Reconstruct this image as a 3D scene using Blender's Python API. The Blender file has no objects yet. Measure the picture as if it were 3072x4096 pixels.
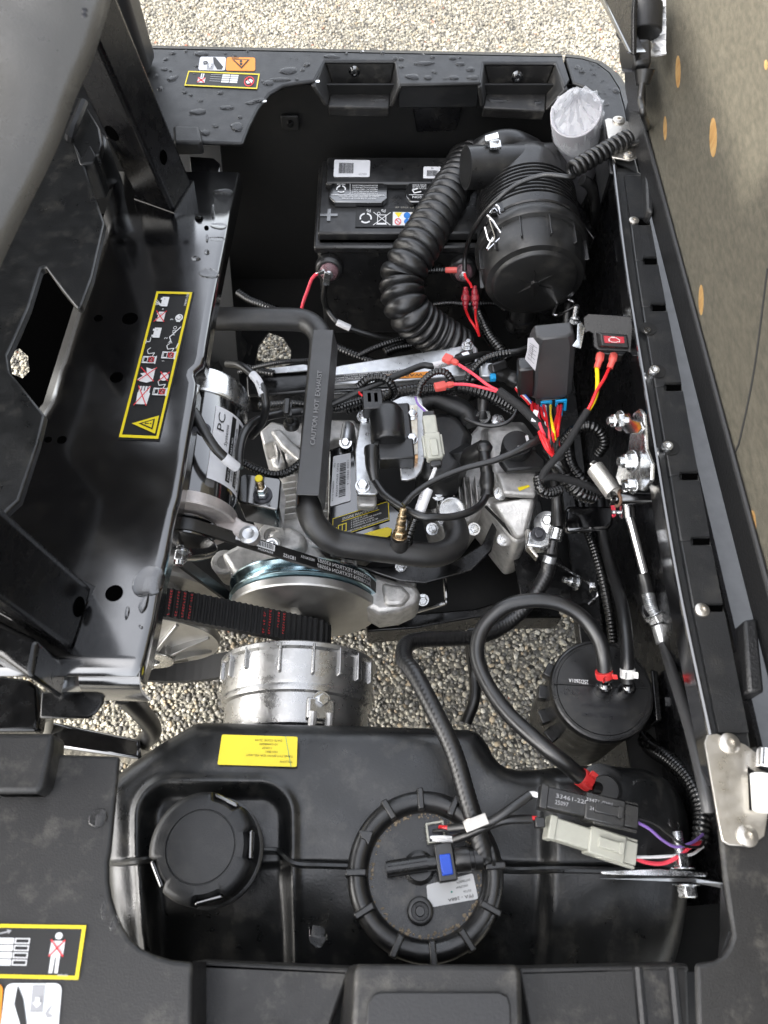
import bpy, bmesh, math, random
import numpy as np
from mathutils import Vector, Matrix
random.seed(7); np.random.seed(7)
R_ = math.radians
sc = bpy.context.scene
COL = sc.collection
# ------------------------------------------------------------------ camera
CAMZ = 1.37; PITCH = 61.0; FPX = 3000.0
cam_d = bpy.data.cameras.new('camera'); cam = bpy.data.objects.new('camera', cam_d); COL.objects.link(cam)
cam.location = (0, 0, CAMZ); cam.rotation_euler = (R_(90-PITCH), 0, 0)
cam_d.sensor_fit = 'VERTICAL'; cam_d.lens = 30.0; cam_d.sensor_height = 40.96; cam_d.sensor_width = 30.72
cam_d.clip_start = 0.02; cam_d.clip_end = 500
cam_d.dof.use_dof = True; cam_d.dof.focus_distance = 1.0; cam_d.dof.aperture_fstop = 9.0
sc.camera = cam
# ------------------------------------------------------------------ sky and sun
SUN_EL, SUN_AZ = 42.0, 252.0       # azimuth measured from +Y clockwise: where the sun stands
wd = bpy.data.worlds.new('World'); sc.world = wd; wd.use_nodes = True
nt = wd.node_tree; nt.nodes.clear()
sky = nt.nodes.new('ShaderNodeTexSky'); sky.sky_type = 'NISHITA'; sky.sun_disc = False
sky.sun_elevation = R_(SUN_EL); sky.sun_rotation = R_(SUN_AZ); sky.dust_density = 4.0; sky.air_density = 1.0; sky.ozone_density = 1.0
hs = nt.nodes.new('ShaderNodeHueSaturation'); hs.inputs['Saturation'].default_value = 0.28
bg = nt.nodes.new('ShaderNodeBackground'); bg.inputs['Strength'].default_value = 0.15
wo = nt.nodes.new('ShaderNodeOutputWorld')
nt.links.new(sky.outputs[0], hs.inputs['Color']); nt.links.new(hs.outputs[0], bg.inputs['Color']); nt.links.new(bg.outputs[0], wo.inputs['Surface'])
sun_d = bpy.data.lights.new('sun', 'SUN'); sun_d.energy = 1.75; sun_d.angle = R_(1.5); sun_d.color = (1.0, 0.95, 0.86)
sun = bpy.data.objects.new('sun', sun_d); COL.objects.link(sun)
_a = R_(SUN_AZ); _e = R_(SUN_EL)
_sd = Vector((math.sin(_a)*math.cos(_e), math.cos(_a)*math.cos(_e), math.sin(_e)))
sun.rotation_euler = _sd.to_track_quat('Z', 'Y').to_euler(); sun.location = _sd*6
sc.view_settings.view_transform = 'Standard'; sc.view_settings.look = 'None'
sc.view_settings.exposure = 2.45; sc.view_settings.gamma = 1.0
sc.cycles.max_bounces = 8; sc.cycles.transparent_max_bounces = 8

# ------------------------------------------------------------------ picture -> place
FW = Vector((0, math.cos(R_(PITCH)), -math.sin(R_(PITCH)))); UP = Vector((0, math.sin(R_(PITCH)), math.cos(R_(PITCH)))); CAM = Vector((0, 0, CAMZ))
def ray(uv): return FW + Vector((1, 0, 0))*((uv[0]-1536)/FPX) + UP*((2048-uv[1])/FPX)
def P(uv, z): d = ray(uv); return CAM + d*((z-CAMZ)/d.z)
def PY(uv, y): d = ray(uv); return CAM + d*(y/d.y)
def PX(uv, x): d = ray(uv); return CAM + d*(x/d.x)
def dep(p): return (p-CAM).dot(FW)
def m(n, p): return n*dep(p)/FPX                    # n photo pixels at point p in metres
def V(ox, oy, s): return lambda x, y: (ox+x*s, oy+y*s)
W = V(0, 0, 1.8517); c1 = V(0, 0, .66305); c2 = V(900, 100, .66305); c3 = V(1700, 0, .827); c4 = V(0, 1000, .60277)
c5 = V(700, 1200, .60277); c6 = V(1500, 1200, .60277); d1 = V(2100, 1100, .5859); d2 = V(0, 2000, .60277); d3 = V(700, 1900, .72333)
d4 = V(1500, 2000, .94756); d5 = V(0, 2900, .72333); d6 = V(1000, 2900, .72333); d7 = V(1900, 2900, .70645)
S = lambda x, y: (x, y)
def T(v, *a): return [P(v(x, y), z) for x, y, z in a]
def Z(v, z, *a): return [P(v(x, y), z) for x, y in a]

# ------------------------------------------------------------------ materials
MAT = {}
def mat(name, col, rough=.5, metal=0., bump=(0, 0), var=0., rvar=0., vs=30, spec=.5, coat=0., trans=0., ior=1.45, col2=None, emit=None, dust=0., alpha=1., croughness=.1, dustcol=(.28,.26,.22), stretch=None):
    mt = bpy.data.materials.new(name); mt.use_nodes = True; n = mt.node_tree; b = n.nodes['Principled BSDF']
    b.inputs['Base Color'].default_value = (*col, 1); b.inputs['Roughness'].default_value = rough; b.inputs['Metallic'].default_value = metal
    b.inputs['Specular IOR Level'].default_value = spec; b.inputs['Coat Weight'].default_value = coat; b.inputs['Coat Roughness'].default_value = croughness; b.inputs['Coat IOR'].default_value = 2.0
    b.inputs['Transmission Weight'].default_value = trans; b.inputs['IOR'].default_value = ior; b.inputs['Alpha'].default_value = alpha
    g = n.nodes.new('ShaderNodeNewGeometry'); pos = g.outputs['Position']
    if stretch:
        mp = n.nodes.new('ShaderNodeVectorMath'); mp.operation = 'MULTIPLY'; mp.inputs[1].default_value = stretch; n.links.new(pos, mp.inputs[0]); pos = mp.outputs[0]
    def noise(scale, detail=4, ro=.55):
        t = n.nodes.new('ShaderNodeTexNoise'); t.inputs['Scale'].default_value = scale; t.inputs['Detail'].default_value = detail; t.inputs['Roughness'].default_value = ro
        n.links.new(pos, t.inputs['Vector']); return t.outputs['Fac']
    def mr(src, a, bb, c, d):
        q = n.nodes.new('ShaderNodeMapRange'); q.inputs[1].default_value = a; q.inputs[2].default_value = bb; q.inputs[3].default_value = c; q.inputs[4].default_value = d
        n.links.new(src, q.inputs[0]); return q.outputs[0]
    csrc = None
    if var or col2:
        f = mr(noise(vs), .3, .7, 0, 1); mx = n.nodes.new('ShaderNodeMix'); mx.data_type = 'RGBA'
        c2_ = col2 if col2 else tuple(c*(1+var) for c in col); c1_ = col if col2 else tuple(c*(1-var) for c in col)
        mx.inputs[6].default_value = (*c1_, 1); mx.inputs[7].default_value = (*c2_, 1); n.links.new(f, mx.inputs[0]); csrc = mx.outputs[2]
    if dust:
        f = mr(noise(38, 8, .7), .52, .75, 0, dust); mx = n.nodes.new('ShaderNodeMix'); mx.data_type = 'RGBA'
        mx.inputs[6].default_value = (*col, 1); mx.inputs[7].default_value = (*dustcol, 1); n.links.new(f, mx.inputs[0])
        if csrc: n.links.new(csrc, mx.inputs[6])
        csrc = mx.outputs[2]
    if csrc: n.links.new(csrc, b.inputs['Base Color'])
    if rvar: n.links.new(mr(noise(vs*1.7, 5, .65), .3, .7, max(.02, rough-rvar), min(1, rough+rvar)), b.inputs['Roughness'])
    if bump[1]:
        bp = n.nodes.new('ShaderNodeBump'); bp.inputs['Strength'].default_value = bump[1]; bp.inputs['Distance'].default_value = .001
        n.links.new(noise(bump[0], 3), bp.inputs['Height']); n.links.new(bp.outputs[0], b.inputs['Normal'])
    if emit: b.inputs['Emission Color'].default_value = (*emit[:3], 1); b.inputs['Emission Strength'].default_value = emit[3]
    MAT[name] = mt; return mt
mat('plastic', (0.0088, 0.0092, 0.0099), .40, bump=(700, .28), rvar=.08, dust=.06, spec=.6)
mat('dusty', (0.0109, 0.0105, 0.0102), .46, bump=(700, .3), rvar=.08, dust=.20, spec=.6)
mat('grey_plastic', (0.0122, 0.0122, 0.0129), .44, bump=(500, .25), rvar=.06, spec=.6)
mat('tank', (0.0071, 0.0075, 0.0078), .33, bump=(420, .20), rvar=.08, dust=.13, spec=.8)
mat('gloss', (.003, .003, .0035), .12, bump=(60, .03), rvar=.05, coat=1., dust=.03, spec=1.)
mat('paint', (0.0034, 0.0034, 0.0037), .24, bump=(300, .08), rvar=.1, dust=.03, spec=.7)
mat('matte', (0.0027, 0.0027, 0.0027), .55, bump=(300, .1), dust=.02)
mat('moulded', (0.0068, 0.0068, 0.0071), .34, bump=(500, .1), rvar=.1, dust=.08, spec=.8)
mat('rubber', (0.0068, 0.0068, 0.0071), .35, bump=(500, .04), rvar=.04, dust=.04, spec=.85)
mat('loom', (0.0034, 0.0034, 0.0034), .24, rvar=.06, spec=.9)
mat('tape', (0.0095, 0.0095, 0.0102), .75, bump=(1500, .5))
mat('exhaust', (0.0122, 0.0119, 0.0119), .40, bump=(900, .35), rvar=.1, vs=60, dust=.06, spec=.9)
mat('shield', (0.0492, 0.0492, 0.0500), .50, bump=(1400, .3), rvar=.1, spec=.8)
mat('cast', (.47, .46, .445), .40, .6, bump=(420, .6), var=.25, rvar=.14, vs=70, dust=.28, dustcol=(.10, .095, .09))
mat('cast_warm', (.48, .44, .42), .44, .7, bump=(600, .5), var=.2, rvar=.1, vs=60)
mat('machined', (.66, .66, .65), .24, 1, bump=(200, .05), var=.1, rvar=.1, vs=60)
mat('sheave', (.50, .49, .47), .42, 1, bump=(120, .05), var=.12, rvar=.06, vs=35)
mat('zinc', (.70, .71, .72), .25, 1, var=.15, rvar=.1, vs=120, bump=(300, .06))
mat('zinc_teal', (.45, .60, .66), .2, 1, var=.3, rvar=.08, vs=25)
mat('galv', (.55, .56, .57), .36, .9, var=.12, rvar=.12, vs=90, bump=(250, .06))
mat('stainless', (.58, .55, .50), .34, 1, var=.15, rvar=.1, vs=40, bump=(900, .1))
mat('chrome', (.75, .75, .76), .1, 1, var=.05)
mat('brass', (.55, .42, .26), .3, 1, var=.25, rvar=.12, vs=200)
mat('copper', (.55, .33, .17), .35, 1, var=.3, vs=200)
mat('lamination', (.80, .78, .72), .4, .3, var=.12, vs=120, col2=(.62, .55, .42))
mat('bolt_dark', (.05, .05, .055), .3, .7)
mat('white_label', (0.6232, 0.6232, 0.6396), .38, var=.05, vs=60)
mat('white_bright', (0.7052, 0.7134, 0.7216), .4)
mat('white_print', (0.6560, 0.6560, 0.6560), .45)
mat('grey_print', (.30, .30, .31), .5)
mat('black_print', (.012, .012, .012), .45)
mat('yellow', (0.6806, 0.5412, 0.0164), .4)
mat('yellow_label', (0.7052, 0.5740, 0.0246), .38, var=.05, vs=30)
mat('red_print', (.62, .03, .04), .45)
mat('orange', (0.6970, 0.2460, 0.0164), .42)
mat('blue_print', (.02, .16, .50), .45)
mat('green_mark', (.02, .25, .20), .6)
mat('red_wire', (.62, .015, .02), .32)
mat('pink_wire', (.72, .06, .09), .32)
mat('yellow_wire', (.80, .55, .01), .35)
mat('white_wire', (.70, .70, .70), .4)
mat('blue_wire', (.03, .10, .40), .35)
mat('purple_wire', (.23, .13, .42), .35)
mat('black_wire', (.012, .012, .012), .32)
mat('brown_wire', (.20, .08, .04), .4)
mat('pink_boot', (.74, .12, .10), .3, trans=.25, ior=1.4)
mat('red_cap', (.40, .03, .045), .18, trans=.5, ior=1.45)
mat('clear_pink', (.62, .36, .40), .08, trans=.75, ior=1.4)
mat('cream', (0.3772, 0.3772, 0.3280), .42, var=.08, vs=80, bump=(300, .05))
mat('cream_bright', (0.3608, 0.3608, 0.3116), .4, var=.06, vs=80)
mat('blue_clip', (.01, .30, .62), .35)
mat('deep_blue', (.015, .07, .48), .4)
mat('red_clamp', (.52, .03, .03), .35)
mat('white_clamp', (.62, .62, .60), .4)
mat('spring_steel', (.62, .60, .56), .3, .8, var=.1)
mat('paper', (0.4100, 0.4018, 0.4264), .6, var=.05, vs=30)
mat('bag', (.80, .82, .85), .09, bump=(90, 1.0), alpha=.34, spec=1.)
mat('water', (.9, .9, .9), .03, trans=1., ior=1.33)
mat('plywood', (0.0544, 0.0495, 0.0362), .8, col2=(.088, .079, .058), vs=170, bump=(700, .6), stretch=(1, .5, 1.2), dust=.22, dustcol=(.14, .127, .097))
mat('patch', (.25, .13, .038), .7, col2=(.36, .23, .09), vs=160, stretch=(1, 1, .2))
mat('vinyl', (0.0054, 0.0054, 0.0058), .42, bump=(450, .8), spec=.7)
mat('bed_plate', (.15, .15, .15), .45, .2, var=.1, vs=60, bump=(60, .3))
mat('tyre', (.018, .018, .018), .7, bump=(200, .3), dust=.2)
mat('rim_beige', (.34, .32, .27), .45)
mat('toothed', (0.0082, 0.0082, 0.0088), .6, bump=(1500, .3))
mat('rust', (.10, .055, .035), .7, var=.4, vs=90, bump=(400, .5))
mat('dirt', (.26, .21, .15), .9, var=.3, vs=200)
mat('pump_plate', (.012, .012, .012), .28, bump=(300, .15), rvar=.1, dust=.5, dustcol=(.16, .145, .12), spec=.7)
mat('dull_black', (.0035, .0035, .004), .27, bump=(300, .06), rvar=.06, dust=.03, spec=.35)
mat('cap_black', (0.0095, 0.0095, 0.0095), .38, bump=(600, .15), rvar=.1, dust=.10, spec=.7)
mat('void', (.001, .001, .001), 1., spec=0.)  # lightless black: the shade inside slots, holes and gaps put into the colour
mat('cable_grey', (.045, .045, .046), .4, spec=.8)
mat('deck', (.0025, .0025, .003), .16, bump=(60, .02), rvar=.06, coat=1., croughness=.15, dust=.03, spec=1.)
mat('cast_shiny', (.44, .435, .425), .30, .92, bump=(300, .2), var=.10, rvar=.10, vs=40, dust=.05, dustcol=(.2, .19, .17))
mat('lettering', (.20, .20, .202), .45, spec=.8)  # paler than the shield: highlights on the raised letters put into the colour
mat('relay_grey', (.034, .034, .036), .42, bump=(500, .15), rvar=.06, spec=.6, dust=.05)
mat('lens_red', (.35, .015, .03), .25, coat=.5)
mat('sill_blur', (.070, .066, .058), .32, bump=(500, .25), rvar=.08, spec=.8, dust=.08)

def ground_mat():
    mt = bpy.data.materials.new('chip_seal'); mt.use_nodes = True; n = mt.node_tree; b = n.nodes['Principled BSDF']; b.inputs['Roughness'].default_value = .85
    g = n.nodes.new('ShaderNodeNewGeometry'); v = n.nodes.new('ShaderNodeTexVoronoi'); v.inputs['Scale'].default_value = 95; n.links.new(g.outputs['Position'], v.inputs['Vector'])
    s = n.nodes.new('ShaderNodeSeparateColor'); n.links.new(v.outputs['Color'], s.inputs[0])
    r = n.nodes.new('ShaderNodeValToRGB'); e = r.color_ramp.elements; e[0].color = (.045, .042, .037, 1); e[1].color = (.25, .235, .195, 1); n.links.new(s.outputs[0], r.inputs[0])
    n.links.new(r.outputs[0], b.inputs['Base Color'])
    bp = n.nodes.new('ShaderNodeBump'); bp.inputs['Strength'].default_value = .9; bp.inputs['Distance'].default_value = .006; bp.invert = True
    n.links.new(v.outputs['Distance'], bp.inputs['Height']); n.links.new(bp.outputs[0], b.inputs['Normal']); MAT['chip_seal'] = mt
    mt = bpy.data.materials.new('stone'); mt.use_nodes = True; n = mt.node_tree; b = n.nodes['Principled BSDF']; b.inputs['Roughness'].default_value = .8
    a = n.nodes.new('ShaderNodeAttribute'); a.attribute_name = 'tone'; n.links.new(a.outputs['Color'], b.inputs['Base Color']); MAT['stone'] = mt
ground_mat()

# ------------------------------------------------------------------ object helpers
WL = {}
def tag(o, label=None, cat=None, group=None, kind=None):
    if label: o['label'] = label
    if cat: o['category'] = cat
    if group: o['group'] = group
    if kind: o['kind'] = kind
    return o
def thing(name, label, cat, loc, group=None):
    o = bpy.data.objects.new(name, None); o.empty_display_size = .02; COL.objects.link(o); o.location = loc; WL[o] = Vector(loc)
    return tag(o, label, cat, group)
def frame(ax, up=None):
    z = Vector(ax).normalized(); u = Vector(up) if up is not None else Vector((0, 0, 1))
    if abs(z.dot(u.normalized())) > .98: u = Vector((0, 1, 0)) if abs(z.y) < .9 else Vector((1, 0, 0))
    x = u.cross(z).normalized(); return x, z.cross(x).normalized(), z
def crom(pts, step):
    pts = [Vector(p) for p in pts]
    if len(pts) == 2: pts = [pts[0], (pts[0]+pts[1])/2, pts[1]]
    q = [pts[0]*2-pts[1]]+pts+[pts[-1]*2-pts[-2]]; fine = []
    for i in range(1, len(q)-2):
        a, b, c, d = q[i-1:i+3]
        for k in range(24):
            t = k/24; fine.append(.5*((2*b)+(c-a)*t+(2*a-5*b+4*c-d)*t*t+(3*b-a-3*c+d)*t**3))
    fine.append(pts[-1]); L = [0]
    for i in range(1, len(fine)): L.append(L[-1]+(fine[i]-fine[i-1]).length)
    n = max(2, int(round(L[-1]/step))); out = []; j = 0
    for k in range(n+1):
        s = L[-1]*k/n
        while j < len(L)-2 and L[j+1] < s: j += 1
        t = (s-L[j])/max(1e-9, L[j+1]-L[j]); out.append(fine[j].lerp(fine[j+1], t))
    return out, L[-1]
class M:
    def __init__(s): s.v = []; s.f = []
    def add(s, vs, fs):
        o = len(s.v); s.v += [Vector(a) for a in vs]; s.f += [tuple(i+o for i in f) for f in fs]; return s
    def rings(s, rg, cap0=True, cap1=True, closed=False):
        n = len(rg[0]); o = len(s.v)
        for r in rg: s.v += [Vector(a) for a in r]
        k = len(rg)
        for i in range(k if closed else k-1):
            a = o+i*n; b = o+((i+1) % k)*n
            for j in range(n): s.f.append((a+j, a+(j+1) % n, b+(j+1) % n, b+j))
        if not closed:
            if cap0: s.f.append(tuple(range(o+n-1, o-1, -1)))
            if cap1: s.f.append(tuple(range(o+(k-1)*n, o+k*n)))
        return s
    def tube(s, pts, r, n=12, step=.006, rf=None, cap=True, flat=1., up=None, smooth=True):
        if smooth: c, L = crom(pts, step)
        else: c = [Vector(p) for p in pts]; L = sum((c[i+1]-c[i]).length for i in range(len(c)-1))
        t0 = (c[1]-c[0]).normalized(); x, y, _ = frame(t0, up); rg = []; acc = 0
        for i, p in enumerate(c):
            t = (c[min(i+1, len(c)-1)]-c[max(i-1, 0)])
            if t.length < 1e-9: t = t0
            t.normalize(); x = (x-t*x.dot(t)).normalized(); y = t.cross(x)
            if i: acc += (p-c[i-1]).length
            rr = rf(acc, acc/L)*r if rf else r
            rg.append([p+x*(math.cos(2*math.pi*k/n)*rr)+y*(math.sin(2*math.pi*k/n)*rr*flat) for k in range(n)])
        return s.rings(rg, cap, cap)
    def corr(s, pts, r, pitch=.004, amp=.12, n=12):
        return s.tube(pts, r, n, pitch/5, lambda a, t: 1+amp*math.sin(2*math.pi*a/pitch))
    def lathe(s, prof, o, ax, n=32, up=None, rmod=None, cap=True):
        x, y, z = frame(ax, up); o = Vector(o)
        rg = [[o+z*h+x*(math.cos(2*math.pi*k/n)*r*(rmod(2*math.pi*k/n, h) if rmod else 1))+y*(math.sin(2*math.pi*k/n)*r*(rmod(2*math.pi*k/n, h) if rmod else 1)) for k in range(n)] for r, h in prof]
        return s.rings(rg, cap, cap)
    def cyl(s, a, b, r, n=20, r2=None): 
        a = Vector(a); b = Vector(b); return s.lathe([(r, 0), (r2 if r2 is not None else r, (b-a).length)], a, b-a, n)
    def box(s, c, sz, ax=None):
        X, Y, Zz = ax if ax else (Vector((1, 0, 0)), Vector((0, 1, 0)), Vector((0, 0, 1))); c = Vector(c)
        p = [c+X*(sx*sz[0]/2)+Y*(sy*sz[1]/2)+Zz*(q*sz[2]/2) for q in (-1, 1) for sx, sy in ((-1, -1), (1, -1), (1, 1), (-1, 1))]
        return s.rings([p[:4], p[4:]])
    def prism(s, poly, vec):
        v = Vector(vec); p = [Vector(a) for a in poly]; nrm = Vector((0, 0, 0))
        for i in range(len(p)): nrm += p[i].cross(p[(i+1) % len(p)])
        if nrm.dot(v) < 0: p.reverse()
        return s.rings([p, [a+v for a in p]])
    def loft(s, loops): return s.rings([[Vector(a) for a in l] for l in loops])
    def build(s, name, mt, parent=None, bevel=0, seg=2, smooth=35, label=None, cat=None, group=None, kind=None, sub=0):
        if not s.v: return None
        A = np.array([tuple(a) for a in s.v]); lo = A.min(0); hi = A.max(0); base = Vector(((lo[0]+hi[0])/2, (lo[1]+hi[1])/2, lo[2]))
        me = bpy.data.meshes.new(name); me.from_pydata([tuple(a-base) for a in s.v], [], s.f); me.update()
        bm = bmesh.new(); bm.from_mesh(me); bmesh.ops.recalc_face_normals(bm, faces=bm.faces); bm.to_mesh(me); bm.free()
        if smooth:
            me.shade_smooth(); me.set_sharp_from_angle(angle=R_(smooth))
        me.materials.append(MAT[mt]); o = bpy.data.objects.new(name, me); COL.objects.link(o); WL[o] = base
        if parent: o.parent = parent; o.location = base-WL[parent]
        else: o.location = base
        if bevel:
            b = o.modifiers.new('bevel', 'BEVEL'); b.width = bevel; b.segments = seg; b.limit_method = 'ANGLE'; b.angle_limit = R_(40); b.harden_normals = False
        return tag(o, label, cat, group, kind)
def slab(poly, thick, holes=(), up=True):
    """flat plate from a world polygon (top face) with round or free holes, extruded downwards along -normal"""
    mm = M(); bm = bmesh.new(); p = [Vector(a) for a in poly]; loops = [p]+[[Vector(a) for a in h] for h in holes]; nrm = Vector((0, 0, 0))
    for i in range(len(p)): nrm += p[i].cross(p[(i+1) % len(p)])
    nrm.normalize()
    if nrm.z < 0: nrm = -nrm
    ed = []
    for l in loops:
        vs = [bm.verts.new(a) for a in l]; ed += [bm.edges.new((vs[i], vs[(i+1) % len(vs)])) for i in range(len(vs))]
    bmesh.ops.triangle_fill(bm, use_beauty=True, use_dissolve=False, edges=ed, normal=nrm)
    bm.verts.index_update(); bm.verts.ensure_lookup_table()
    tv = [v.co.copy() for v in bm.verts]; tf = [tuple(v.index for v in f.verts) for f in bm.faces]; bm.free(); n = len(tv)
    mm.v = tv+[a-nrm*thick for a in tv]; mm.f = list(tf)+[tuple(i+n for i in reversed(f)) for f in tf]; o = 0
    for l in loops:
        k = len(l); mm.f += [(o+i, o+(i+1) % k, n+o+(i+1) % k, n+o+i) for i in range(k)]; o += k
    return mm
def circ(c, r, n=16, ax=(0, 0, 1)):
    x, y, z = frame(ax); return [Vector(c)+x*(r*math.cos(2*math.pi*i/n))+y*(r*math.sin(2*math.pi*i/n)) for i in range(n)]
def hexm(mm, p, ax, r, h, washer=1.45, hole=False):
    x, y, z = frame(ax); p = Vector(p)
    if washer: mm.lathe([(r*washer, 0), (r*washer, r*.18)], p, z, 20); p = p+z*(r*.18)
    mm.rings([[p+z*t+x*(rr*math.cos(math.pi*k/3))+y*(rr*math.sin(math.pi*k/3)) for k in range(6)] for t, rr in ((0, r), (h*.86, r), (h, r*.86))])
    return mm
def bolt(parent, p, ax, r, h=None, mt='zinc', stud=0, name='bolt', washer=1.45):
    mm = hexm(M(), p, ax, r, h or r*1.0, washer); z = Vector(ax).normalized()
    if stud: mm.tube([Vector(p)+z*(r*.5), Vector(p)+z*stud], r*.55, 10, .0008, lambda a, t: 1+.08*math.sin(a*2*math.pi/.0016))
    return mm.build(name, mt, parent, bevel=r*.05)
# printed matter laid on a surface
_GL = {}
def glyphs(t):
    if t in _GL: return _GL[t]
    cu = bpy.data.curves.new('print', 'FONT'); cu.body = t; cu.size = 1; cu.resolution_u = 2; ob = bpy.data.objects.new('print', cu); COL.objects.link(ob)
    bpy.context.view_layer.update(); me = bpy.data.meshes.new_from_object(ob.evaluated_get(bpy.context.evaluated_depsgraph_get()))
    vs = [(v.co.x, v.co.y) for v in me.vertices]; fs = [tuple(p.vertices) for p in me.polygons]
    bpy.data.objects.remove(ob); bpy.data.curves.remove(cu); bpy.data.meshes.remove(me)
    w = max([a[0] for a in vs] or [1]); _GL[t] = (vs, fs, w); return _GL[t]
class Art:
    """2-D drawing (x right, y down, units of its own w x h box) mapped by fn(x, y, lift) to the place"""
    def __init__(s, fn, w, h): s.fn = fn; s.w = w; s.h = h; s.L = {}
    def lay(s, c): return s.L.setdefault(c, M())
    def poly(s, c, pts, lift=.0004, sub=0):
        mm = s.lay(c); mm.add([s.fn(x, y, lift) for x, y in pts], [tuple(range(len(pts)))]); return s
    def rect(s, c, x, y, w, h, lift=.0004, n=1):
        for i in range(n): s.poly(c, [(x+w*i/n, y), (x+w*(i+1)/n, y), (x+w*(i+1)/n, y+h), (x+w*i/n, y+h)], lift)
        return s
    def line(s, c, a, b, w, lift=.0006):
        dx, dy = b[0]-a[0], b[1]-a[1]; l = math.hypot(dx, dy) or 1; nx, ny = -dy/l*w/2, dx/l*w/2
        return s.poly(c, [(a[0]+nx, a[1]+ny), (b[0]+nx, b[1]+ny), (b[0]-nx, b[1]-ny), (a[0]-nx, a[1]-ny)], lift)
    def path(s, c, pts, w, lift=.0006):
        for i in range(len(pts)-1): s.line(c, pts[i], pts[i+1], w, lift)
        return s
    def frame(s, c, x, y, w, h, t, lift=.0005):
        s.rect(c, x, y, w, t, lift); s.rect(c, x, y+h-t, w, t, lift); s.rect(c, x, y+t, t, h-2*t, lift); return s.rect(c, x+w-t, y+t, t, h-2*t, lift)
    def ring(s, c, cx, cy, r, t, lift=.0006, n=20, a0=0, a1=360):
        for i in range(n):
            a = R_(a0+(a1-a0)*i/n); b = R_(a0+(a1-a0)*(i+1)/n)
            s.poly(c, [(cx+r*math.cos(a), cy+r*math.sin(a)), (cx+r*math.cos(b), cy+r*math.sin(b)), (cx+(r-t)*math.cos(b), cy+(r-t)*math.sin(b)), (cx+(r-t)*math.cos(a), cy+(r-t)*math.sin(a))], lift)
        return s
    def disc(s, c, cx, cy, r, lift=.0004, n=18): return s.poly(c, [(cx+r*math.cos(2*math.pi*i/n), cy+r*math.sin(2*math.pi*i/n)) for i in range(n)], lift)
    def text(s, c, t, x, y, h, w=None, lift=.0007):
        """baseline-left at x, y; cap height h; optional total width w"""
        vs, fs, tw = glyphs(t); k = h/.72; kx = (w/tw) if w else k; mm = s.lay(c); mm.add([s.fn(x+a*kx, y-b*k, lift) for a, b in vs], fs); return s
    def bars(s, c, x, y, w, h, seed=1, vert=True, lift=.0006):
        r = random.Random(seed); q = 0
        while q < w:
            t = r.choice((.012, .02, .03))*w; s.rect(c, x+q, y, min(t, w-q), h, lift) if vert else s.rect(c, x, y+q, h, min(t, w-q), lift); q += t+r.choice((.012, .02))*w
        return s
    def build(s, parent, names=None):
        for c, mm in s.L.items(): mm.build((names or {}).get(c, c if 'print' in c else c+'_print'), c, parent, smooth=0, kind='stuff')
def flat(c, w, h):
    """map for a plane from 4 world corners: top-left, top-right, bottom-right, bottom-left as read"""
    a, b, d, e = [Vector(q) for q in c]; nn = (b-a).cross(e-a).normalized()
    if nn.dot(CAM-a) < 0: nn = -nn
    def fn(x, y, l):
        u, v = x/w, y/h; return a*(1-u)*(1-v)+b*u*(1-v)+d*u*v+e*(1-u)*v+nn*l
    return fn
def rrect(w, h, r, n=4, x=0, y=0):
    o = []
    for cx, cy, a0 in ((w-r, r, -90), (w-r, h-r, 0), (r, h-r, 90), (r, r, 180)):
        for i in range(n+1): a = R_(a0+90*i/n); o.append((x+cx+r*math.cos(a), y+cy+r*math.sin(a)))
    return o
def decal(parent, name, mt, c, w, h, r=0, lift=.0008, label=None):
    """sticker base as a thin solid sheet plus an Art to draw on"""
    fn = flat(c, w, h); pts = rrect(w, h, r) if r else [(0, 0), (w, 0), (w, h), (0, h)]
    top = [fn(x, y, lift) for x, y in pts]; bot = [fn(x, y, 0.0001) for x, y in pts]
    o = M().rings([bot, top]).build(name, mt, parent, smooth=0, label=label)
    return o, Art(lambda x, y, l: fn(x, y, lift+l), w, h)
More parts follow.
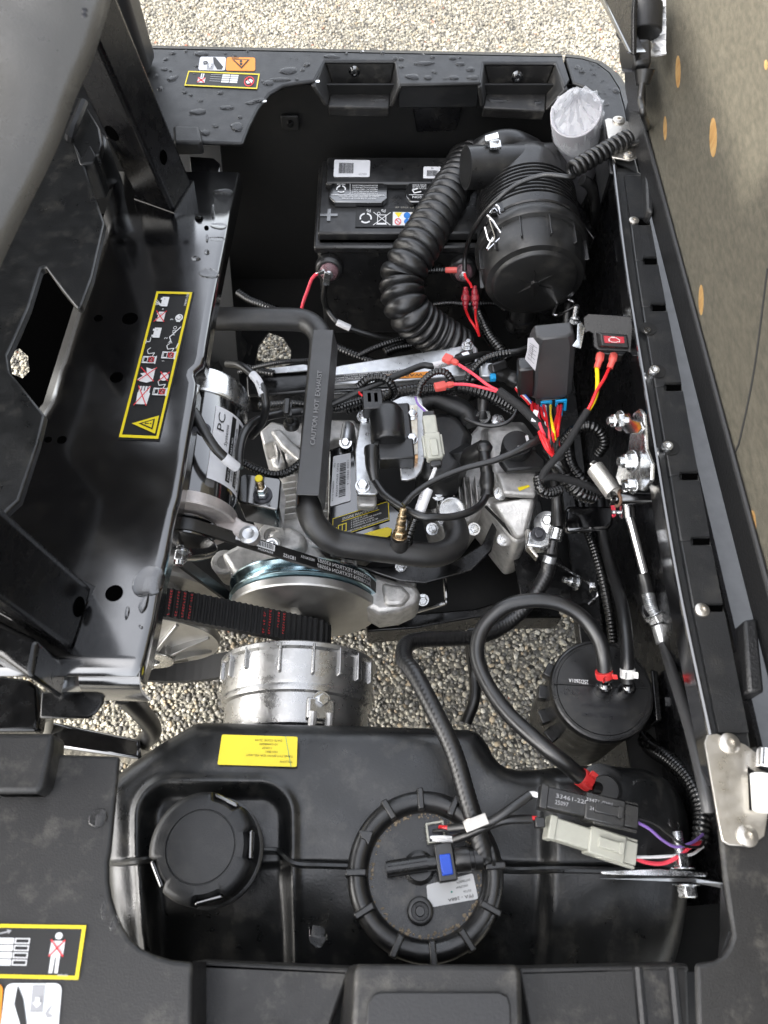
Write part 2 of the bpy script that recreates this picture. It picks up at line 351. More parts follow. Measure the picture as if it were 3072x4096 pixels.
# ================================================================== ground
def ground():
    M().add([(-30, -30, 0), (30, -30, 0), (30, 30, 0), (-30, 30, 0)], [(0, 1, 2, 3)]).build('ground', 'chip_seal', smooth=0, label='pale chip-seal surface of small stones below the vehicle', kind='structure')
    rng = np.random.default_rng(3)
    t = (1+5**.5)/2
    ico = np.array([(-1, t, 0), (1, t, 0), (-1, -t, 0), (1, -t, 0), (0, -1, t), (0, 1, t), (0, -1, -t), (0, 1, -t), (t, 0, -1), (t, 0, 1), (-t, 0, -1), (-t, 0, 1)])/math.sqrt(1+t*t)
    fc = np.array([(0, 11, 5), (0, 5, 1), (0, 1, 7), (0, 7, 10), (0, 10, 11), (1, 5, 9), (5, 11, 4), (11, 10, 2), (10, 7, 6), (7, 1, 8), (3, 9, 4), (3, 4, 2), (3, 2, 6), (3, 6, 8), (3, 8, 9), (4, 9, 5), (2, 4, 11), (6, 2, 10), (8, 6, 7), (9, 8, 1)])
    pts = []
    for x0, x1, y0, y1 in ((-1.0, .62, .08, 1.42), (-1.25, 1.45, 2.2, 3.0)):
        s = .0071; nx = int((x1-x0)/s); ny = int((y1-y0)/s); gx, gy = np.meshgrid(np.arange(nx), np.arange(ny))
        pts.append(np.stack([x0+(gx.ravel()+rng.uniform(.05, .95, gx.size))*s, y0+(gy.ravel()+rng.uniform(.05, .95, gx.size))*s], 1))
    c = np.concatenate(pts); n = len(c)
    sz = rng.uniform(.0022, .0056, n); ax = rng.uniform(.65, 1.25, (n, 3)); ax[:, 2] *= .75; a = rng.uniform(0, 6.28, n)
    v = ico[None]*ax[:, None]*sz[:, None, None]*rng.uniform(.82, 1.18, (n, 12, 1))
    ca, sa = np.cos(a)[:, None], np.sin(a)[:, None]
    v = np.stack([v[..., 0]*ca-v[..., 1]*sa, v[..., 0]*sa+v[..., 1]*ca, v[..., 2]], -1)
    v += np.stack([c[:, 0], c[:, 1], rng.uniform(-.0005, .0035, n)], 1)[:, None]
    f = (fc[None]+(np.arange(n)*12)[:, None, None]).reshape(-1, 3)
    me = bpy.data.meshes.new('gravel'); me.vertices.add(n*12); me.vertices.foreach_set('co', v.reshape(-1).astype(np.float32))
    me.loops.add(f.size); me.loops.foreach_set('vertex_index', f.reshape(-1).astype(np.int32)); me.polygons.add(len(f)); me.polygons.foreach_set('loop_start', np.arange(0, f.size, 3, dtype=np.int32))
    me.update(calc_edges=True)
    pal = np.array([(.33, .31, .26), (.25, .24, .215), (.40, .385, .345), (.15, .145, .135), (.085, .083, .08), (.30, .25, .18), (.21, .20, .175), (.28, .27, .23), (.27, .12, .08)])
    k = rng.choice(len(pal), n, p=[.2, .17, .13, .14, .12, .07, .1, .066, .004]); col = pal[k]*rng.uniform(.62, 1.0, (n, 1))*np.array([1, .975, .915]); col *= (1+.16*np.sin(c[:, 0]*9+1.3*np.sin(c[:, 1]*7))*np.sin(c[:, 1]*11+c[:, 0]*4)+.08*np.sin(c[:, 0]*31)*np.sin(c[:, 1]*27))[:, None]
    at = me.attributes.new('tone', 'FLOAT_COLOR', 'POINT'); at.data.foreach_set('color', np.concatenate([np.repeat(col, 12, 0), np.ones((n*12, 1))], 1).reshape(-1).astype(np.float32))
    me.materials.append(MAT['stone']); o = bpy.data.objects.new('gravel', me); COL.objects.link(o)
    tag(o, 'loose pale and grey stones bedded in the chip-seal', 'gravel', kind='stuff')
ground()

# ================================================================== far body panel with its two pockets
RIM = .72
def wallq(a, b, z0, z1, th):
    """upright sheet between two plan points"""
    a = Vector(a); b = Vector(b); d = (b-a); nn = Vector((-d.y, d.x, 0)).normalized()*th; mm = M()
    p = [Vector((q.x, q.y, z0)) for q in (a, b)]; q = [Vector((r.x, r.y, z1)) for r in (a, b)]
    return mm.prism([p[0], p[1], q[1], q[0]], nn)
def far_panel():
    src = [(300, 186), (633, 194), (1300, 207), (2250, 225), (2279, 318), (2258, 345), (2221, 250), (1936, 250), (1926, 330), (1594, 335), (1580, 243), (1300, 243), (1258, 322), (1192, 329), (1132, 342), (1079, 372), (1033, 431), (999, 498), (971, 573), (796, 567), (690, 560), (300, 540)]
    root = thing('body_panel', 'wet black plastic panel along the far side with two pockets', 'body panel', P((1300, 240), .3))
    pl = [P(q, RIM) for q in src]
    slab(pl, .006).build('top_panel', 'plastic', root, bevel=.004, seg=3)
    # outer skirt, turned down and out
    a, b = P((300, 186), RIM), P((2250, 225), RIM); mm = M()
    prof = [(0, 0), (.014, -.004), (.026, -.016), (.032, -.04), (.05, -.32), (.042, -.32), (.024, -.04), (.016, -.02), (0, -.006)]
    mm.rings([[Vector((q.x, q.y+dy, q.z+dz)) for dy, dz in prof] for q in (a, b)]).build('side_skirt', 'plastic', root, smooth=50)
    # pockets: sunken shelves open to the bay
    for k, (bl, br, fl, fr) in enumerate((((1331, 338), (1563, 338), (1312, 424), (1556, 428)), ((1955, 338), (2186, 342), (1934, 428), (2180, 441)))):
        zf = .685; q = [P(x, zf) for x in (bl, br, fr, fl)]; mm = M()
        tops = [P(x, RIM-.001) for x in (((1300, 243), (1580, 243), (1594, 335), (1258, 322)), ((1936, 250), (2221, 250), (2258, 345), (1926, 330)))[k]]
        mm.prism(q, (0, 0, -.006))
        lip = [q[2], q[3]]; mm.prism([lip[1], lip[0], lip[0]+Vector((0, .006, -.02)), lip[1]+Vector((0, .006, -.02))], (0, .004, 0))
        # back and side walls, sloped from the rim to the shelf
        def sheet(a, b, c, d, th): mm.prism([a, b, c, d], th)
        sheet(tops[0], tops[1], q[1], q[0], (0, .005, 0)); 
        fT = [tops[3], tops[2]]
        fL = Vector((fT[0].x, q[3].y, RIM-.004)); fR = Vector((fT[1].x, q[2].y, RIM-.004))
        sheet(tops[0], fL, q[3], q[0], (-.006, 0, 0)); sheet(tops[1], fR, q[2], q[1], (.006, 0, 0))
        pk = mm.build('pocket', 'dusty', root, bevel=.003, seg=3)
        s = P((1418, 288) if k == 0 else (2068, 308), .705); s.y += .002
        sm = M(); sm.lathe([(.0085, 0), (.0085, .0015), (.0052, .003), (.0052, .007), (.003, .007), (.003, .005)], s, (0, -1, .1), 16); sm.build('screw', 'gloss', pk)
        if k == 0: lastfr = (fR, q[2])
        else: first2 = (fL, q[3])
    # bridge fascia between the pockets
    a, b = P((1594, 335), RIM), P((1926, 330), RIM)
    mm = M(); mm.prism([a+Vector((0, .004, -.002)), b+Vector((0, .004, -.002)), b+Vector((0, .01, -.045)), a+Vector((0, .01, -.045))], (0, .006, 0))
    mm.build('fascia', 'plastic', root, bevel=.003)
    M().prism([a+Vector((.02, .012, -.03)), b+Vector((-.02, .012, -.03)), b+Vector((-.03, .02, -.09)), a+Vector((.03, .02, -.09))], (0, .006, 0)).build('inset_panel', 'dull_black', root, bevel=.002)
    # stepped tab at the left end
    M().prism([P(q, RIM+.012) for q in ((690, 500), (797, 503), (806, 560), (800, 568), (694, 569))], (0, 0, -.02)).build('end_tab', 'plastic', root, bevel=.004, seg=3)
    # stickers
    o, A = decal(root, 'warning_label', 'orange', Z(c1, RIM, (1368, 347), (1540, 350), (1540, 430), (1362, 428)), 172, 80, 12)
    A.poly('black_print', [(34, 14), (140, 14), (92, 70)]); A.poly('orange', [(48, 20), (126, 20), (92, 60)], .0008); A.disc('black_print', 88, 28, 8, .001); A.poly('black_print', [(80, 38), (98, 38), (96, 52), (84, 52)], .001); A.line('black_print', (30, 7), (75, 7), 4)
    A.build(o)
    o, A = decal(root, 'pinch_label', 'white_label', Z(c1, RIM, (1208, 345), (1364, 347), (1358, 428), (1196, 425)), 160, 80, 12)
    A.poly('black_print', [(80, 4), (95, 4), (148, 60), (140, 76), (112, 76), (88, 40)]); A.rect('grey_print', 50, 42, 40, 34); A.poly('white_print', [(70, 46), (82, 58), (74, 58), (74, 70), (66, 70), (66, 58), (58, 58)], .0012); A.path('black_print', [(24, 36), (42, 30), (52, 40), (40, 46), (28, 44)], 7)
    A.build(o)
    o, A = decal(root, 'instruction_label', 'black_print', Z(c1, RIM, (1137, 432), (1568, 450), (1552, 542), (1113, 521)), 430, 90)
    A.frame('yellow', 0, 0, 430, 90, 7); A.rect('white_print', 70, 38, 44, 30); A.line('red_print', (70, 40), (112, 68), 6, .001); A.line('red_print', (112, 40), (70, 68), 6, .001); A.rect('white_print', 82, 12, 7, 24); A.rect('white_print', 94, 12, 7, 24)
    for k in range(4): A.rect('grey_print', 140, 14+k*13, 66, 3)
    for k in range(4):
        for j in range(2): A.rect('white_print', 210+j*50, 12+k*13, 46, 10)
    A.ring('red_print', 375, 48, 30, 6); A.poly('white_print', [(355, 50), (378, 32), (396, 40), (392, 56), (366, 62)], .0004); A.line('red_print', (354, 30), (396, 66), 5, .001)
    A.build(o)
far_panel()
def corner_panel():
    root = thing('body_panel', 'rounded black plastic corner panel beside the rolled manual', 'body panel', P((2450, 400), .3))
    out = [(2262, 226), (2330, 234), (2390, 252), (2440, 290), (2478, 350), (2500, 430), (2520, 540), (2560, 700)]
    inn = [(2440, 690), (2405, 480), (2398, 420), (2385, 375), (2350, 350), (2292, 330)]
    slab([P(q, RIM) for q in out+inn], .006).build('top_panel', 'plastic', root, bevel=.004, seg=3)
    mm = M(); a = [P(q, RIM) for q in out[:7]]
    rg = []
    for i, q in enumerate(a):
        t = (a[min(i+1, 6)]-a[max(i-1, 0)]).normalized(); nn = Vector((-t.y, t.x, 0))*1
        if nn.y < 0 and nn.x < 0: nn = -nn
        if nn.dot(Vector((.7, .7, 0))) < 0: nn = -nn
        rg.append([q+nn*d+Vector((0, 0, h)) for d, h in ((0, 0), (.014, -.004), (.026, -.016), (.032, -.04), (.05, -.32), (.042, -.32), (.024, -.04), (.016, -.02), (0, -.006))])
    mm.rings(rg).build('side_skirt', 'plastic', root, smooth=50)
    mm = M(); a = [P(q, RIM-.006) for q in inn]
    for i in range(len(a)-1): mm.prism([a[i], a[i+1], a[i+1]+Vector((0, 0, -.05)), a[i]+Vector((0, 0, -.05))], (.004, .004, 0))
    mm.build('inner_flange', 'plastic', root)
corner_panel()

# ================================================================== black sheet walls of the bay
def bay():
    o = thing('bay_liner', 'dark sheet liner closing the far side of the engine bay', 'liner', (0, 1.1, .2))
    a, b = P((560, 560), .66), P((2430, 480), .66)
    M().prism([Vector((-.55, 1.1, .70)), Vector((.33, 1.1, .70)), Vector((.33, 1.12, .25)), Vector((-.55, 1.12, .25))], (0, .004, 0)).build('back_sheet', 'matte', o)
    M().prism([Vector((-.40, 1.1, .70)), Vector((-.25, 1.1, .70)), Vector((-.255, .84, .30)), Vector((-.40, .84, .30))], (-.004, 0, -.004)).build('wheel_arch', 'matte', o, bevel=.002)
    M().prism([Vector((-.16, .98, .25)), Vector((.31, .98, .25)), Vector((.31, .83, .25)), Vector((-.02, .83, .25))], (0, 0, -.004)).build('battery_floor', 'matte', o)
    # small fastener seen in the dark corner
    p = c2(393, 590); q = PY(p, 1.095); M().box(q, (.028, .004, .025)).build('clip_plate', 'matte', o, bevel=.002); M().lathe([(.006, 0), (.004, .004)], q+Vector((0, -.003, 0)), (0, -1, 0), 14).build('screw', 'gloss', o)
    w = thing('side_sheet', 'glossy black painted steel side sheet under the perforated rail', 'side sheet', (.3, .5, .2))
    M().prism([Vector((.322, 1.09, .715)), Vector((.318, .02, .715)), Vector((.322, .02, .16)), Vector((.325, 1.09, .16))], (.004, 0, 0)).build('sheet', 'dull_black', w)
    M().prism([Vector((.32, 1.0, .40)), Vector((.318, .3, .33)), Vector((.285, .3, .325)), Vector((.27, 1.0, .395))], (0, 0, -.006)).build('ledge', 'paint', w, bevel=.002)
bay()

# ================================================================== perforated rail at the right
RZ = .724
def rail():
    root = thing('seat_rail', 'black perforated plastic rail with slots and rivets beside the bay', 'rail', P((2600, 1500), .3))
    inn = [(2450, 640), (2507, 1100), (2600, 1680), (2703, 2300), (2840, 2960), (2872, 3130)]
    out = [(2565, 690), (2642, 1100), (2748, 1640), (2862, 2266), (2985, 2870), (3005, 2990)]
    top = [P(q, RZ-.004) for q in inn]+[P(q, RZ-.004) for q in reversed(out)]
    slab(top, .006).build('base_strip', 'plastic', root, bevel=.002)
    li = [P(q, RZ) for q in inn]
    mm = M(); mm.tube([q+Vector((.001, 0, 0)) for q in li], .0025, 8, .02); mm.build('bright_edge', 'gloss', root)
    # slot positions in the photograph, outer side; pads sit between them
    def edge(pl, v):
        for i in range(len(pl)-1):
            if pl[i][1] <= v <= pl[i+1][1]: t = (v-pl[i][1])/(pl[i+1][1]-pl[i][1]); return (pl[i][0]+(pl[i+1][0]-pl[i][0])*t, v)
        return pl[-1] if v > pl[-1][1] else pl[0]
    slots = [884, 1042, 1228, 1547, 1903, 2164, 2432]
    hs_ = 15; vb = [700]+[s for s in slots]+[2930]
    pinn = [(a+42, b) for a, b in inn]
    for i in range(len(vb)-1):
        va = vb[i]+(hs_ if i else 0); vz = vb[i+1]-(hs_ if i < len(vb)-2 else 0)
        A, B = edge(pinn, va), edge(pinn, vz); C, D = edge(out, vz), edge(out, va)
        # neck along the inner half joins pads, slot cut only the outer half
        mid = lambda p, q, t: (p[0]+(q[0]-p[0])*t, p[1]+(q[1]-p[1])*t)
        cut0 = mid(edge(pinn, vb[i]-hs_*.0), edge(out, vb[i]), .35); cut1 = mid(edge(pinn, vb[i+1]), edge(out, vb[i+1]), .35)
        poly = [edge(pinn, vb[i]), (cut0[0], vb[i]), (cut0[0]+3, va), D, C, (cut1[0]+3, vz), (cut1[0], vb[i+1]-.5), (edge(pinn, vb[i+1])[0], vb[i+1]-.5)]
        slab([P(q, RZ+.001) for q in poly], .0045).build('pad', 'plastic', root, bevel=.0012)
    for sv in slots:
        a = edge(pinn, sv); b = edge(out, sv); pa = (a[0]+(b[0]-a[0])*.42, sv)
        M().prism([P((pa[0], sv-13), RZ-.0025), P((b[0]-4, sv-13), RZ-.0025), P((b[0]-4, sv+13), RZ-.0025), P((pa[0], sv+13), RZ-.0025)], (0, 0, -.001)).build('slot', 'void', root)
    for q, rr in ((c3(1010, 1068), .0064), (d4(1380, 465), .0068)):
        p = P(q, RZ+.001); M().lathe([(rr, 0), (rr*.95, .0015), (rr*.5, .003), (rr*.35, .003), (rr*.3, .001), (0.0003, .001)], p, (0, 0, 1), 20).build('rivet', 'stainless', root)
    for q in (d1(885, 645), d1(975, 1165)):
        p = P(q, RZ+.006); M().lathe([(.0056, -.012), (.0056, 0), (.005, .001), (.003, .001), (.0028, -.002), (.0003, -.002)], p, (0, 0, 1), 20).build('screw', 'zinc', root)
        M().lathe([(.0095, 0), (.0095, .0008)], P((q[0]+10, q[1]+8), RZ+.0012), (0, 0, 1), 20).build('screw_recess', 'matte', root)
    p = P(d1(842, 368), RZ+.0012); M().lathe([(.0095, 0), (.0095, .0008)], p, (0, 0, 1), 20).build('screw_recess', 'matte', root)
    p = P(d1(835, 378), RZ+.002); M().lathe([(.0045, 0), (.004, .0012), (.0024, .0012), (.002, .0002), (.0003, .0002)], p, (0, 0, 1), 14).build('screw', 'gloss', root)
    # long inner flange hanging down
    mm = M(); q = [P(x, RZ-.006) for x in inn]; mm.rings([[a, a+Vector((.003, 0, 0)), a+Vector((.003, 0, -.03)), a+Vector((0, 0, -.03))] for a in q]); mm.build('inner_flange', 'gloss', root)
rail()

# ================================================================== raised seat: plywood board, vinyl edge
BX = .335
def seat_board():
    root = thing('raised_seat', 'raised seat base of weathered grey-brown plywood with inlaid boat patches', 'seat', (BX, .5, .75))
    e0, e1 = PX((2577, 372), BX), PX((2979, 2300), BX); zb = .765
    y0, y1 = .99, -.25
    lean = .06
    def bp(y, z, d=0): return Vector((BX+(z-zb)*lean+d, y, z))
    bm = M(); bm.prism([bp(y0, zb), bp(y1, zb), bp(y1, 1.32), bp(y0, 1.32)], (.014, 0, 0)); bm.build('plywood_board', 'plywood', root, bevel=.002)
    # foam cushion behind the board
    cu = M(); cu.prism([bp(y0-.01, zb-.005, .018), bp(y1, zb-.005, .018), bp(y1, 1.33, .016), bp(y0-.01, 1.33, .016)], (.09, 0, 0)); cu.build('cushion', 'vinyl', root, bevel=.02, seg=4)
    # vinyl wrap and piping along the lower edge
    fl = M(); fl.prism([bp(y0+.004, zb+.004, -.002), bp(y1, zb+.004, -.002), bp(y1, zb-.040, .003), bp(y0+.004, zb-.040, .003)], (.005, 0, 0)); fl.build('vinyl_flap', 'vinyl', root, bevel=.002)
    pp = M(); pp.tube([bp(y0, zb+.006, -.003), bp(.4, zb+.006, -.003), bp(y1, zb+.006, -.003)], .0028, 8, .05); pp.build('piping', 'grey_plastic', root)
    # boat patches
    def hit(q):
        d = ray(q); n = Vector((1, 0, -lean)); t = (bp(0, zb)-CAM).dot(n)/d.dot(n); return CAM+d*t
    for k, (u, v, L, wd_) in enumerate(((W(1465, 155), 80, 12), (W(1541, 297), 90, 18), (W(1437, 277), 56, 9), (W(1515, 648), 68, 11), (W(1626, 1139), 78, 16), (W(1655, 140), 40, 8))) if False else enumerate([(*W(1465, 155), 35, 5), (*W(1541, 297), 43, 7.5), (*W(1437, 277), 26, 3.5), (*W(1515, 648), 33, 5), (*W(1626, 1139), 37, 7.5), (*W(1655, 140), 11, 3)]):
        s = 1.8517; pts = []
        for i in range(16):
            a = 2*math.pi*i/16; pts.append(hit((u+math.cos(a)*wd_*s+math.sin(a)*-.0*s, v+math.sin(a)*L*s)))
        M().prism([p+Vector((-.0005, 0, 0)) for p in pts], (.0015, 0, 0)).build('boat_patch', 'patch', root)
    # dark crack line and pale scuffs on the board
    sk = M(); sk.tube([hit(W(1659, 580))+Vector((-.0003, 0, 0)), hit(W(1630, 800))+Vector((-.0003, 0, 0)), hit(W(1598, 955))+Vector((-.0003, 0, 0)), hit(W(1590, 975))+Vector((-.0003, 0, 0))], .0011, 6, .01); sk.build('crack', 'black_print', root)
    # block on the hinge side near the bottom
    q = [P(x, .735) for x in ((2975, 2480), (3030, 2470), (3060, 2770), (2995, 2770))]
    M().prism(q, (0, 0, -.03)).build('hinge_block', 'vinyl', root, bevel=.003)
    q = [P(x, .74) for x in ((2580, 650), (2600, 635), (2626, 790), (2612, 850), (2588, 835))]
    M().prism(q, (0, 0, -.03)).build('hinge_block', 'vinyl', root, bevel=.003)
seat_board()
# pale metal tread of the bed showing in the gap beyond the rail
M().prism([Vector((.330, 1.15, .60)), Vector((.330, -.3, .60)), Vector((.75, -.3, .60)), Vector((.75, 1.15, .60))], (0, 0, -.01)).build('cargo_bed', 'bed_plate', label='pale blue-grey metal cargo bed showing in the gap beyond the rail', cat='cargo bed')

# ================================================================== steel hinges
def hinge(poly, rivs, label, z=RZ+.004, slot=None):
    root = thing('hinge', label, 'hinge', P(poly[0], z-.01), 'stainless seat hinges')
    slab([P(q, z) for q in poly], .0025, [[P(q, z) for q in slot]] if slot else ()).build('leaf', 'stainless', root, bevel=.0006)
    for q, rr in rivs:
        p = P(q, z); M().lathe([(rr, 0), (rr*.95, .0018), (rr*.5, .0035), (rr*.33, .0035), (rr*.28, .001), (.0003, .001)], p, (0, 0, 1), 22).build('rivet', 'stainless', root)
    return root
h1 = hinge([d7(1315, 55), d7(1370, 48), d7(1530, 110), d7(1640, 190), d7(1659, 260), d7(1600, 275), d7(1545, 230), d7(1555, 480), d7(1660, 500), d7(1640, 630), d7(1560, 690), d7(1440, 680), d7(1400, 655), d7(1380, 560), d7(1300, 100)], [(d7(1440, 105), .0088), (d7(1540, 628), .0086)], 'stainless hinge leaf with two round rivets on the near corner')
p, q = P(d7(1625, 280), RZ+.012), P(d7(1640, 490), RZ+.012)
M().cyl(p, q, .009, 18).build('knuckle', 'white_clamp', h1, bevel=.001)
p, q = P(d7(1655, 140), RZ+.014), P(d7(1650, 250), RZ+.014); M().cyl(p, q, .008, 18).build('hinge_pin', 'chrome', h1, bevel=.001)
h2 = hinge([c3(868, 580), c3(885, 570), c3(985, 588), c3(1040, 610), (2563, 500), (2575, 620), c3(990, 775), c3(905, 760)], [(c3(937, 584), .0088), (c3(985, 750), .0075)], 'stainless hinge leaf beside the coiled cord at the far corner')

# ================================================================== black steel platform at the left
PZ = .70
def platform():
    root = thing('steel_platform', 'glossy black steel platform with a long yellow-edged warning sticker', 'platform', P((600, 1800), .4))
    edge = [(962, 702), c1(1450, 1060), c1(1400, 1350), c1(1345, 1659), c4(1490, 0), c4(1420, 350), c4(1370, 650), c4(1362, 720), c4(1345, 775), c4(1300, 815), c4(1291, 850), c4(1308, 900), c4(1290, 1040), c4(1240, 1350), c4(1190, 1659), d2(1165, 80), d2(1110, 380), d2(1075, 520), d2(1030, 800), d2(975, 1040), d2(930, 1180)]
    edge = [edge[0]]+edge[4:]
    left_ = [d2(525, 1165), d2(350, 1165), d2(320, 1220), d2(290, 1330), (140, 2700), c4(300, 1100), c4(510, 385), (480, 700)]
    E = [P(q, PZ) for q in edge]; N = len(E)
    lf = []
    ys = [e.y for e in E]
    def leftx(y):
        Lp = [P((480, 700), PZ), P(c4(505, 385), PZ), P(c4(290, 1075), PZ), P((60, 1700), PZ), P((-40, 2000), PZ), P((-120, 2300), PZ), P((-160, 2720), PZ)]
        for i in range(len(Lp)-1):
            if Lp[i].y >= y >= Lp[i+1].y: t = (Lp[i].y-y)/(Lp[i].y-Lp[i+1].y); return Lp[i].x+(Lp[i+1].x-Lp[i].x)*t
        return Lp[-1].x if y < Lp[-1].y else Lp[0].x
    # sheet whose right margin rolls down gently, then folds
    prof = [(.10, 0), (.085, 0)]+[(d, -.0012*((.078-d)/.078)**4) for d in (.078, .068, .058, .048, .038, .028, .018, .009, .003)]+[(.001, -.0022), (0, -.0045), (0, -.028)]
    rows = []
    for e in E:
        row = [Vector((leftx(e.y), e.y, PZ-.002))]+[Vector((e.x-d, e.y, PZ+h+.006)) for d, h in prof]
        row[0].z = PZ+.006; rows.append(row)
    rows = [[r[0], r[0].lerp(r[1], .3), r[0].lerp(r[1], .7)]+r[1:] for r in rows]; mm = M(); n = len(rows[0])
    for r in rows: mm.v += r
    hole = []
    for i in range(N-1):
        for j in range(n-1): mm.f.append((i*n+j, i*n+j+1, (i+1)*n+j+1, (i+1)*n+j))
    o = mm.build('deck_sheet', 'deck', root, smooth=60)
    so = o.modifiers.new('solid', 'SOLIDIFY'); so.thickness = .003; so.offset = -1
    # folded near edge
    a, b = P(d2(525, 1185), PZ+.002), P(d2(928, 1195), PZ)
    fm = M(); fm.rings([[q+Vector((0, dy, dz)) for dy, dz in ((.010, .004), (.002, .003), (-.006, -.003), (-.009, -.012), (-.009, -.04), (-.006, -.04), (-.006, -.012), (.0, -.002), (.01, .001))] for q in (a, b)]); fm.build('front_fold', 'deck', root, smooth=60)
    # drilled holes shown as sunk rims
    for q, r in ((c4(862, 455), .0075), (c4(773, 845), .006), (c4(652, 452), .0042), (c4(410, 1260), .0042), (c4(318, 1258), .0032), (d2(757, 618), .0068), (c1(1200, 1315), .0042), (c1(1245, 1372), .0024)):
        p = P(q, PZ+.0062); M().lathe([(r*1.25, .0), (r*1.1, .0008), (r, .0006), (r*.92, -.004), (.0004, -.0042)], p, (0, 0, 1), 20).build('hole', 'void', root)
    # pads welded at the far end
    M().prism([P(q, PZ-.006) for q in (c1(1140, 940), c1(1290, 950), c1(1328, 985), c1(1325, 1045), c1(1150, 1040))], (0, 0, -.004)).build('tab', 'gloss', root, bevel=.002)
    M().prism([P(q, PZ-.03) for q in (d2(270, 1270), d2(690, 1268), d2(685, 1345), d2(640, 1410), d2(585, 1448), d2(258, 1448))], (0, 0, -.004)).build('lower_bracket', 'paint', root, bevel=.002)
    M().cyl(P(d2(345, 1210), PZ-.02), P(d2(400, 1245), PZ-.02), .008).build('pivot_pin', 'galv', root); M().cyl(P(d2(470, 1180), PZ-.03), P(d2(475, 1260), PZ-.03), .010).build('pivot_bush', 'galv', root)
    # long sticker
    cs = [P(q, PZ+.0065) for q in (c4(780, 1258), c4(1036, 272), c4(1288, 277), c4(1058, 1270))]
    def pz(x, y):
        for i in range(N-1):
            if E[i].y >= y >= E[i+1].y: ex = E[i].x+(E[i+1].x-E[i].x)*(E[i].y-y)/max(1e-6, E[i].y-E[i+1].y); break
        else: ex = E[-1].x
        d = max(0, ex-x); return PZ+.006-.0012*(max(0, .078-d)/.078)**4
    global plate_z; plate_z = pz
    # as read: turned a quarter, text runs from the near end upwards
    ff = flat(cs, 1000, 262)
    def lf_(x, y, l): q = ff(x, y, 0); return Vector((q.x, q.y, pz(q.x, q.y)+l))
    mm = M(); mm.v = [lf_(1000*i/24, 262*j/8, .0007) for j in range(9) for i in range(25)]; mm.f = [(j*25+i, j*25+i+1, (j+1)*25+i+1, (j+1)*25+i) for j in range(8) for i in range(24)]; o = mm.build('warning_label', 'black_print', root); A = Art(lambda x, y, l: lf_(x, y, .0017+l), 1000, 262)
    A.rect('yellow', 10, 8, 980, 16, n=12); A.rect('yellow', 10, 238, 980, 16, n=12)
    for xx in (10, 974):
        for k in range(8): A.rect('yellow', xx, 24+k*26.75, 16, 26.75)
    def tri(c, x, y, s, l): A.poly(c, [(x-s*.1, y-s*.95+s*.0), (x+s, y+s*0+0), (x-s*.1, y+s*.95)], l)
    A.poly('yellow', [(40, 226), (150, 226), (95, 66)]); 
    A.poly('black_print', [(62, 206), (128, 206), (95, 110)], .0008); A.poly('yellow', [(72, 198), (118, 198), (95, 132)], .0012); A.poly('black_print', [(91, 150), (99, 150), (97, 180), (93, 180)], .0016); A.disc('black_print', 95, 188, 4, .0016)
    A.poly('white_print', [(215, 60), (215, 130), (285, 135), (300, 110), (300, 60), (285, 54)]); 
    for k in range(4): A.rect('white_print', 285, 58+k*19, 44, 13)
    A.line('red_print', (205, 50), (330, 130), 6, .001); A.line('red_print', (205, 130), (330, 50), 6, .001)
    A.poly('white_print', [(360, 50), (372, 30), (395, 60), (410, 40), (420, 80), (452, 70), (440, 110), (450, 130), (365, 132), (352, 95)]); A.line('red_print', (360, 36), (450, 140), 6, .001); A.line('red_print', (360, 140), (450, 36), 6, .001)
    def pump(x, y):
        A.frame('white_print', x, y, 46, 84, 5); A.frame('white_print', x+5, y+8, 36, 28, 4); A.rect('white_print', x-4, y+84, 54, 7); A.path('white_print', [(x+46, y+60), (x+70, y+70), (x+62, y+30), (x+86, y+18), (x+104, y+36)], 5)
        A.ring('red_print', x+23, y+60, 19, 5, .001); A.line('red_print', (x+10, y+47), (x+36, y+73), 4, .001); A.text('white_print', 'Pb', x+12, y+67, 15)
    pump(275, 150); pump(480, 30); pump(515, 150); A.disc('white_print', 395, 200, 27); A.line('red_print', (365, 170), (425, 230), 6, .001); A.line('red_print', (365, 230), (425, 170), 6, .001)
    def batt(x, y):
        A.rect('white_print', x, y, 70, 46); A.rect('white_print', x+6, y-10, 14, 10); A.rect('white_print', x+48, y-10, 14, 10); A.text('black_print', '+', x+46, y+26, 14, lift=.001); A.text('black_print', '-', x+8, y+26, 14, lift=.001)
    batt(655, 60); batt(770, 60); batt(880, 60); A.path('white_print', [(655, 50), (625, 50), (625, 30)], 5); A.rect('white_print', 610, 22, 30, 5); A.text('white_print', '=', 850, 92, 20); A.line('red_print', (765, 42), (845, 112), 6, .001); A.line('red_print', (765, 112), (845, 42), 6, .001)
    for k in range(5): A.line('white_print', (895, 58), (888+k*10, 24-(k % 2)*8), 3)
    A.text('white_print', '1', 490, 176, 18); A.text('white_print', '2', 645, 160, 20); A.text('white_print', '3', 778, 168, 20); A.text('white_print', 'H2O', 672, 206, 24); A.path('white_print', [(640, 185), (662, 172), (676, 186), (735, 232)], 6)
    for k in range(4): A.line('white_print', (640, 185), (618, 172+k*9), 3)
    A.disc('white_print', 800, 205, 26); A.ring('black_print', 800, 205, 17, 4, .001, 14, 0, 260); A.rect('white_print', 770, 192, 14, 26); A.path('white_print', [(585, 232), (620, 240)], 6)
    A.text('white_print', '74093-G01', 885, 234, 16)
    A.build(o)
platform()

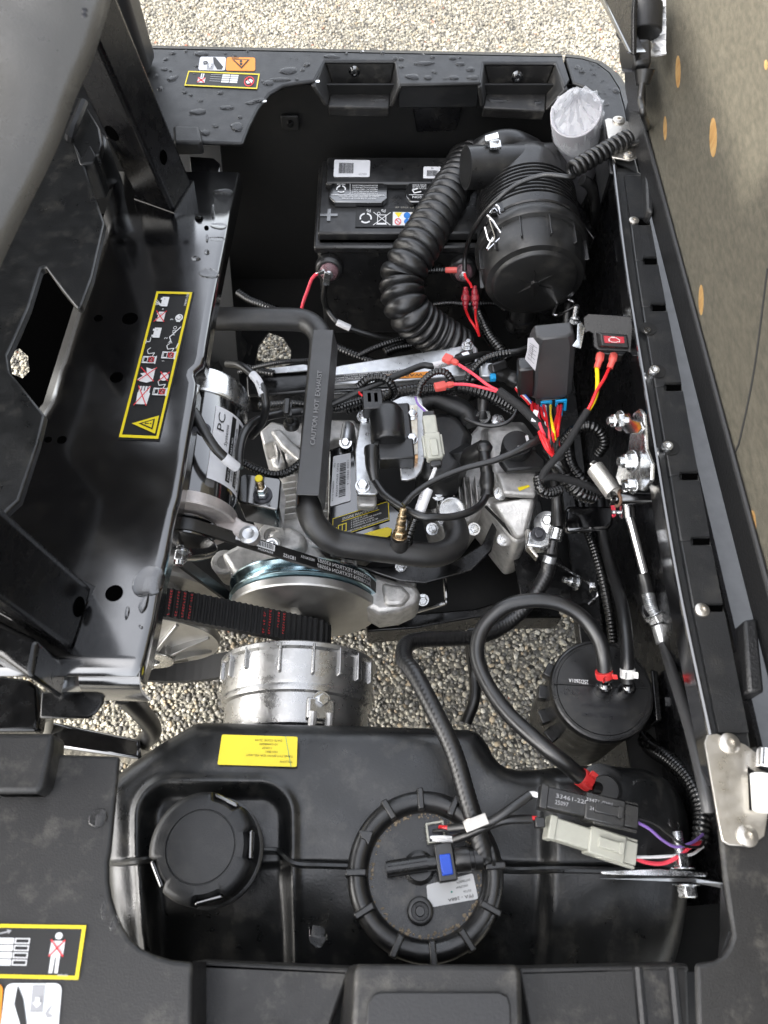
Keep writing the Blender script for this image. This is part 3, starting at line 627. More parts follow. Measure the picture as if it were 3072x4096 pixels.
# ================================================================== posts and left-hand body pieces
def post(base, tops, label, zb, ztop=1.86, matn='dull_black', holes=()):
    b = [P(q, zb) for q in base]; t = []
    for p, q in zip(b, tops):
        r = PY(q, p.y); k = (ztop-p.z)/(r.z-p.z); t.append(p+(r-p)*k)
    # keep edges parallel: use mean direction
    d = sum(((y-x) for x, y in zip(b, t)), Vector())/len(b); t = [x+d for x in b]
    root = thing('roof_post', label, 'post', sum(b, Vector())/4, 'roof posts')
    M().prism(b, d).build('tube', matn, root, bevel=.006, seg=3)
    for f0, f1, u, h, r in holes:
        a = b[f0].lerp(b[f1], u)+d*h; nn = (b[f1]-b[f0]).cross(d).normalized()
        cc = sum(b, Vector())/4
        if nn.dot(b[f0]-cc) < 0: nn = -nn
        M().lathe([(r*1.15, .0003), (r, .0012), (r*.9, -.003), (.0004, -.003)], a, nn, 18, up=d, rmod=None).build('hole', 'void', root)
    # weld foot
    M().tube(b+[b[0]], .004, 6, .01, smooth=False).build('weld', matn, root)
    return root, b, d
post([c1(820, 1205), c1(1050, 1290), c1(1160, 1105), c1(960, 1010)], [c1(480, 560), c1(600, 235), c1(690, 0), c1(560, 0)], 'black steel roof post with round holes at the far end of platform', PZ+.004,
     holes=((0, 1, .25, .086, .0085), (0, 1, .30, .215, .0085), (0, 1, .3, .30, .0085), (1, 2, .42, .055, .0075)))
post([d2(-60, 700), d2(480, 1010), d2(620, 590), d2(60, 300)], [d2(-700, 300), d2(0, 680), d2(0, 50), d2(-500, -200)], 'black steel roof post at the near end of the platform', PZ+.004, holes=((1, 2, .62, .012, .0085),))
M().prism([Vector((-2.3, 1.50, 1.86)), Vector((-.70, 1.50, 1.86)), Vector((-.70, -.72, 1.86)), Vector((-2.3, -.72, 1.86))], (0, 0, .03)).build('shade_roof', 'matte', bevel=.012, label='unseen dark roof slab added to shade the bay from the sun', cat='roof')  # unseen roof, added and sized to block sun and darken platform reflections
def left_body():
    r = thing('side_cowl', 'dark textured plastic cowl with a notch beside the steel platform', 'cowl', P((150, 1500), .4))
    z = .79
    poly = [c1(330, 560), c1(490, 590), c1(600, 770), c1(618, 860), c1(600, 930), c1(500, 960), c1(560, 1150), c1(630, 1340), c4(610, 180), c4(540, 370), c4(510, 385), c4(400, 250), c4(300, 108), c4(270, 120), c4(190, 378), c4(120, 540), c4(45, 700), c4(60, 805), c4(150, 912), c4(295, 1092), c4(250, 1280), c4(125, 1659), d2(60, 60), (-200, 2300), (-420, 1300), (-200, 500)]
    slab([P(q, z) for q in poly], .010).build('panel', 'tank', r, bevel=.005, seg=3)
    M().tube([P(c1(505, 620), z+.012), P(c1(430, 800), z+.012), P(c1(420, 830), z+.004)], .006, 8, .01).build('rib', 'grey_plastic', r)
    M().prism([P(q, z+.002) for q in (c1(430, 830), c1(490, 950), c1(540, 870), c1(580, 940), c1(560, 980), c1(480, 990))], (0, 0, -.05)).build('gusset', 'plastic', r, bevel=.003)
    b = thing('rubber_bumper', 'short round black rubber bumper behind the roof post', 'bumper', P(c1(590, 1080), PZ))
    M().lathe([(.030, 0), (.030, .05), (.027, .055), (.010, .056)], P(c1(590, 1085), PZ+.002), (0, 0, 1), 24).build('pad', 'rubber', b, bevel=.002)
    hexm(M(), P(c1(555, 990), PZ+.058), (0, 0, 1), .008, .006).build('bolt', 'zinc', b)
    # near block
    k = thing('step_block', 'stepped black steel block standing before the lower roof post', 'block', P((60, 2500), .5))
    M().prism([P(q, .76) for q in (d2(-200, 680), d2(0, 800), d2(255, 930), d2(205, 1185), d2(0, 1040), d2(-200, 960))], (0, 0, -.07)).build('block', 'paint', k, bevel=.005)
    # blurred rounded cover close to the lens
    g = thing('grab_cover', 'smooth rounded grey-brown plastic cover out of focus in the corner', 'cover', P((100, 300), .9))
    cur = [c1(720, -330), c1(690, -150), c1(668, 10), c1(605, 230), c1(545, 400), c1(455, 600), c1(335, 920), c1(100, 1400), c1(-60, 1750)]
    zz = [1.08, 1.07, 1.06, 1.05, 1.04, 1.03, 1.01, .98, .96]
    E = [P(q, h) for q, h in zip(cur, zz)]; rows = []
    E, _ = crom(E, .012)
    for i, e in enumerate(E):
        t = (E[min(i+1, len(E)-1)]-E[max(0, i-1)]).normalized(); nn = Vector((t.y, -t.x, 0)).normalized()
        if nn.x > 0: nn = -nn
        rows.append([e+nn*.09+Vector((0, 0, -.05)), e+nn*.04+Vector((0, 0, -.03)), e+nn*.012+Vector((0, 0, -.012)), e, e+nn*.006+Vector((0, 0, .012)), e+nn*.02+Vector((0, 0, .024)), e+nn*.05+Vector((0, 0, .036)), e+nn*.11+Vector((0, 0, .042)), e+nn*.25+Vector((0, 0, .04)), e+nn*.25+Vector((0, 0, -.05))])
    M().rings(rows).build('shell', 'sill_blur', g, smooth=80)
    # screw pips
    for q in (c1(513, 65), c1(511, 95)):
        M().lathe([(.0022, 0), (.0018, .001)], P(q, 1.10), (0, 0, 1), 10).build('screw', 'bolt_dark', g)
    # tall panel beyond the far post
    h = thing('end_panel', 'grey textured plastic panel standing behind the far roof post', 'panel', P((560, 200), .7))
    A0, B0 = P(c1(952, 350), .722), P(c1(905, 480), .722); A1 = Vector((-1.1, A0.y, .722)); B1 = Vector((-1.1, B0.y, .722))
    M().loft([[A0, A1, B1, B0], [p+Vector((-.012, 0, .75)) for p in (A0, A1, B1, B0)]]).build('sheet', 'grey_plastic', h, bevel=.012, seg=4)
    s = thing('underbody_rail', 'black underbody rail crossing below the platform corner', 'rail', P(d2(600, 1550), .3))
    M().loft([[P(d2(330, 1465), .45), P(d2(930, 1590), .45), P(d2(930, 1720), .45), P(d2(330, 1640), .45)], [P(d2(330, 1465), .45)-Vector((0, 0, .05)), P(d2(930, 1590), .45)-Vector((0, 0, .05)), P(d2(930, 1720), .45)-Vector((0, 0, .05)), P(d2(330, 1640), .45)-Vector((0, 0, .05))]]).build('channel', 'gloss', s, bevel=.004)
    M().cyl(P(d2(300, 1430), .47), P(d2(290, 1560), .44), .010).build('spacer', 'rim_beige', s)
    M().prism([P(d2(*q), .60) for q in ((-300, 1120), (180, 1190), (250, 1235), (262, 1440), (245, 1535), (-300, 1540))], (0, 0, -.02)).build('lower_panel', 'paint', s, bevel=.004)
    M().tube(T(d2, (820, 1290, .60), (900, 1370, .56), (985, 1470, .50), (1010, 1540, .46), (950, 1610, .42)), .011, 12).build('drain_hose', 'rubber', label='short black drain hose bending down beside platform corner', cat='hose')
left_body()

# ================================================================== near body panel
def near_panel():
    r = thing('body_panel', 'dusty black plastic panel along the near edge with warning stickers', 'body panel', P((800, 3900), .3))
    poly = [(-300, 2960), d5(0, 160), d5(285, 160), d5(660, 172), d5(610, 700), d5(598, 760), d5(600, 870), d5(612, 950), d5(640, 1040), d5(675, 1120), d5(720, 1190), d5(780, 1240), d5(850, 1272), d5(940, 1300), d5(1065, 1312), d5(1060, 1700), (760, 4350), (-300, 4350)]
    slab([P(q, RIM) for q in poly], .006).build('top_panel', 'dusty', r, bevel=.004, seg=3)
    M().prism([P(q, RIM+.02) for q in (d5(-300, 40), d5(294, 42), d5(285, 130), d5(245, 320), d5(225, 360), d5(195, 377), d5(-300, 377))], (0, 0, -.03)).build('raised_corner', 'dusty', r, bevel=.005, seg=3)
    # pocket floors, central block
    M().prism([P(q, .675) for q in (d5(1085, 1300), d6(560, 1345), d6(420, 1750), (780, 4300))], (0, 0, -.006)).build('pocket', 'dusty', r, bevel=.003)
    M().prism([P(q, .675) for q in (d6(1480, 1345), d7(1205, 1350), d7(1225, 1900), d6(1560, 1800))], (0, 0, -.006)).build('pocket', 'dusty', r, bevel=.003)
    for a, b, c, d in ((d5(1065, 1306), d5(1064, 1750), d5(1140, 1310), d5(1140, 1750)),):
        M().prism([P(a, RIM-.004), P(b, RIM-.004), P(d, .676), P(c, .676)], (0, 0, -.004)).build('pocket_side', 'dusty', r, bevel=.002)
    def lf(z, pts): return [P(q, z) for q in pts]
    top = [d6(605, 1322), d6(1462, 1325), d6(1500, 1345), d6(1510, 1800), d6(560, 1800), d6(580, 1345)]
    bt = [d6(560, 1335), d6(1475, 1335), d6(1500, 1350), d6(1530, 1830), d6(460, 1830), d6(520, 1350)]
    a = lf(RIM, top); b = [Vector((q.x, q.y, .67)) for q in lf(.70, bt)]
    M().loft([b, a]).build('centre_block', 'dusty', r, bevel=.006, seg=3)
    M().prism([P(q, RIM+.003) for q in (d6(650, 1540), d6(690, 1485), d6(740, 1478), d6(1380, 1478), d6(1425, 1500), d6(1440, 1550), d6(1450, 1800), d6(640, 1800))], (0, 0, -.002)).build('block_inset', 'grey_plastic', r, bevel=.0015)
    # back wall of the pockets and skirt
    for k, (a, b) in enumerate(((d5(1065, 1306), d6(560, 1345)), (d6(1490, 1345), d7(1205, 1352)))):
        A, B = P(a, .675), P(b, .675); M().prism([A, B, B-Vector((0, 0, .05)), A-Vector((0, 0, .05))], (0, -.006, 0)).build('pocket_lip', 'dusty', r, bevel=.002)
    for q in ((920, 1370), (1112, 1370)):
        A = P(d7(*q), .676); B = P(d7(q[0]+40, q[1]+420), .676); M().tube([A, B], .004, 8, .05).build('rib', 'grey_plastic', r)
    # skirt below the outer edge
    M().prism([P((-300, 4350), RIM), P((2600, 4350), RIM), P((2600, 4350), RIM)-Vector((0, .04, .35)), P((-300, 4350), RIM)-Vector((0, .04, .35))], (0, -.006, 0)).build('side_skirt', 'dusty', r)
    # stickers
    o, A = decal(r, 'instruction_label', 'black_print', [P(q, RIM) for q in (d5(-330, 1095), d5(480, 1108), d5(436, 1408), d5(-370, 1390))], 810, 300)
    A.frame('yellow', 0, 0, 810, 300, 20); A.disc('white_print', 668, 62, 20); A.poly('white_print', [(632, 90), (706, 90), (706, 170), (694, 172), (690, 110), (690, 268), (672, 268), (670, 180), (664, 180), (660, 268), (640, 268), (640, 172), (628, 170)]); A.line('red_print', (630, 84), (708, 176), 9, .001); A.line('red_print', (708, 84), (630, 176), 9, .001)
    for j in range(3):
        for k in range(4): A.frame('white_print', 250+j*90, 78+k*40, 82, 32, 6) if j > 1 else A.rect('white_print', 250+j*90, 78+k*40, 84, 34)
    A.poly('grey_print', [(300, 60), (380, 40), (376, 30), (404, 34), (390, 56), (384, 48), (310, 66)], .0006)
    A.text('white_print', '74064-G01', 690, 282, 10)
    A.build(o)
    o, A = decal(r, 'pinch_label', 'white_bright', [P(q, RIM) for q in (d5(35, 1428), d5(345, 1428), d5(320, 1720), d5(0, 1720))], 320, 300, 40)
    A.poly('black_print', [(70, 10), (110, 90), (130, 170), (150, 260), (110, 240), (62, 120)]); A.rect('grey_print', 155, 10, 70, 160); A.rect('white_print', 148, 165, 86, 12, .0008); A.poly('white_print', [(180, 80), (205, 80), (205, 110), (220, 110), (192, 140), (165, 110), (180, 110)], .001); A.poly('grey_print', [(250, 150), (285, 110), (260, 170), (290, 190), (255, 200), (240, 175)])
    A.build(o)
    o, A = decal(r, 'orange_label', 'orange', [P(q, RIM) for q in (d5(-260, 1425), d5(20, 1428), d5(0, 1720), d5(-290, 1720))], 280, 290, 40)
    A.poly('black_print', [(40, 60), (240, 60), (140, 240)]); A.build(o)
    # clear strip laid over the sticker
    c = thing('body_panel', 'worn black plastic corner panel around the near hinge', 'body panel', P((2900, 3700), .3))
    poly = [(2872, 3120), d7(1300, 100), d7(1380, 560), d7(1410, 860), d7(1430, 1000), d7(1462, 1180), d7(1440, 1250), d7(1400, 1310), d7(1360, 1335), d7(1252, 1352), d7(1262, 1750), (2830, 4350), (3500, 4350), (3400, 3000), (3010, 2985)]
    slab([P(q, RIM+.001) for q in poly], .006).build('top_panel', 'dusty', c, bevel=.004, seg=3)
    M().prism([P(d7(1395, 900), RIM-.006), P(d7(1445, 1150), RIM-.006), P(d7(1385, 1310), RIM-.006), P(d7(1375, 1330), .62), P(d7(1385, 1180), .60), P(d7(1390, 900), .64)], (.003, 0, 0)).build('inner_flange', 'grey_plastic', c)
near_panel()
M().prism([Vector((-.40, -.034, .60)), Vector((.42, -.034, .60)), Vector((.42, -.30, .60)), Vector((-.40, -.30, .60))], (0, 0, -.004)).build('under_sheet', 'matte', label='dark sheet closing the space beneath the near panel', cat='sheet')
M().prism([Vector((.285, .25, .47)), Vector((.60, .25, .47)), Vector((.60, -.25, .47)), Vector((.285, -.25, .47))], (0, 0, -.004)).build('corner_sheet', 'matte', label='dark floor sheet below the right end of the tank', cat='sheet')
slab([P(c4(*q), .46) for q in ((-500, -300), (750, -300), (600, 700), (420, 1500), (150, 2400), (-300, 2600), (-700, 1500))], .004, [[P(c4(*q), .46) for q in ((30, 690), (120, 640), (185, 700), (195, 805), (150, 850), (60, 815))]]).build('floor_sheet', 'void', label='black floor sheet glimpsed through the cowl notch', cat='sheet')
# ================================================================== frame below the engine
def cradle():
    r = thing('engine_cradle', 'black painted steel cradle and pan beneath the engine', 'cradle', (0, .6, .2))
    poly = [(900, 1050), (2330, 1050), (2440, 2250), (2190, 2440), (1900, 2470), (1500, 2480), (900, 2480), (560, 2400), (620, 1300)]
    hole = [(1010, 1500), (1035, 1380), (1075, 1325), (1130, 1345), (1165, 1400), (1160, 1455), (1100, 1480)]
    slab([P(q, .30) for q in poly], .004, [[P(q, .30) for q in hole]]).build('pan', 'matte', r)
    a, b = P(d3(500, 800), .33), P(d4(640, 450), .33)
    M().prism([P(d3(1050, 790), .33), P(d3(1659, 738), .33), P((2190, 2350), .33), P((2250, 2470), .33), P((1910, 2470), .33), P(d3(1330, 850), .33), P(d3(1060, 870), .33)], (0, 0, -.05)).build('crossmember', 'paint', r, bevel=.003)
    M().prism([P((2330, 1900), .36), P((2400, 1900), .36), P((2470, 2900), .30), P((2380, 2900), .30)], (0, 0, -.05)).build('side_rail', 'paint', r, bevel=.003)
    M().prism([P(q, .42) for q in (d4(540, 0), d4(600, 330), d4(620, 450), d4(930, 440), d4(945, 380), d4(800, 270), d4(740, 180), d4(700, 0))], (0, 0, -.004)).build('gusset_plate', 'paint', r, bevel=.002)
    M().tube([P(d4(695, 225), .47), P(d4(930, 375), .43), P(d4(900, 440), .42)], .0016, 6).build('edge_wire', 'zinc', r)
    p = P(d4(850, 350), .44); bolt(r, p, (-1, .12, .35), .0072, .009, stud=.02); M().lathe([(.0105, 0), (.0105, .002)], p+Vector((.001, 0, 0)), (-1, .12, .35), 18).build('washer', 'zinc', r)
    p = P(d4(905, 365), .435); bolt(r, p, (1, -.1, .2), .0065, .007)
    M().tube([P(d3(1320, 760), .36), P(d3(1480, 712), .36), P(d3(1500, 690), .37), P(d3(1490, 560), .38)], .003, 8).build('hanger_rod', 'gloss', r)
cradle()
def far_wheel():
    c = Vector((-.45, .93, .21)); w = thing('tyre', 'ribbed black tyre glimpsed below the exhaust bend', 'tyre', (c.x, c.y, 0))
    M().lathe([(.12, -.07), (.19, -.085), (.205, -.07), (.21, -.05), (.21, .05), (.205, .07), (.19, .085), (.12, .07)], Vector((-.45, .93, .21)), (.25, 1, 0), 40).build('carcass', 'tyre', w)
    x, y, z = frame((.25, 1, 0))
    mm = M()
    for k in range(30):
        a = 2*math.pi*k/30; d = x*math.cos(a)+y*math.sin(a); t = -x*math.sin(a)+y*math.cos(a)
        for s in (-1, 1): mm.box(Vector((-.45, .93, .21))+d*.211+z*(s*.035)+t*(.008*s), (.012, .016, .065), (d, (t+z*.3*s).normalized(), (z-t*.3*s).normalized()))
    mm.build('tread', 'tyre', w, kind='stuff')
far_wheel()

# ================================================================== fuel tank
TZ = .56
def project(p):
    q = p-CAM; d = q.dot(FW); return (1536+FPX*q.x/d, 2048-FPX*q.dot(UP)/d)
def tank():
    root = thing('fuel_tank', 'wide moulded black plastic fuel tank with a raised seam', 'fuel tank', P((1600, 3400), .3))
    ow = [(215, 1690), (262, 1648), (300, 1620), (345, 1588), (400, 1553), (432, 1545), (600, 1548), (800, 1553), (1010, 1561), (1040, 1570), (1058, 1590), (1068, 1612), (1085, 1638), (1115, 1652), (1180, 1652), (1250, 1645), (1390, 1648), (1440, 1668), (1472, 1697), (1492, 1735), (1505, 1800), (1512, 1900), (1505, 2060), (1480, 2130), (1400, 2160), (300, 2160), (215, 2100)]
    poly, _ = crom([P(W(*q), TZ) for q in ow+[ow[0]]], .01); poly = np.array([(p.x, p.y) for p in poly[:-1]])
    h = .0026; x0, y0 = poly.min(0)-h*2; x1, y1 = poly.max(0)+h*2; nx = int((x1-x0)/h); ny = int((y1-y0)/h)
    gx, gy = np.meshgrid(x0+np.arange(nx)*h, y0+np.arange(ny)*h); pt = np.stack([gx.ravel(), gy.ravel()], 1)
    best = np.full(len(pt), 9.); near = np.zeros_like(pt); inside = np.zeros(len(pt), bool)
    for i in range(len(poly)):
        a, b = poly[i], poly[(i+1) % len(poly)]; d = b-a; t = np.clip(((pt-a)@d)/(d@d), 0, 1); q = a+t[:, None]*d; e = np.hypot(*(pt-q).T); mk = e < best; best[mk] = e[mk]; near[mk] = q[mk]
        cr = ((a[1] > pt[:, 1]) != (b[1] > pt[:, 1])); xx = a[0]+(pt[:, 1]-a[1])/((b[1]-a[1]) or 1e-9)*d[0]; inside ^= cr & (pt[:, 0] < xx)
    ins = inside.reshape(ny, nx); near_ = near.reshape(ny, nx, 2); dist = best.reshape(ny, nx)
    adj = np.zeros_like(ins); adj[1:] |= ins[:-1]; adj[:-1] |= ins[1:]; adj[:, 1:] |= ins[:, :-1]; adj[:, :-1] |= ins[:, 1:]
    d2_ = adj.copy(); d2_[:, 1:] |= adj[:, :-1]; d2_[:, :-1] |= adj[:, 1:]
    use = ins | d2_
    def ss(a, b, t): t = np.clip((t-a)/(b-a), 0, 1); return t*t*(3-2*t)
    # photo coordinates of each plan point on the tank plane
    X, Y = gx, gy; dz = TZ-CAMZ; de = Y*FW.y+dz*FW.z; U = (1536+FPX*X/de)/1.8517; VV = (2048-FPX*(Y*UP.y+dz*UP.z)/de)/1.8517
    zz = np.zeros_like(X)
    seam = 1862+4*np.sin(U/60)
    cx, cy, rr = 462, 1000, 0
    # recess round the filler cap, running down to the near side, with rounded corners
    qx = np.abs(U-465)-(152-58); qy = np.abs(VV-2000)-(297-58); sd = np.hypot(np.maximum(qx, 0), np.maximum(qy, 0))+np.minimum(np.maximum(qx, qy), 0)-58
    zz -= .017*(1-ss(-20, 14, sd)); zz += .005*np.exp(-((sd-16)/11)**2)
    zz += .013*ss(1160, 1204, U)*ss(1640, 1690, VV)
    zz -= .010*ss(1300, 1500, U)
    low = ss(seam-2, seam+8, VV); zz -= low*(.006+.035*np.clip((VV-1862)/250, 0, 1)**1.2)
    zz -= .012*np.clip((1700-VV)/150, 0, 1)**2
    
    zz += .0012*np.sin(U/37)*np.sin(VV/31)
    r = .026; dd = np.where(ins, dist, 0); k = np.clip(1-dd/r, 0, 1); zz -= r*(1-np.sqrt(np.clip(1-k*k, 0, 1)))
    idx = -np.ones((ny, nx), int); vs = []
    for j in range(ny):
        for i in range(nx):
            if use[j, i]:
                idx[j, i] = len(vs); p = (gx[j, i], gy[j, i]) if ins[j, i] else near_[j, i]; vs.append(Vector((p[0], p[1], TZ+zz[j, i])))
    fs = []; ec = {}
    for j in range(ny-1):
        for i in range(nx-1):
            q = (idx[j, i], idx[j, i+1], idx[j+1, i+1], idx[j+1, i])
            if min(q) >= 0 and (ins[j, i] or ins[j, i+1] or ins[j+1, i+1] or ins[j+1, i]):
                fs.append(q)
                for a, b in ((0, 1), (1, 2), (2, 3), (3, 0)): e = tuple(sorted((q[a], q[b]))); ec[e] = ec.get(e, 0)+1
    mm = M(); mm.v = vs; mm.f = fs; n0 = len(vs); mp = {}
    for (a, b), c in list(ec.items()):
        if c == 1:
            for q in (a, b):
                if q not in mp: mp[q] = len(mm.v); mm.v.append(Vector((mm.v[q].x, mm.v[q].y, TZ-.22)))
            mm.f.append((a, b, mp[b], mp[a]))
    ob = mm.build('shell', 'tank', root, smooth=70)
    zmap = lambda u, v: 0
    def surf(w, lift=0):
        """world point on the moulded surface under a W coordinate"""
        z = TZ
        for _ in range(4):
            p = P(W(*w), z); i = min(nx-1, max(0, int(round((p.x-x0)/h)))); j = min(ny-1, max(0, int(round((p.y-y0)/h)))); z = TZ+zz[j, i]
        return P(W(*w), z+lift)
    # parting seam
    for pts in ([(225, 1868), (300, 1860), (340, 1852), (372, 1838), (400, 1832)], [(540, 1838), (580, 1838), (603, 1840), (618, 1852), (640, 1866), (700, 1869), (775, 1871)], [(1070, 1878), (1130, 1880), (1200, 1878), (1300, 1880), (1420, 1884), (1510, 1888)]):
        q = [surf(w, .003) for w in pts]; mm = M(); mm.tube(q, .0035, 8, .004, flat=1.6); mm.build('seam', 'tank', root)
    for pts, mt_ in (([(580, 1595), (596, 1620), (616, 1655)], 'green_mark'),):
        pass
    # yellow sticker, printed upside down to us
    cs = [surf(w, .002) for w in ((641, 1657), (470, 1652), (480, 1587), (643, 1592))]
    z = max(q.z for q in cs)+.0006; cs = [P(W(*w), z) for w in ((641, 1657), (470, 1652), (480, 1587), (643, 1592))]
    o, A = decal(root, 'yellow_label', 'yellow_label', cs, 430, 185, 8, lift=.001)
    for t, x, y in (('YELLOW', 22, 34), ('TANK,TXT,EFI,W/ SDR-YEL-ASSY', 22, 68), ('10212891', 105, 92), ('112927', 140, 115), ('10123448G04', 108, 138), ('DATE CODE: 26104', 85, 162)): A.text('black_print', t, x, y, 13)
    A.line('green_mark', (30, 0), (68, 185), 3); A.build(o)
    # drying marks and a puddle
    return root, surf
TANK, tsurf = tank()

def cap():
    r = thing('screw_cap', 'round black screw cap with notched rim on the tank', 'cap', tsurf((452, 1830)))
    c = P(d5(1150, 690), .575); R = m(286*.7233, c)*1.0
    nt_ = [R_(a) for a in (66, 3, -76, -150)]
    def rm(a, h):
        # frame() for +Z axis: x = up x z
        return 1
    x, y, z = frame((0, 0, 1)); prof = [(R*.9, -.02), (R*.97, -.01), (R, 0), (R, .018), (R*.985, .026), (R*.93, .031), (R*.84, .033), (R*.655, .0335), (R*.645, .0322), (R*.63, .0322), (R*.62, .0335), (R*.3, .034), (.0005, .034)]
    n = 144; rg = []
    for rr, h in prof:
        ring = []
        for k in range(n):
            a = 2*math.pi*k/n; d = min(abs((a-b+math.pi) % (2*math.pi)-math.pi) for b in nt_); s = 1
            if rr > R*.8 and h > -.005: s = 1-.13*max(0, min(1, (R_(19)-d)/R_(4)))*min(1, (rr-R*.8)/(R*.1))
            ring.append(c+Vector((rr*s*math.cos(a), rr*s*math.sin(a), h)))
        rg.append(ring)
    M().rings(rg).build('knob', 'plastic', r, smooth=40)
    for a in nt_:
        p = c+Vector((math.cos(a), math.sin(a), 0))*R*.90+Vector((0, 0, .023)); d = Vector((math.cos(a), math.sin(a), 0)); t = Vector((-d.y, d.x, 0))
        M().box(p, (R*.10, R*.52, .008), (d, t, Vector((0, 0, 1)))).build('notch', 'gloss', r, bevel=.002)
    M().lathe([(R*.8, -.05), (R*.8, -.012)], c, (0, 0, 1), 40).build('neck', 'tank', r)
    M().lathe([(R*1.02, -.022), (R*1.02, -.016), (R*.9, -.013)], c, (0, 0, 1), 48).build('collar', 'tank', r)
cap()

def pump():
    r = thing('fuel_pump_module', 'black fuel pump module with ribbed lock ring on the tank', 'fuel pump', P(S(1703, 3499), TZ))
    c = P(S(1700, 3496), TZ+.006); Ro = m(311, c); Ri = m(230, c)
    prof = [(Ro*1.0, -.012), (Ro, .006), (Ro*.985, .013), (Ro*.95, .018), (Ro*.88, .020), (Ro*.80, .0185), (Ri*1.01, .014), (Ri*.985, .004), (Ri*.97, -.012)]
    M().lathe(prof, c, (0, 0, 1), 72).build('lock_ring', 'moulded', r, smooth=50)
    for a in (93, 64, 122, 180, 209, 245, 274, 303, 333, 5, 35):
        a = R_(a); d = Vector((math.cos(a), math.sin(a), 0)); t = Vector((-d.y, d.x, 0)); q = c+d*((Ro+Ri)/2*1.01)
        M().loft([[q+d*(s*(Ro-Ri)*.54)+t*(w*.0042)+Vector((0, 0, .004)) for s, w in ((-1, -1), (1, -1), (1, 1), (-1, 1))], [q+d*(s*(Ro-Ri)*.50)+t*(w*.003)+Vector((0, 0, .0235)) for s, w in ((-1, -1), (1, -1), (1, 1), (-1, 1))]]).build('rib', 'moulded', r, bevel=.0012)
    M().prism([P(q, c.z+.021) for q in (d6(600, 580), d6(685, 590), d6(655, 668), d6(640, 640), d6(615, 625))], (0, 0, -.006)).build('arrow_mark', 'moulded', r, bevel=.001)
    dz = c.z+.002
    M().lathe([(Ri*1.0, -.003), (Ri*1.0, 0), (.0005, .0)], Vector((c.x, c.y, dz)), (0, 0, 1), 64).build('plate', 'pump_plate', r)
    # ring of dirt round the plate
    mm = M(); rng = random.Random(4)
    for k in range(170):
        a = rng.uniform(0, 6.28); rr = Ri*rng.uniform(.9, .985); s = rng.uniform(.0006, .0018); mm.lathe([(s, 0), (s*.6, s*.5)], Vector((c.x+rr*math.cos(a), c.y+rr*math.sin(a), dz)), (0, 0, 1), 5)
    mm.build('grit', 'dirt', r, kind='stuff')
    # raised round boss, outlet port, nozzle
    q = P(d6(940, 1030), dz); M().lathe([(.0125, 0), (.0125, .006), (.0112, .007), (.0085, .007), (.0075, -.001), (.005, -.001), (.004, .003), (.0004, .003)], q, (0, 0, 1), 28).build('port', 'moulded', r, smooth=50)
    q = P(d6(935, 790), dz); M().lathe([(.0155, 0), (.0155, .004), (.012, .006), (.012, .012)], q, (0, 0, 1), 28).build('boss', 'moulded', r)
    zz = dz+.018
    a, b = P(d6(755, 800), zz), P(d6(985, 765), zz); ax = (b-a).normalized(); M().tube([a, a.lerp(b, .5), b], .0072, 16).build('nozzle', 'moulded', r)
    for k in range(4):
        x, y, z = frame(ax); an = R_(30+40*k); o_ = x*math.cos(an)+y*math.sin(an); M().box(a.lerp(b, .5)+o_*.0072, ((b-a).length*.94, .0016, .0016), (ax, ax.cross(o_), o_)).build('rib', 'moulded', r)
    M().cyl(P(d6(985, 768), zz), P(d6(1060, 757), zz), .0065).build('neck', 'moulded', r)
    # quick connector
    q = thing('quick_connector', 'black fuel quick connector with a bright blue locking button', 'connector', P(d6(1100, 760), zz))
    a, b = P(d6(1030, 770), zz), P(d6(1130, 755), zz); ax = (b-a).normalized(); x = ax; y = Vector((0, 0, 1)).cross(ax)
    M().box((a+b)/2+Vector((0, 0, .001)), (.0175, .033, .016), (x, y, Vector((0, 0, 1)))).build('latch_frame', 'rubber', q, bevel=.0015)
    M().box(P(d6(1085, 772), zz+.0095), (.0105, .018, .005), (x, y, Vector((0, 0, 1)))).build('button', 'deep_blue', q, bevel=.001)
    a, b = P(d6(1130, 750), zz), P(d6(1270, 730), zz)
    M().lathe([(.0105, 0), (.0115, .002), (.0115, .014), (.0098, .0145), (.0098, .018), (.0112, .0185), (.0112, .026), (.0085, .027), (.0085, .034), (.0102, .035), (.0102, .0375)], a, b-a, 24).build('barrel', 'moulded', q, smooth=40)
    # wiring socket
    w = thing('wiring_socket', 'small white socket with red black and white leads on the pump', 'socket', P(d6(1030, 590), dz))
    sq = [d6(970, 543), d6(1070, 525), d6(1085, 640), d6(985, 655)]; top = dz+.014
    slab([P(k, top) for k in sq], .014, [[P(k, top) for k in (d6(982, 552), d6(1062, 538), d6(1074, 632), d6(994, 645))]]).build('housing', 'cream', w, bevel=.0006)
    M().prism([P(k, top-.006) for k in (d6(980, 550), d6(1064, 536), d6(1076, 634), d6(992, 647))], (0, 0, -.004)).build('floor', 'bolt_dark', w)
    for nm, mt_, pts in (('red_lead', 'red_wire', ((1050, 565, top), (1080, 568, top+.006), (1110, 568, top+.006))), ('black_lead', 'black_wire', ((1015, 585, top), (1060, 582, top+.006), (1110, 585, top+.005))), ('white_lead', 'white_wire', ((1000, 622, top), (1060, 620, top+.006), (1140, 625, top+.004))), ('white_lead', 'white_wire', ((1010, 636, top), (1080, 640, top+.005), (1140, 640, top+.003)))):
        M().tube(T(d6, *pts), .0016 if 'red' not in nm else .0021, 8, .003).build(nm, mt_, w)
    # paper sticker
    o, A = decal(r, 'part_label', 'white_bright', [P(k, dz+.0012) for k in (d6(1262, 962), d6(985, 1012), d6(975, 885), d6(1232, 820))], 280, 150, 12, lift=.001)
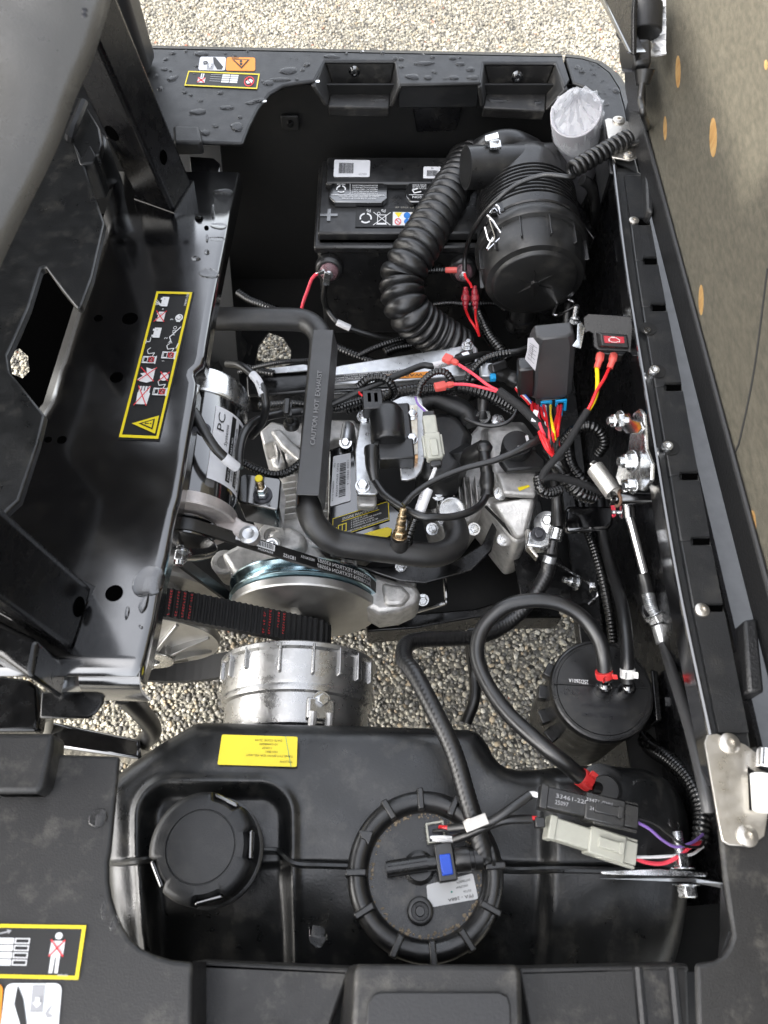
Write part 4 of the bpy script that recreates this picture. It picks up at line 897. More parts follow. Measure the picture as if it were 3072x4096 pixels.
    A.text('black_print', 'PFA - 288A', 22, 34, 20, 145); A.text('black_print', '02726', 30, 62, 13); A.text('black_print', '10027049', 40, 95, 13); A.text('black_print', '027260076', 24, 124, 13); A.disc('green_mark', 140, 70, 6)
    A.build(o)
pump()

# ================================================================== canister
def canister():
    c = P(S(2409, 2758), .55); R = m(201, c); r = thing('vapour_canister', 'round black vapour canister with side lugs beside the rail', 'canister', c-Vector((0, 0, .15)))
    M().lathe([(R*.93, -.16), (R*.98, -.15), (R*.98, -.018), (R*1.02, -.014), (R*1.03, -.004), (R*1.0, .0), (R*.965, .001), (R*.955, -.0012), (R*.9, -.0012), (R*.89, .0005), (.0005, .0012)], c, (0, 0, 1), 64).build('body', 'moulded', r, smooth=40)
    for an, hz in ((148, -.035), (172, -.045), (196, -.06), (216, -.075)):
        d = Vector((math.cos(R_(an)), math.sin(R_(an)), 0)); M().box(c+d*(R*1.03)+Vector((0, 0, hz)), (.012, .016, .014), (d, Vector((-d.y, d.x, 0)), Vector((0, 0, 1)))).build('lug', 'moulded', r, bevel=.0015)
    # ridge line across the lid
    M().tube([P(d4(755, 775), .5515), P(d4(1150, 795), .5515)], .0008, 6, .05).build('rib', 'moulded', r)
    fn = flat([P(q, .5516) for q in (d4(902, 782), d4(815, 772), d4(815, 752), d4(902, 760))], 100, 22)
    A = Art(fn, 100, 22); A.text('white_print', '25D2601A', 2, 20, 18, 96); A.build(r)
    fn = flat([P(q, .5516) for q in (d4(1100, 890), d4(870, 880), d4(870, 850), d4(1100, 860))], 230, 30); A = Art(fn, 230, 30); A.text('bolt_dark', 'SAI PA66 >PA66<', 2, 26, 22, 226); A.build(r, {'bolt_dark': 'moulded_text'})
    fn = flat([P(q, .5516) for q in (d4(1010, 925), d4(860, 915), d4(860, 890), d4(1010, 900))], 150, 26); A = Art(fn, 150, 26); A.text('bolt_dark', 'FUEL TANK', 2, 22, 18, 140); A.build(r, {'bolt_dark': 'moulded_text'})
    for k in range(4):
        fn = flat([P(q, .5516) for q in (d4(796+k*35, 824), d4(828+k*35, 824), d4(828+k*35, 792), d4(796+k*35, 792))], 32, 32); A = Art(fn, 32, 32); A.ring('bolt_dark', 16, 16, 14, 2, n=14); A.line('bolt_dark', (8, 8), (24, 24), 2); A.build(r, {'bolt_dark': 'date_dial'})
    for q in (d4(970, 790), d4(1068, 795)):
        p = P(q, .565); M().lathe([(.009, -.014), (.009, -.006), (.0085, 0), (.007, .005), (.004, .0075), (.0004, .008)], p, (0, 0, 1), 22).build('elbow', 'gloss', r, smooth=60)
    M().prism([P(q, .52) for q in (d4(1165, 715), d4(1195, 720), d4(1215, 930), d4(1185, 935))], (0, 0, -.05)).build('bracket', 'paint', r, bevel=.002)
    M().tube([P(d4(1215, 850), .52), P(d4(1290, 850), .52)], .008, 10, .02).build('bracket_pin', 'gloss', r)
canister()

# ================================================================== hoses around tank and canister
def hose(name, pts, r, label, mt_='rubber', rf=None, n=16, cat='hose', step=.005):
    return M().tube(pts, r, n, step, rf).build(name, mt_, label=label, cat=cat)
def loomh(name, pts, r, label, pitch=.0042, amp=.10, n=12, cat='cable conduit', mt_='loom'):
    return M().corr(pts, r, pitch, amp, n).build(name, mt_, label=label, cat=cat, smooth=80, group='black corrugated conduits')
def braided(name, pts, r, label):
    c, L = crom(pts, .0011); x, y, _ = frame(c[1]-c[0]); rg = []; n = 28; acc = 0
    for i, p in enumerate(c):
        t = (c[min(i+1, len(c)-1)]-c[max(0, i-1)]).normalized(); x = (x-t*x.dot(t)).normalized(); y = t.cross(x)
        if i: acc += (p-c[i-1]).length
        ring = []
        for k in range(n):
            a = 2*math.pi*k/n; w = math.sin(2*math.pi*(acc/.0052+1.4*abs(((a*2/math.pi) % 2)-1))); ring.append(p+(x*math.cos(a)+y*math.sin(a))*(r*(1+.028*w)))
        rg.append(ring)
    return M().rings(rg).build(name, 'rubber', label=label, cat='hose', smooth=80)
zz = TZ+.03
braided('fuel_hose', T(d6, (1300, 745, zz-.004), (1285, 690, zz), (1250, 560, zz+.004), (1200, 400, zz+.006))+T(d4, (330, 1060, .60), (245, 880, .60), (170, 740, .59), (122, 670, .57), (135, 610, .55), (200, 590, .535), (330, 585, .515), (450, 575, .50), (560, 520, .49), (660, 420, .50), (720, 320, .51), (735, 265, .52)), .0092, 'braided black fuel hose rising from the pump module toward the engine')
fc = thing('hose_fitting', 'silver crimped fitting with clamp on the braided fuel hose', 'fitting', P(d4(745, 230), .52))
M().cyl(P(d4(727, 285), .515), P(d4(742, 235), .525), .0080).build('ferrule', 'galv', fc, bevel=.001)
M().cyl(P(d4(742, 235), .525), P(d4(752, 175), .53), .0082).build('sleeve', 'moulded', fc, bevel=.001)
M().cyl(P(d4(755, 170), .53), P(d4(768, 120), .535), .0095).build('clamp', 'zinc', fc, bevel=.001)
M().prism([P(q, .54) for q in (d4(650, 130), d4(700, 120), d4(745, 150), d4(735, 195), d4(700, 200), d4(640, 190))], (0, 0, -.018)).build('clamp_ear', 'zinc', fc, bevel=.002); hexm(M(), P(d4(690, 145), .541), (0, -.2, 1), .0065, .005).build('bolt', 'bolt_dark', fc, bevel=.0008)
M().prism([P(q, .535) for q in (d4(638, 122), d4(655, 122), d4(665, 200), d4(692, 235), d4(685, 243), d4(645, 200))], (0, 0, -.012)).build('stay', 'stainless', fc, bevel=.001)
hose('supply_hose', T(d4, (772, 115, .535), (768, 40, .54), (765, -40, .55), (755, -130, .55)), .0066, 'straight black hose rising from the silver fitting to the loom', n=18)
hose('vent_hose', T(d4, (885, 1185, .585), (800, 1110, .60), (690, 1020, .60), (560, 900, .59), (470, 770, .585), (430, 650, .585), (455, 540, .59), (540, 455, .60), (650, 425, .605), (770, 435, .605), (870, 490, .60), (940, 580, .595), (965, 660, .59), (972, 760, .575)), .0081, 'black vent hose looping from the tank to the canister', n=18)
hose('purge_hose', T(d4, (1068, 770, .575), (1065, 690, .585), (1060, 560, .58), (1040, 430, .56), (1000, 300, .53), (970, 180, .51), (955, 80, .50), (950, 0, .49)), .0070, 'black purge hose running straight up from the white-clamped canister port', n=18)
def clampband(name, p, q, r, mt_, label, ear):
    o = thing(name, label, 'hose clamp', p); ax = (q-p)
    M().lathe([(r, 0), (r*1.12, 0), (r*1.12, ax.length), (r, ax.length)], p, ax, 28).build('band', mt_, o, bevel=.0004)
    x, y, z = frame(ax, (0, 0, 1)); e = y if y.z > 0 else -y
    for s in (-1, 1):
        M().prism([p+z*(ax.length*.15)+e*(r*1.05)+x*(s*r*.5), p+z*(ax.length*.85)+e*(r*1.05)+x*(s*r*.5), p+z*(ax.length*.85)+e*(r*1.45)+x*(s*r*1.0), p+z*(ax.length*.15)+e*(r*1.45)+x*(s*r*1.0)], e*.0015).build('tab', mt_, o, bevel=.0004)
    return o
clampband('hose_clamp', P(d4(966, 722), .583), P(d4(970, 748), .578), .0084, 'red_clamp', 'red plastic clamp holding the vent hose on the canister', 1)
clampband('hose_clamp', P(d4(1066, 712), .583), P(d4(1067, 750), .578), .0073, 'white_clamp', 'white plastic clamp on the canister port', 1)
clampband('hose_clamp', P(d4(868, 1168), .588), P(d4(905, 1195), .584), .0084, 'red_clamp', 'red plastic clamp on the vent hose at the tank', 1)
v = thing('vent_valve', 'round black vent valve half hidden behind the wiring plug', 'valve', P(d7(735, 350), TZ))
q = P(d7(735, 365), TZ+.012); M().lathe([(.026, -.012), (.026, -.004), (.023, -.003), (.0225, 0), (.017, .001), (.0165, .004), (.0135, .005), (.013, .003), (.0005, .003)], q, (0, 0, 1), 36).build('flange', 'moulded', v, smooth=40); M().cyl(P(d7(655, 345), TZ+.022), P(d7(700, 360), TZ+.016), .006).build('spout', 'moulded', v)
loomh('corrugated_conduit', T(d7, (940, 60, .46), (1000, 130, .48), (1090, 190, .51), (1190, 280, .54), (1255, 380, .56), (1290, 500, .57), (1285, 600, .575), (1275, 690, .575)), .0090, 'thick corrugated conduit curving along the right side of tank', pitch=.0050, amp=.09, n=18)
loomh('corrugated_conduit', T(d4, (845, -80, .45), (880, 80, .46), (920, 190, .47), (960, 330, .47), (990, 480, .46), (1005, 600, .44)), .0062, 'corrugated conduit dropping behind the vapour canister', pitch=.0048, amp=.09, n=14)
hose('overflow_hose', T(d4, (412, 560, .46), (405, 640, .42), (420, 740, .40), (420, 840, .40), (385, 940, .39)), .0075, 'black overflow hose hanging beneath the fuel hose', n=14)

# plugs on the tank
def plug(root, a, b, w, h, mt_, up=Vector((0, 0, 1))):
    ax = (b-a); L = ax.length; X = ax.normalized(); Y = up.cross(X).normalized(); Zv = X.cross(Y); return X, Y, Zv, L
def big_plug(name, label, a, b, mt_, rearlead, w=.022, h=.018):
    o = thing(name, label, 'plug', (a+b)/2-Vector((0, 0, h/2))); X, Y, Zv, L = plug(o, a, b, w, h, mt_); ax = (X, Y, Zv)
    M().box(a.lerp(b, .28), (L*.52, w*.92, h*.92), ax).build('male_half', mt_, o, bevel=.0015)
    M().box(a.lerp(b, .05), (L*.08, w*1.02, h*1.02), ax).build('seal_collar', mt_, o, bevel=.001)
    M().box(a.lerp(b, .66), (L*.40, w*1.15, h*1.1), ax).build('female_half', mt_, o, bevel=.0015)
    M().box(a.lerp(b, .90), (L*.2, w*.95, h*.8), ax).build('tail', mt_, o, bevel=.001)
    M().box(a.lerp(b, .68)+Zv*(h*.62), (L*.26, w*.42, h*.22), ax).build('latch', mt_, o, bevel=.0008)
    M().box(a.lerp(b, .80)+Zv*(h*.72), (L*.05, w*.5, h*.12), ax).build('latch_bar', mt_, o, bevel=.0005)
    for s in (-1, 1): M().box(a.lerp(b, .78)+Y*(s*w*.56)+Zv*(h*.1), (L*.44, w*.12, h*.35), ax).build('side_rail', mt_, o, bevel=.0006)
    return o, ax
a, b = P(d7(355, 405), .635), P(d7(915, 530), .635)
o, ax = big_plug('wiring_plug', 'long black wiring plug lying across the tank', a, b, 'moulded', None, w=.0205, h=.018)
X, Y, Zv = ax; f0 = a.lerp(b, .30)+Zv*.0086
fn = flat([f0-X*.014+Y*.006, f0+X*.018+Y*.006, f0+X*.018-Y*.006, f0-X*.014-Y*.006], 100, 36); A = Art(fn, 100, 36); A.text('grey_print', '33461-220', 4, 15, 11, 92); A.text('grey_print', '25097', 4, 32, 11); A.build(o)
f0 = a.lerp(b, .60)+Zv*.0102; fn = flat([f0-X*.014+Y*.008, f0+X*.012+Y*.008, f0+X*.012-Y*.006, f0-X*.014-Y*.006], 100, 50); A = Art(fn, 100, 50); A.text('grey_print', '33471-0201', 4, 15, 11, 92); A.text('grey_print', '24137 16', 20, 40, 11); A.build(o)
a, b = P(d7(400, 575), .625), P(d7(900, 735), .615)
o, ax = big_plug('wiring_plug', 'long cream plastic wiring plug beside the steel strap', a, b, 'cream_bright', None, w=.0205, h=.018)
def sleeve(name, pts, r, label, mt_='black_wire', cat='cable'): return M().tube(pts, r, 10, .004).build(name, mt_, label=label, cat=cat)
o = thing('pump_harness', 'black sleeved leads clipped to the braided fuel hose', 'harness', P(d6(1300, 560), .6))
M().tube(T(d6, (1105, 575, .615), (1180, 565, .625), (1260, 550, .632), (1330, 535, .635), (1430, 470, .64), (1550, 385, .64)), .0042, 12).build('sleeve', 'rubber', o)
M().tube(T(d6, (1130, 635, .612), (1220, 600, .622), (1320, 555, .628), (1420, 525, .632), (1555, 520, .63)), .0040, 12).build('sleeve', 'rubber', o)
for s, mt_ in ((-6, 'white_wire'), (8, 'white_wire')): M().tube(T(d6, (1535, 388+s, .642), (1560, 380+s, .642), (1590, 386+s, .642)), .0014, 8, .003).build('lead', mt_, o)
M().tube(T(d6, (1550, 512, .632), (1585, 515, .632)), .0018, 8, .003).build('lead', 'red_wire', o)
M().box(P(d6(1600, 540), .63), (.009, .009, .010)).build('seal', 'moulded', o, bevel=.001)
cb = P(d6(1250, 545), .62)
ax = (P(d6(1300, 520), .62)-P(d6(1200, 560), .62)).normalized(); y = Vector((0, 0, 1)).cross(ax); M().lathe([(.0112, -.005), (.0118, -.005), (.0118, .005), (.0112, .005)], P(d6(1248, 548), TZ+.034), P(d6(1240, 500), .6)-P(d6(1262, 600), .6), 24).build('clip_band', 'stainless', o)
M().box(P(d6(1250, 540), .638), (.022, .010, .0015), (ax, y, Vector((0, 0, 1)))).build('clip_plate', 'stainless', o, bevel=.0004)
o = thing('tail_wires', 'purple white black and red wires leaving the two plugs', 'wires', P(d7(1100, 640), .6))
for nm, mt_, pts, rr in (('purple_lead', 'purple_wire', ((915, 548, .635), (990, 590, .63), (1060, 650, .62), (1140, 690, .61), (1230, 665, .60), (1290, 620, .585)), .0014), ('black_lead', 'black_wire', ((915, 525, .637), (1010, 555, .634), (1100, 620, .63), (1180, 680, .62), (1270, 690, .60), (1300, 650, .585)), .0013), ('white_lead', 'white_wire', ((905, 748, .617), (1000, 748, .61), (1110, 742, .605), (1220, 735, .60), (1290, 690, .585)), .0014), ('red_lead', 'pink_wire', ((905, 755, .615), (980, 780, .61), (1070, 782, .605), (1150, 745, .605), (1220, 690, .60), (1280, 665, .585)), .0019)):
    M().tube(T(d7, *pts), rr, 8, .003).build(nm, mt_, o)
o = thing('tank_strap', 'thin steel strap with a bolt at the right of the tank', 'strap', P(d7(1100, 850), .58))
M().prism([P(d7(705, 870), .575), P(d7(1240, 865), .585), P(d7(1415, 895), .59), P(d7(1410, 925), .585), P(d7(1180, 880), .58)], (0, 0, -.003)).build('strap', 'galv', o, bevel=.0008)
M().prism([P(d7(710, 830), .592), P(d7(1040, 815), .60), P(d7(1320, 838), .60), P(d7(1310, 858), .60), P(d7(1000, 850), .60), P(d7(720, 845), .592)], (0, 0, -.003)).build('cover_strip', 'zinc', o, bevel=.0008)
y_ = Vector((0, 1, .05)); p = P(d7(1175, 815), .60); hexm(M(), p, y_, .0078, .012).build('nut', 'zinc', o, bevel=.001); M().tube([p+y_*.012, p+y_*.032], .0048, 12, .0006, lambda a, t: 1+.06*math.sin(a*2*math.pi/.0018)).build('stud', 'zinc', o)
p = P(d7(1195, 900), .59); hexm(M(), p, -y_, .0092, .010, 1.35).build('bolt_head', 'zinc', o, bevel=.001)
# ================================================================== drive clutch, driven clutch and belts
CY = P(d3(715, 775), .42); CX, CZ = CY.x, CY.z; YS = CY.y          # near face of fixed sheave, axis along Y
RS = m(405*.7233, CY)
NY = Vector((0, -1, 0))
def clutch():
    r = thing('drive_clutch', 'large round drive clutch with teal pulley and ribbed silver cover', 'clutch', (CX, YS, CZ-RS))
    M().lathe([(RS*.22, -.0), (RS*.22, .0145), (RS*.32, .0135), (RS*.985, -.002), (RS, .0-.004), (RS*1.0, -.013), (RS*.97, -.015), (RS*.3, -.015)], Vector((CX, YS, CZ)), NY, 96).build('fixed_sheave', 'sheave', r, smooth=30)
    M().lathe([(RS*.5, -.016), (RS*.97, -.016), (RS*1.03, -.0185), (RS*1.03, -.0205), (RS*.95, -.026), (RS*.95, -.029), (RS*1.04, -.036), (RS*1.04, -.0385), (RS*.5, -.0385)], Vector((CX, YS, CZ)), NY, 96).build('starter_pulley', 'zinc_teal', r, smooth=30)
    M().lathe([(.023, -.004), (.023, .072)], Vector((CX, YS, CZ)), NY, 32).build('hub', 'machined', r)
    # ribbed movable cover
    q = P(d3(688, 1050), CZ+.0); yf = q.y; xo = q.x; R = RS*1.0
    o = Vector((xo, yf, CZ))
    cv = M().lathe([(R*.3, .002), (R*.985, 0), (R*1.01, .002), (R*1.01, .007), (R*.975, .010), (R*.965, .046), (R*.955, .050), (R*.965, .053), (R*.955, .058), (R*.91, .060), (R*.905, .085), (R*.88, .094), (R*.80, .098), (.002, .099)], o, NY, 96).build('cover', 'cast_shiny', r, smooth=32)
    for k, (a, wd_, L) in enumerate(((160, .006, .026), (142, .008, .03), (124, .004, .026), (97, .0045, .034), (74, .0045, .036), (53, .009, .034), (36, .009, .034), (178, .006, .02), (18, .008, .03))):
        a = R_(a); d = Vector((math.cos(a), 0, math.sin(a))); t = Vector((-d.z, 0, d.x)); p = o+d*(R*.982)+NY*(.006+L/2)
        M().loft([[p+d*(-.004)+t*(sx*wd_/2)+NY*(sy*L/2) for sx, sy in ((-1, -1), (1, -1), (1, 1), (-1, 1))], [p+d*(.0035)+t*(sx*wd_*.4)+NY*(sy*L/2-.003) for sx, sy in ((-1, -1), (1, -1), (1, 1), (-1, 1))]]).build('rib', 'cast_shiny', cv, bevel=.0012)
    for a, hh in ((101, .075), (77, .075)):
        a = R_(a); d = Vector((math.cos(a), 0, math.sin(a))); t = Vector((-d.z, 0, d.x))
    p = o+Vector((math.cos(R_(66)), 0, math.sin(R_(66))))*R*.90+NY*.065
    d = Vector((math.cos(R_(66)), 0, math.sin(R_(66)))); t = Vector((-d.z, 0, d.x))
    M().box(p+NY*.014, (.034, .026, .012), (t, NY, d)).build('bolt_pad', 'cast_shiny', cv, bevel=.003, seg=3)
    bolt(cv, p+NY*.004+d*.004, d, .0075, .006)
    for s in (-1, 1): M().tube([p+t*(s*.010)+NY*.018+d*.005, p+t*(s*.010)+NY*.034+d*.003], .005, 10, .01).build('pad_rib', 'cast', cv)
    return r
clutch()
DC = P(d2(1000, 930), .42)
def driven():
    r = thing('driven_clutch', 'finned silver driven clutch half under the steel platform', 'clutch', DC-Vector((0, 0, .1))); R = m(272, DC); o = DC
    M().lathe([(.02, .014), (.035, .013), (R*.62, .007), (R*.93, .002), (R*.985, .002), (R, -.002), (R*1.0, -.009), (R*.97, -.011), (R*.3, -.03)], o, NY, 80).build('outer_sheave', 'sheave', r, smooth=35)
    for k in range(9):
        a = R_(10+40*k); d = Vector((math.cos(a), 0, math.sin(a))); t = Vector((-d.z, 0, d.x)); pts = []
        M().prism([o+d*.03+NY*.010, o+d*(R*.92)+NY*.001, o+d*(R*.92)+NY*.005, o+d*(R*.6)+NY*.016, o+d*.03+NY*.026], t*.005).build('fin', 'sheave', r, bevel=.0008)
    M().lathe([(.034, .008), (.034, .028), (.028, .030), (.016, .030), (.015, .018)], o, NY, 32).build('hub', 'machined', r, bevel=.001)
    M().cyl(o+NY*.02, o+NY*.038, .009).build('shaft', 'galv', r)
    M().lathe([(R*.3, -.075), (R*.98, -.058), (R*1.02, -.062), (R*1.02, -.068), (R*.98, -.072), (R*.3, -.085)], o, NY, 80).build('inner_sheave', 'sheave', r, smooth=35)
    M().cyl(o+Vector((.0, .02, 0)), o+Vector((0, .12, 0)), .03).build('neck', 'cast', r)
driven()
def loop(c0, r0, c1_, r1, n=40):
    """outline in XZ of a belt round two discs, as points from the top left run clockwise"""
    d = Vector((c1_[0]-c0[0], c1_[1]-c0[1])); L = d.length; th = math.atan2(d.y, d.x); be = math.acos(max(-1, min(1, (r0-r1)/L))); out = []
    for k in range(n+1): a = th+be-(2*be)*k/n; out.append((c1_[0]+r1*math.cos(a), c1_[1]+r1*math.sin(a)))
    for k in range(n+1): a = th-be-(2*math.pi-2*be)*k/n; out.append((c0[0]+r0*math.cos(a), c0[1]+r0*math.sin(a)))
    return out
def belt(name, label, c0, r0, c1_, r1, y0, y1, th, mt_, pitch=0, tooth=0):
    pl = loop(c0, r0, c1_, r1); pts = [Vector((x, 0, z)) for x, z in pl]; pts.append(pts[0])
    L = [0]
    for i in range(1, len(pts)): L.append(L[-1]+(pts[i]-pts[i-1]).length)
    def at(s):
        s %= L[-1]; i = max(k for k in range(len(L)-1) if L[k] <= s); t = (s-L[i])/max(1e-9, L[i+1]-L[i]); d = (pts[i+1]-pts[i]).normalized(); return pts[i].lerp(pts[i+1], t), Vector((-d.z, 0, d.x))
    step = pitch/4 if pitch else .006; n = int(L[-1]/step); n -= n % 4; rg = []
    for k in range(n):
        p, nn = at(L[-1]*k/n); h = (tooth if (k % 4) in (0, 1) else 0) if pitch else 0
        rg.append([Vector((p.x, y0, p.z)), Vector((p.x, y1, p.z)), Vector((p.x, y1, p.z))+nn*(th+h), Vector((p.x, y0, p.z))+nn*(th+h)])
    root = M().rings(rg, closed=True).build(name, mt_, smooth=25, label=label, cat='belt')
    return root, at, L[-1]
yb0 = YS-.052; yb1 = YS-.016
lft = PY(d2(1060, 545), yb1)
root, at, LL = belt('drive_belt', 'wide toothed black drive belt with red lettering between clutches', (DC.x, DC.z), max(.05, lft.z-DC.z-.016), (CX, CZ), .026, yb0, yb1, .009, 'toothed', pitch=.0075, tooth=.0022)
def beltart(at, s0, ya, yb, off):
    return lambda x, y, l: (lambda pn: Vector((pn[0].x, ya+(yb-ya)*y, pn[0].z))+pn[1]*(off+l))(at(s0+x))
xd = DC.x
# lettering patches: s measured from the start (top right arc start) backwards along the top run
def s_for(u):
    best = min(range(400), key=lambda k: abs(project(Vector((at(LL*k/400)[0].x, (yb0+yb1)/2, at(LL*k/400)[0].z+.01)))[0]-u)+(1000 if at(LL*k/400)[1].z < .3 else 0)); return LL*best/400
mm = M(); rg_ = random.Random(2)
for uc, n in ((c5(0, 0)[0]+20, 4), (1060, 2), (1115, 2)):
    s = s_for(uc)
    for k in range(n):
        ss_ = s+(k-n/2)*.0075
        for j in range(9):
            if rg_.random() < .15: continue
            y = .06+j*.1; f = beltart(at, ss_, yb0, yb1, .0113)
            a_ = [(-.0012, y), (.0012, y), (.0012, y+.015), (-.0012, y+.015)]; mm.add([f(x, yy, .0004) for x, yy in a_], [(0, 1, 2, 3)])
            if rg_.random() < .8: mm.add([f(x, yy, .0004) for x, yy in [(-.0012, y), (-.0007, y), (-.0007, y+.06), (-.0012, y+.06)]], [(0, 1, 2, 3)])
            if rg_.random() < .6: mm.add([f(x, yy, .0004) for x, yy in [(.0007, y), (.0012, y), (.0012, y+.06), (.0007, y+.06)]], [(0, 1, 2, 3)])
mm.build('red_print', 'red_print', root, smooth=0, kind='stuff')
# starter belt
GX, GZ = PY(c4(1900, 1900), YS+.027).x, 0
g0 = PY(d2(1215, 250), YS+.027); GX, GZ = g0.x, g0.z
ys0, ys1 = YS+.019, YS+.0335
sroot, sat, SL = belt('starter_belt', 'flat black starter belt with white lettering running down to pulley', (GX, GZ), .034, (CX, CZ), RS*.985, ys0, ys1, .005, 'moulded')
def s_of(u):
    best = min(range(600), key=lambda k: abs(project(Vector((sat(SL*k/600)[0].x, (ys0+ys1)/2, sat(SL*k/600)[0].z)))[0]-u)+(3000 if sat(SL*k/600)[1].z < .2 else 0)); return SL*best/600
def sart(s0): return lambda x, y, l: (lambda pn: Vector((pn[0].x, ys1+(ys0-ys1)*y, pn[0].z))+pn[1]*(.005+l))(sat(s0-x))
ls = s_of(d3(540, 420)[0]); A = Art(sart(ls), 1, 1); A.rect('white_print', .0, .12, .052, .56, n=8, lift=.0004); A.bars('black_print', .002, .16, .040, .42, 3, lift=.0006); A.text('white_print', '8326XZLM', .002, .96, .18, .02, lift=.0006); A.build(sroot)
ls = s_of(d3(1062, 640)[0]); A = Art(sart(ls), 1, 1)
A.text('white_print', 'JACOBSEN-TEXTRON 630587', .0, .92, .36, .088, .0006); A.text('white_print', 'MADE IN U.S.A.', .092, .50, .26, .02, .0006); A.text('white_print', '1826SS', .118, .92, .34, .018, .0006); A.text('white_print', 'JACOBSEN-TEXTRON 630587', .0, .42, .36, .088, .0006)
A.build(sroot)

# ================================================================== starter generator
def generator():
    y0, y1 = YS+.055, YS+.235; R = .0565; a = Vector((GX, y0, GZ)); r = thing('starter_generator', 'black starter motor with silver end rings and a white data sticker', 'motor', Vector((GX, y0, GZ-R)))
    D = Vector((0, 1, 0)); L = y1-y0
    M().lathe([(R*.94, 0), (R, .004), (R, L-.036), (R*.98, L-.034)], a, D, 64).build('barrel', 'gloss', r, smooth=30)
    M().lathe([(R*1.0, L-.036), (R*1.035, L-.034), (R*1.035, L-.006), (R*1.01, L-.002), (R*.95, L), (R*.7, L+.004), (.001, L+.006)], a, D, 64).build('end_cap', 'machined', r, smooth=30)
    M().lathe([(R*1.02, -.012), (R*1.06, -.010), (R*1.06, .002), (R*1.0, .004)], a, D, 64).build('front_ring', 'cast_warm', r)
    # end bracket with arm reaching the engine
    zt = GZ+.025
    poly = [c5(-60, 1220), c5(30, 1210), c5(150, 1232), c5(280, 1310), c5(360, 1395), c5(450, 1462), c5(545, 1490), c5(556, 1530), c5(530, 1585), c5(470, 1590), c5(400, 1560), c5(200, 1480), c5(0, 1420), c5(-80, 1400)]
    br = M().prism([P(q, zt-.02) for q in poly], (0, 0, -.022)).build('end_bracket', 'cast_warm', r, bevel=.004, seg=3)
    M().prism([P(q, zt-.016) for q in (c5(40, 1290), c5(170, 1330), c5(300, 1430), c5(280, 1455), c5(150, 1370), c5(30, 1340))], (0, 0, -.006)).build('web', 'cast_warm', br, bevel=.002)
    M().lathe([(.006, 0), (.006, .008), (.004, .008), (.0035, .002), (.0004, .002)], P(c5(283, 1395), zt-.02), (0, 0, 1), 6).build('bolt', 'bolt_dark', br)
    M().lathe([(.0115, 0), (.0115, .002), (.007, .004), (.0045, .003), (.0004, .003)], P(c5(490, 1560), zt-.02), (0, 0, 1), 22).build('pivot', 'galv', br)
    # drive pulley at the near side
    o = Vector((GX, YS+.027, GZ)); M().lathe([(.012, .02), (.030, .016), (.040, .012), (.040, .010), (.033, .006), (.033, -.006), (.040, -.010), (.040, -.012), (.012, -.016)], o, NY, 48).build('pulley', 'gloss', r, smooth=30)
    bolt(r, o+NY*.02, NY, .0085, .009, stud=.015)
    # side screw
    p = PY(c4(1305, 1195), 0.5); an = R_(48); dd = Vector((math.sin(R_(22)), 0, math.cos(R_(22))))
    vq = P(c4(1305, 1195), GZ+R*.9); M().lathe([(.0085, 0), (.0085, .002), (.006, .0022), (.005, .0005), (.0004, .0005)], Vector((GX, vq.y, GZ))+dd*(R-.0003), dd, 18).build('screw', 'bolt_dark', r)
    # wrapped sticker
    yA, yB = P(c5(250, 705), GZ+R*.8).y, P(c5(300, 1230), GZ+R*.7).y
    yA = y1-.036-.018; yB = y0+.024
    def fn(x, y, l):       # x runs up the axis (near to far), y goes round from the top outward
        t = R_(33+56*y); return Vector((GX+math.sin(t)*(R+l), yB+(yA-yB)*x, GZ+math.cos(t)*(R+l)))
    mm = M(); n = 14; V0 = []
    for j in range(n+1):
        for i in range(2): V0.append(fn(i, j/n, .0006))
    mm.add(V0, [(2*j, 2*j+1, 2*j+3, 2*j+2) for j in range(n)]); lb = mm.build('data_label', 'white_label', r)
    A = Art(lambda x, y, l: fn(x, y, .0006+l), 1, 1)
    A.text('black_print', 'PC', .66, .24, .17, .26); A.text('black_print', 'Systems', .5, .36, .08, .3)
    for (x, y, w, h) in ((.40, .43, .56, .13), (.06, .43, .30, .13), (.06, .68, .5, .13), (.6, .68, .34, .13), (.06, .43, .03, .53)): A.rect('black_print', x, y, w, h, n=1)
    A.frame('black_print', .06, .45, .9, .5, .012)
    A.text('white_print', 'PART NO.', .44, .53, .055, .24, .0009); A.text('white_print', 'PART NO.', .08, .525, .055, .22, .0009); A.text('black_print', '114-01-4010B', .44, .64, .06, .4); A.text('black_print', '6603', .10, .64, .06); A.text('white_print', 'VOLT D.C.', .08, .775, .055, .28, .0009); A.text('white_print', 'SERIAL NO.', .62, .775, .055, .28, .0009); A.text('black_print', '12', .14, .9, .07); A.text('black_print', '211445', .5, .9, .07)
    A.build(lb)
generator()

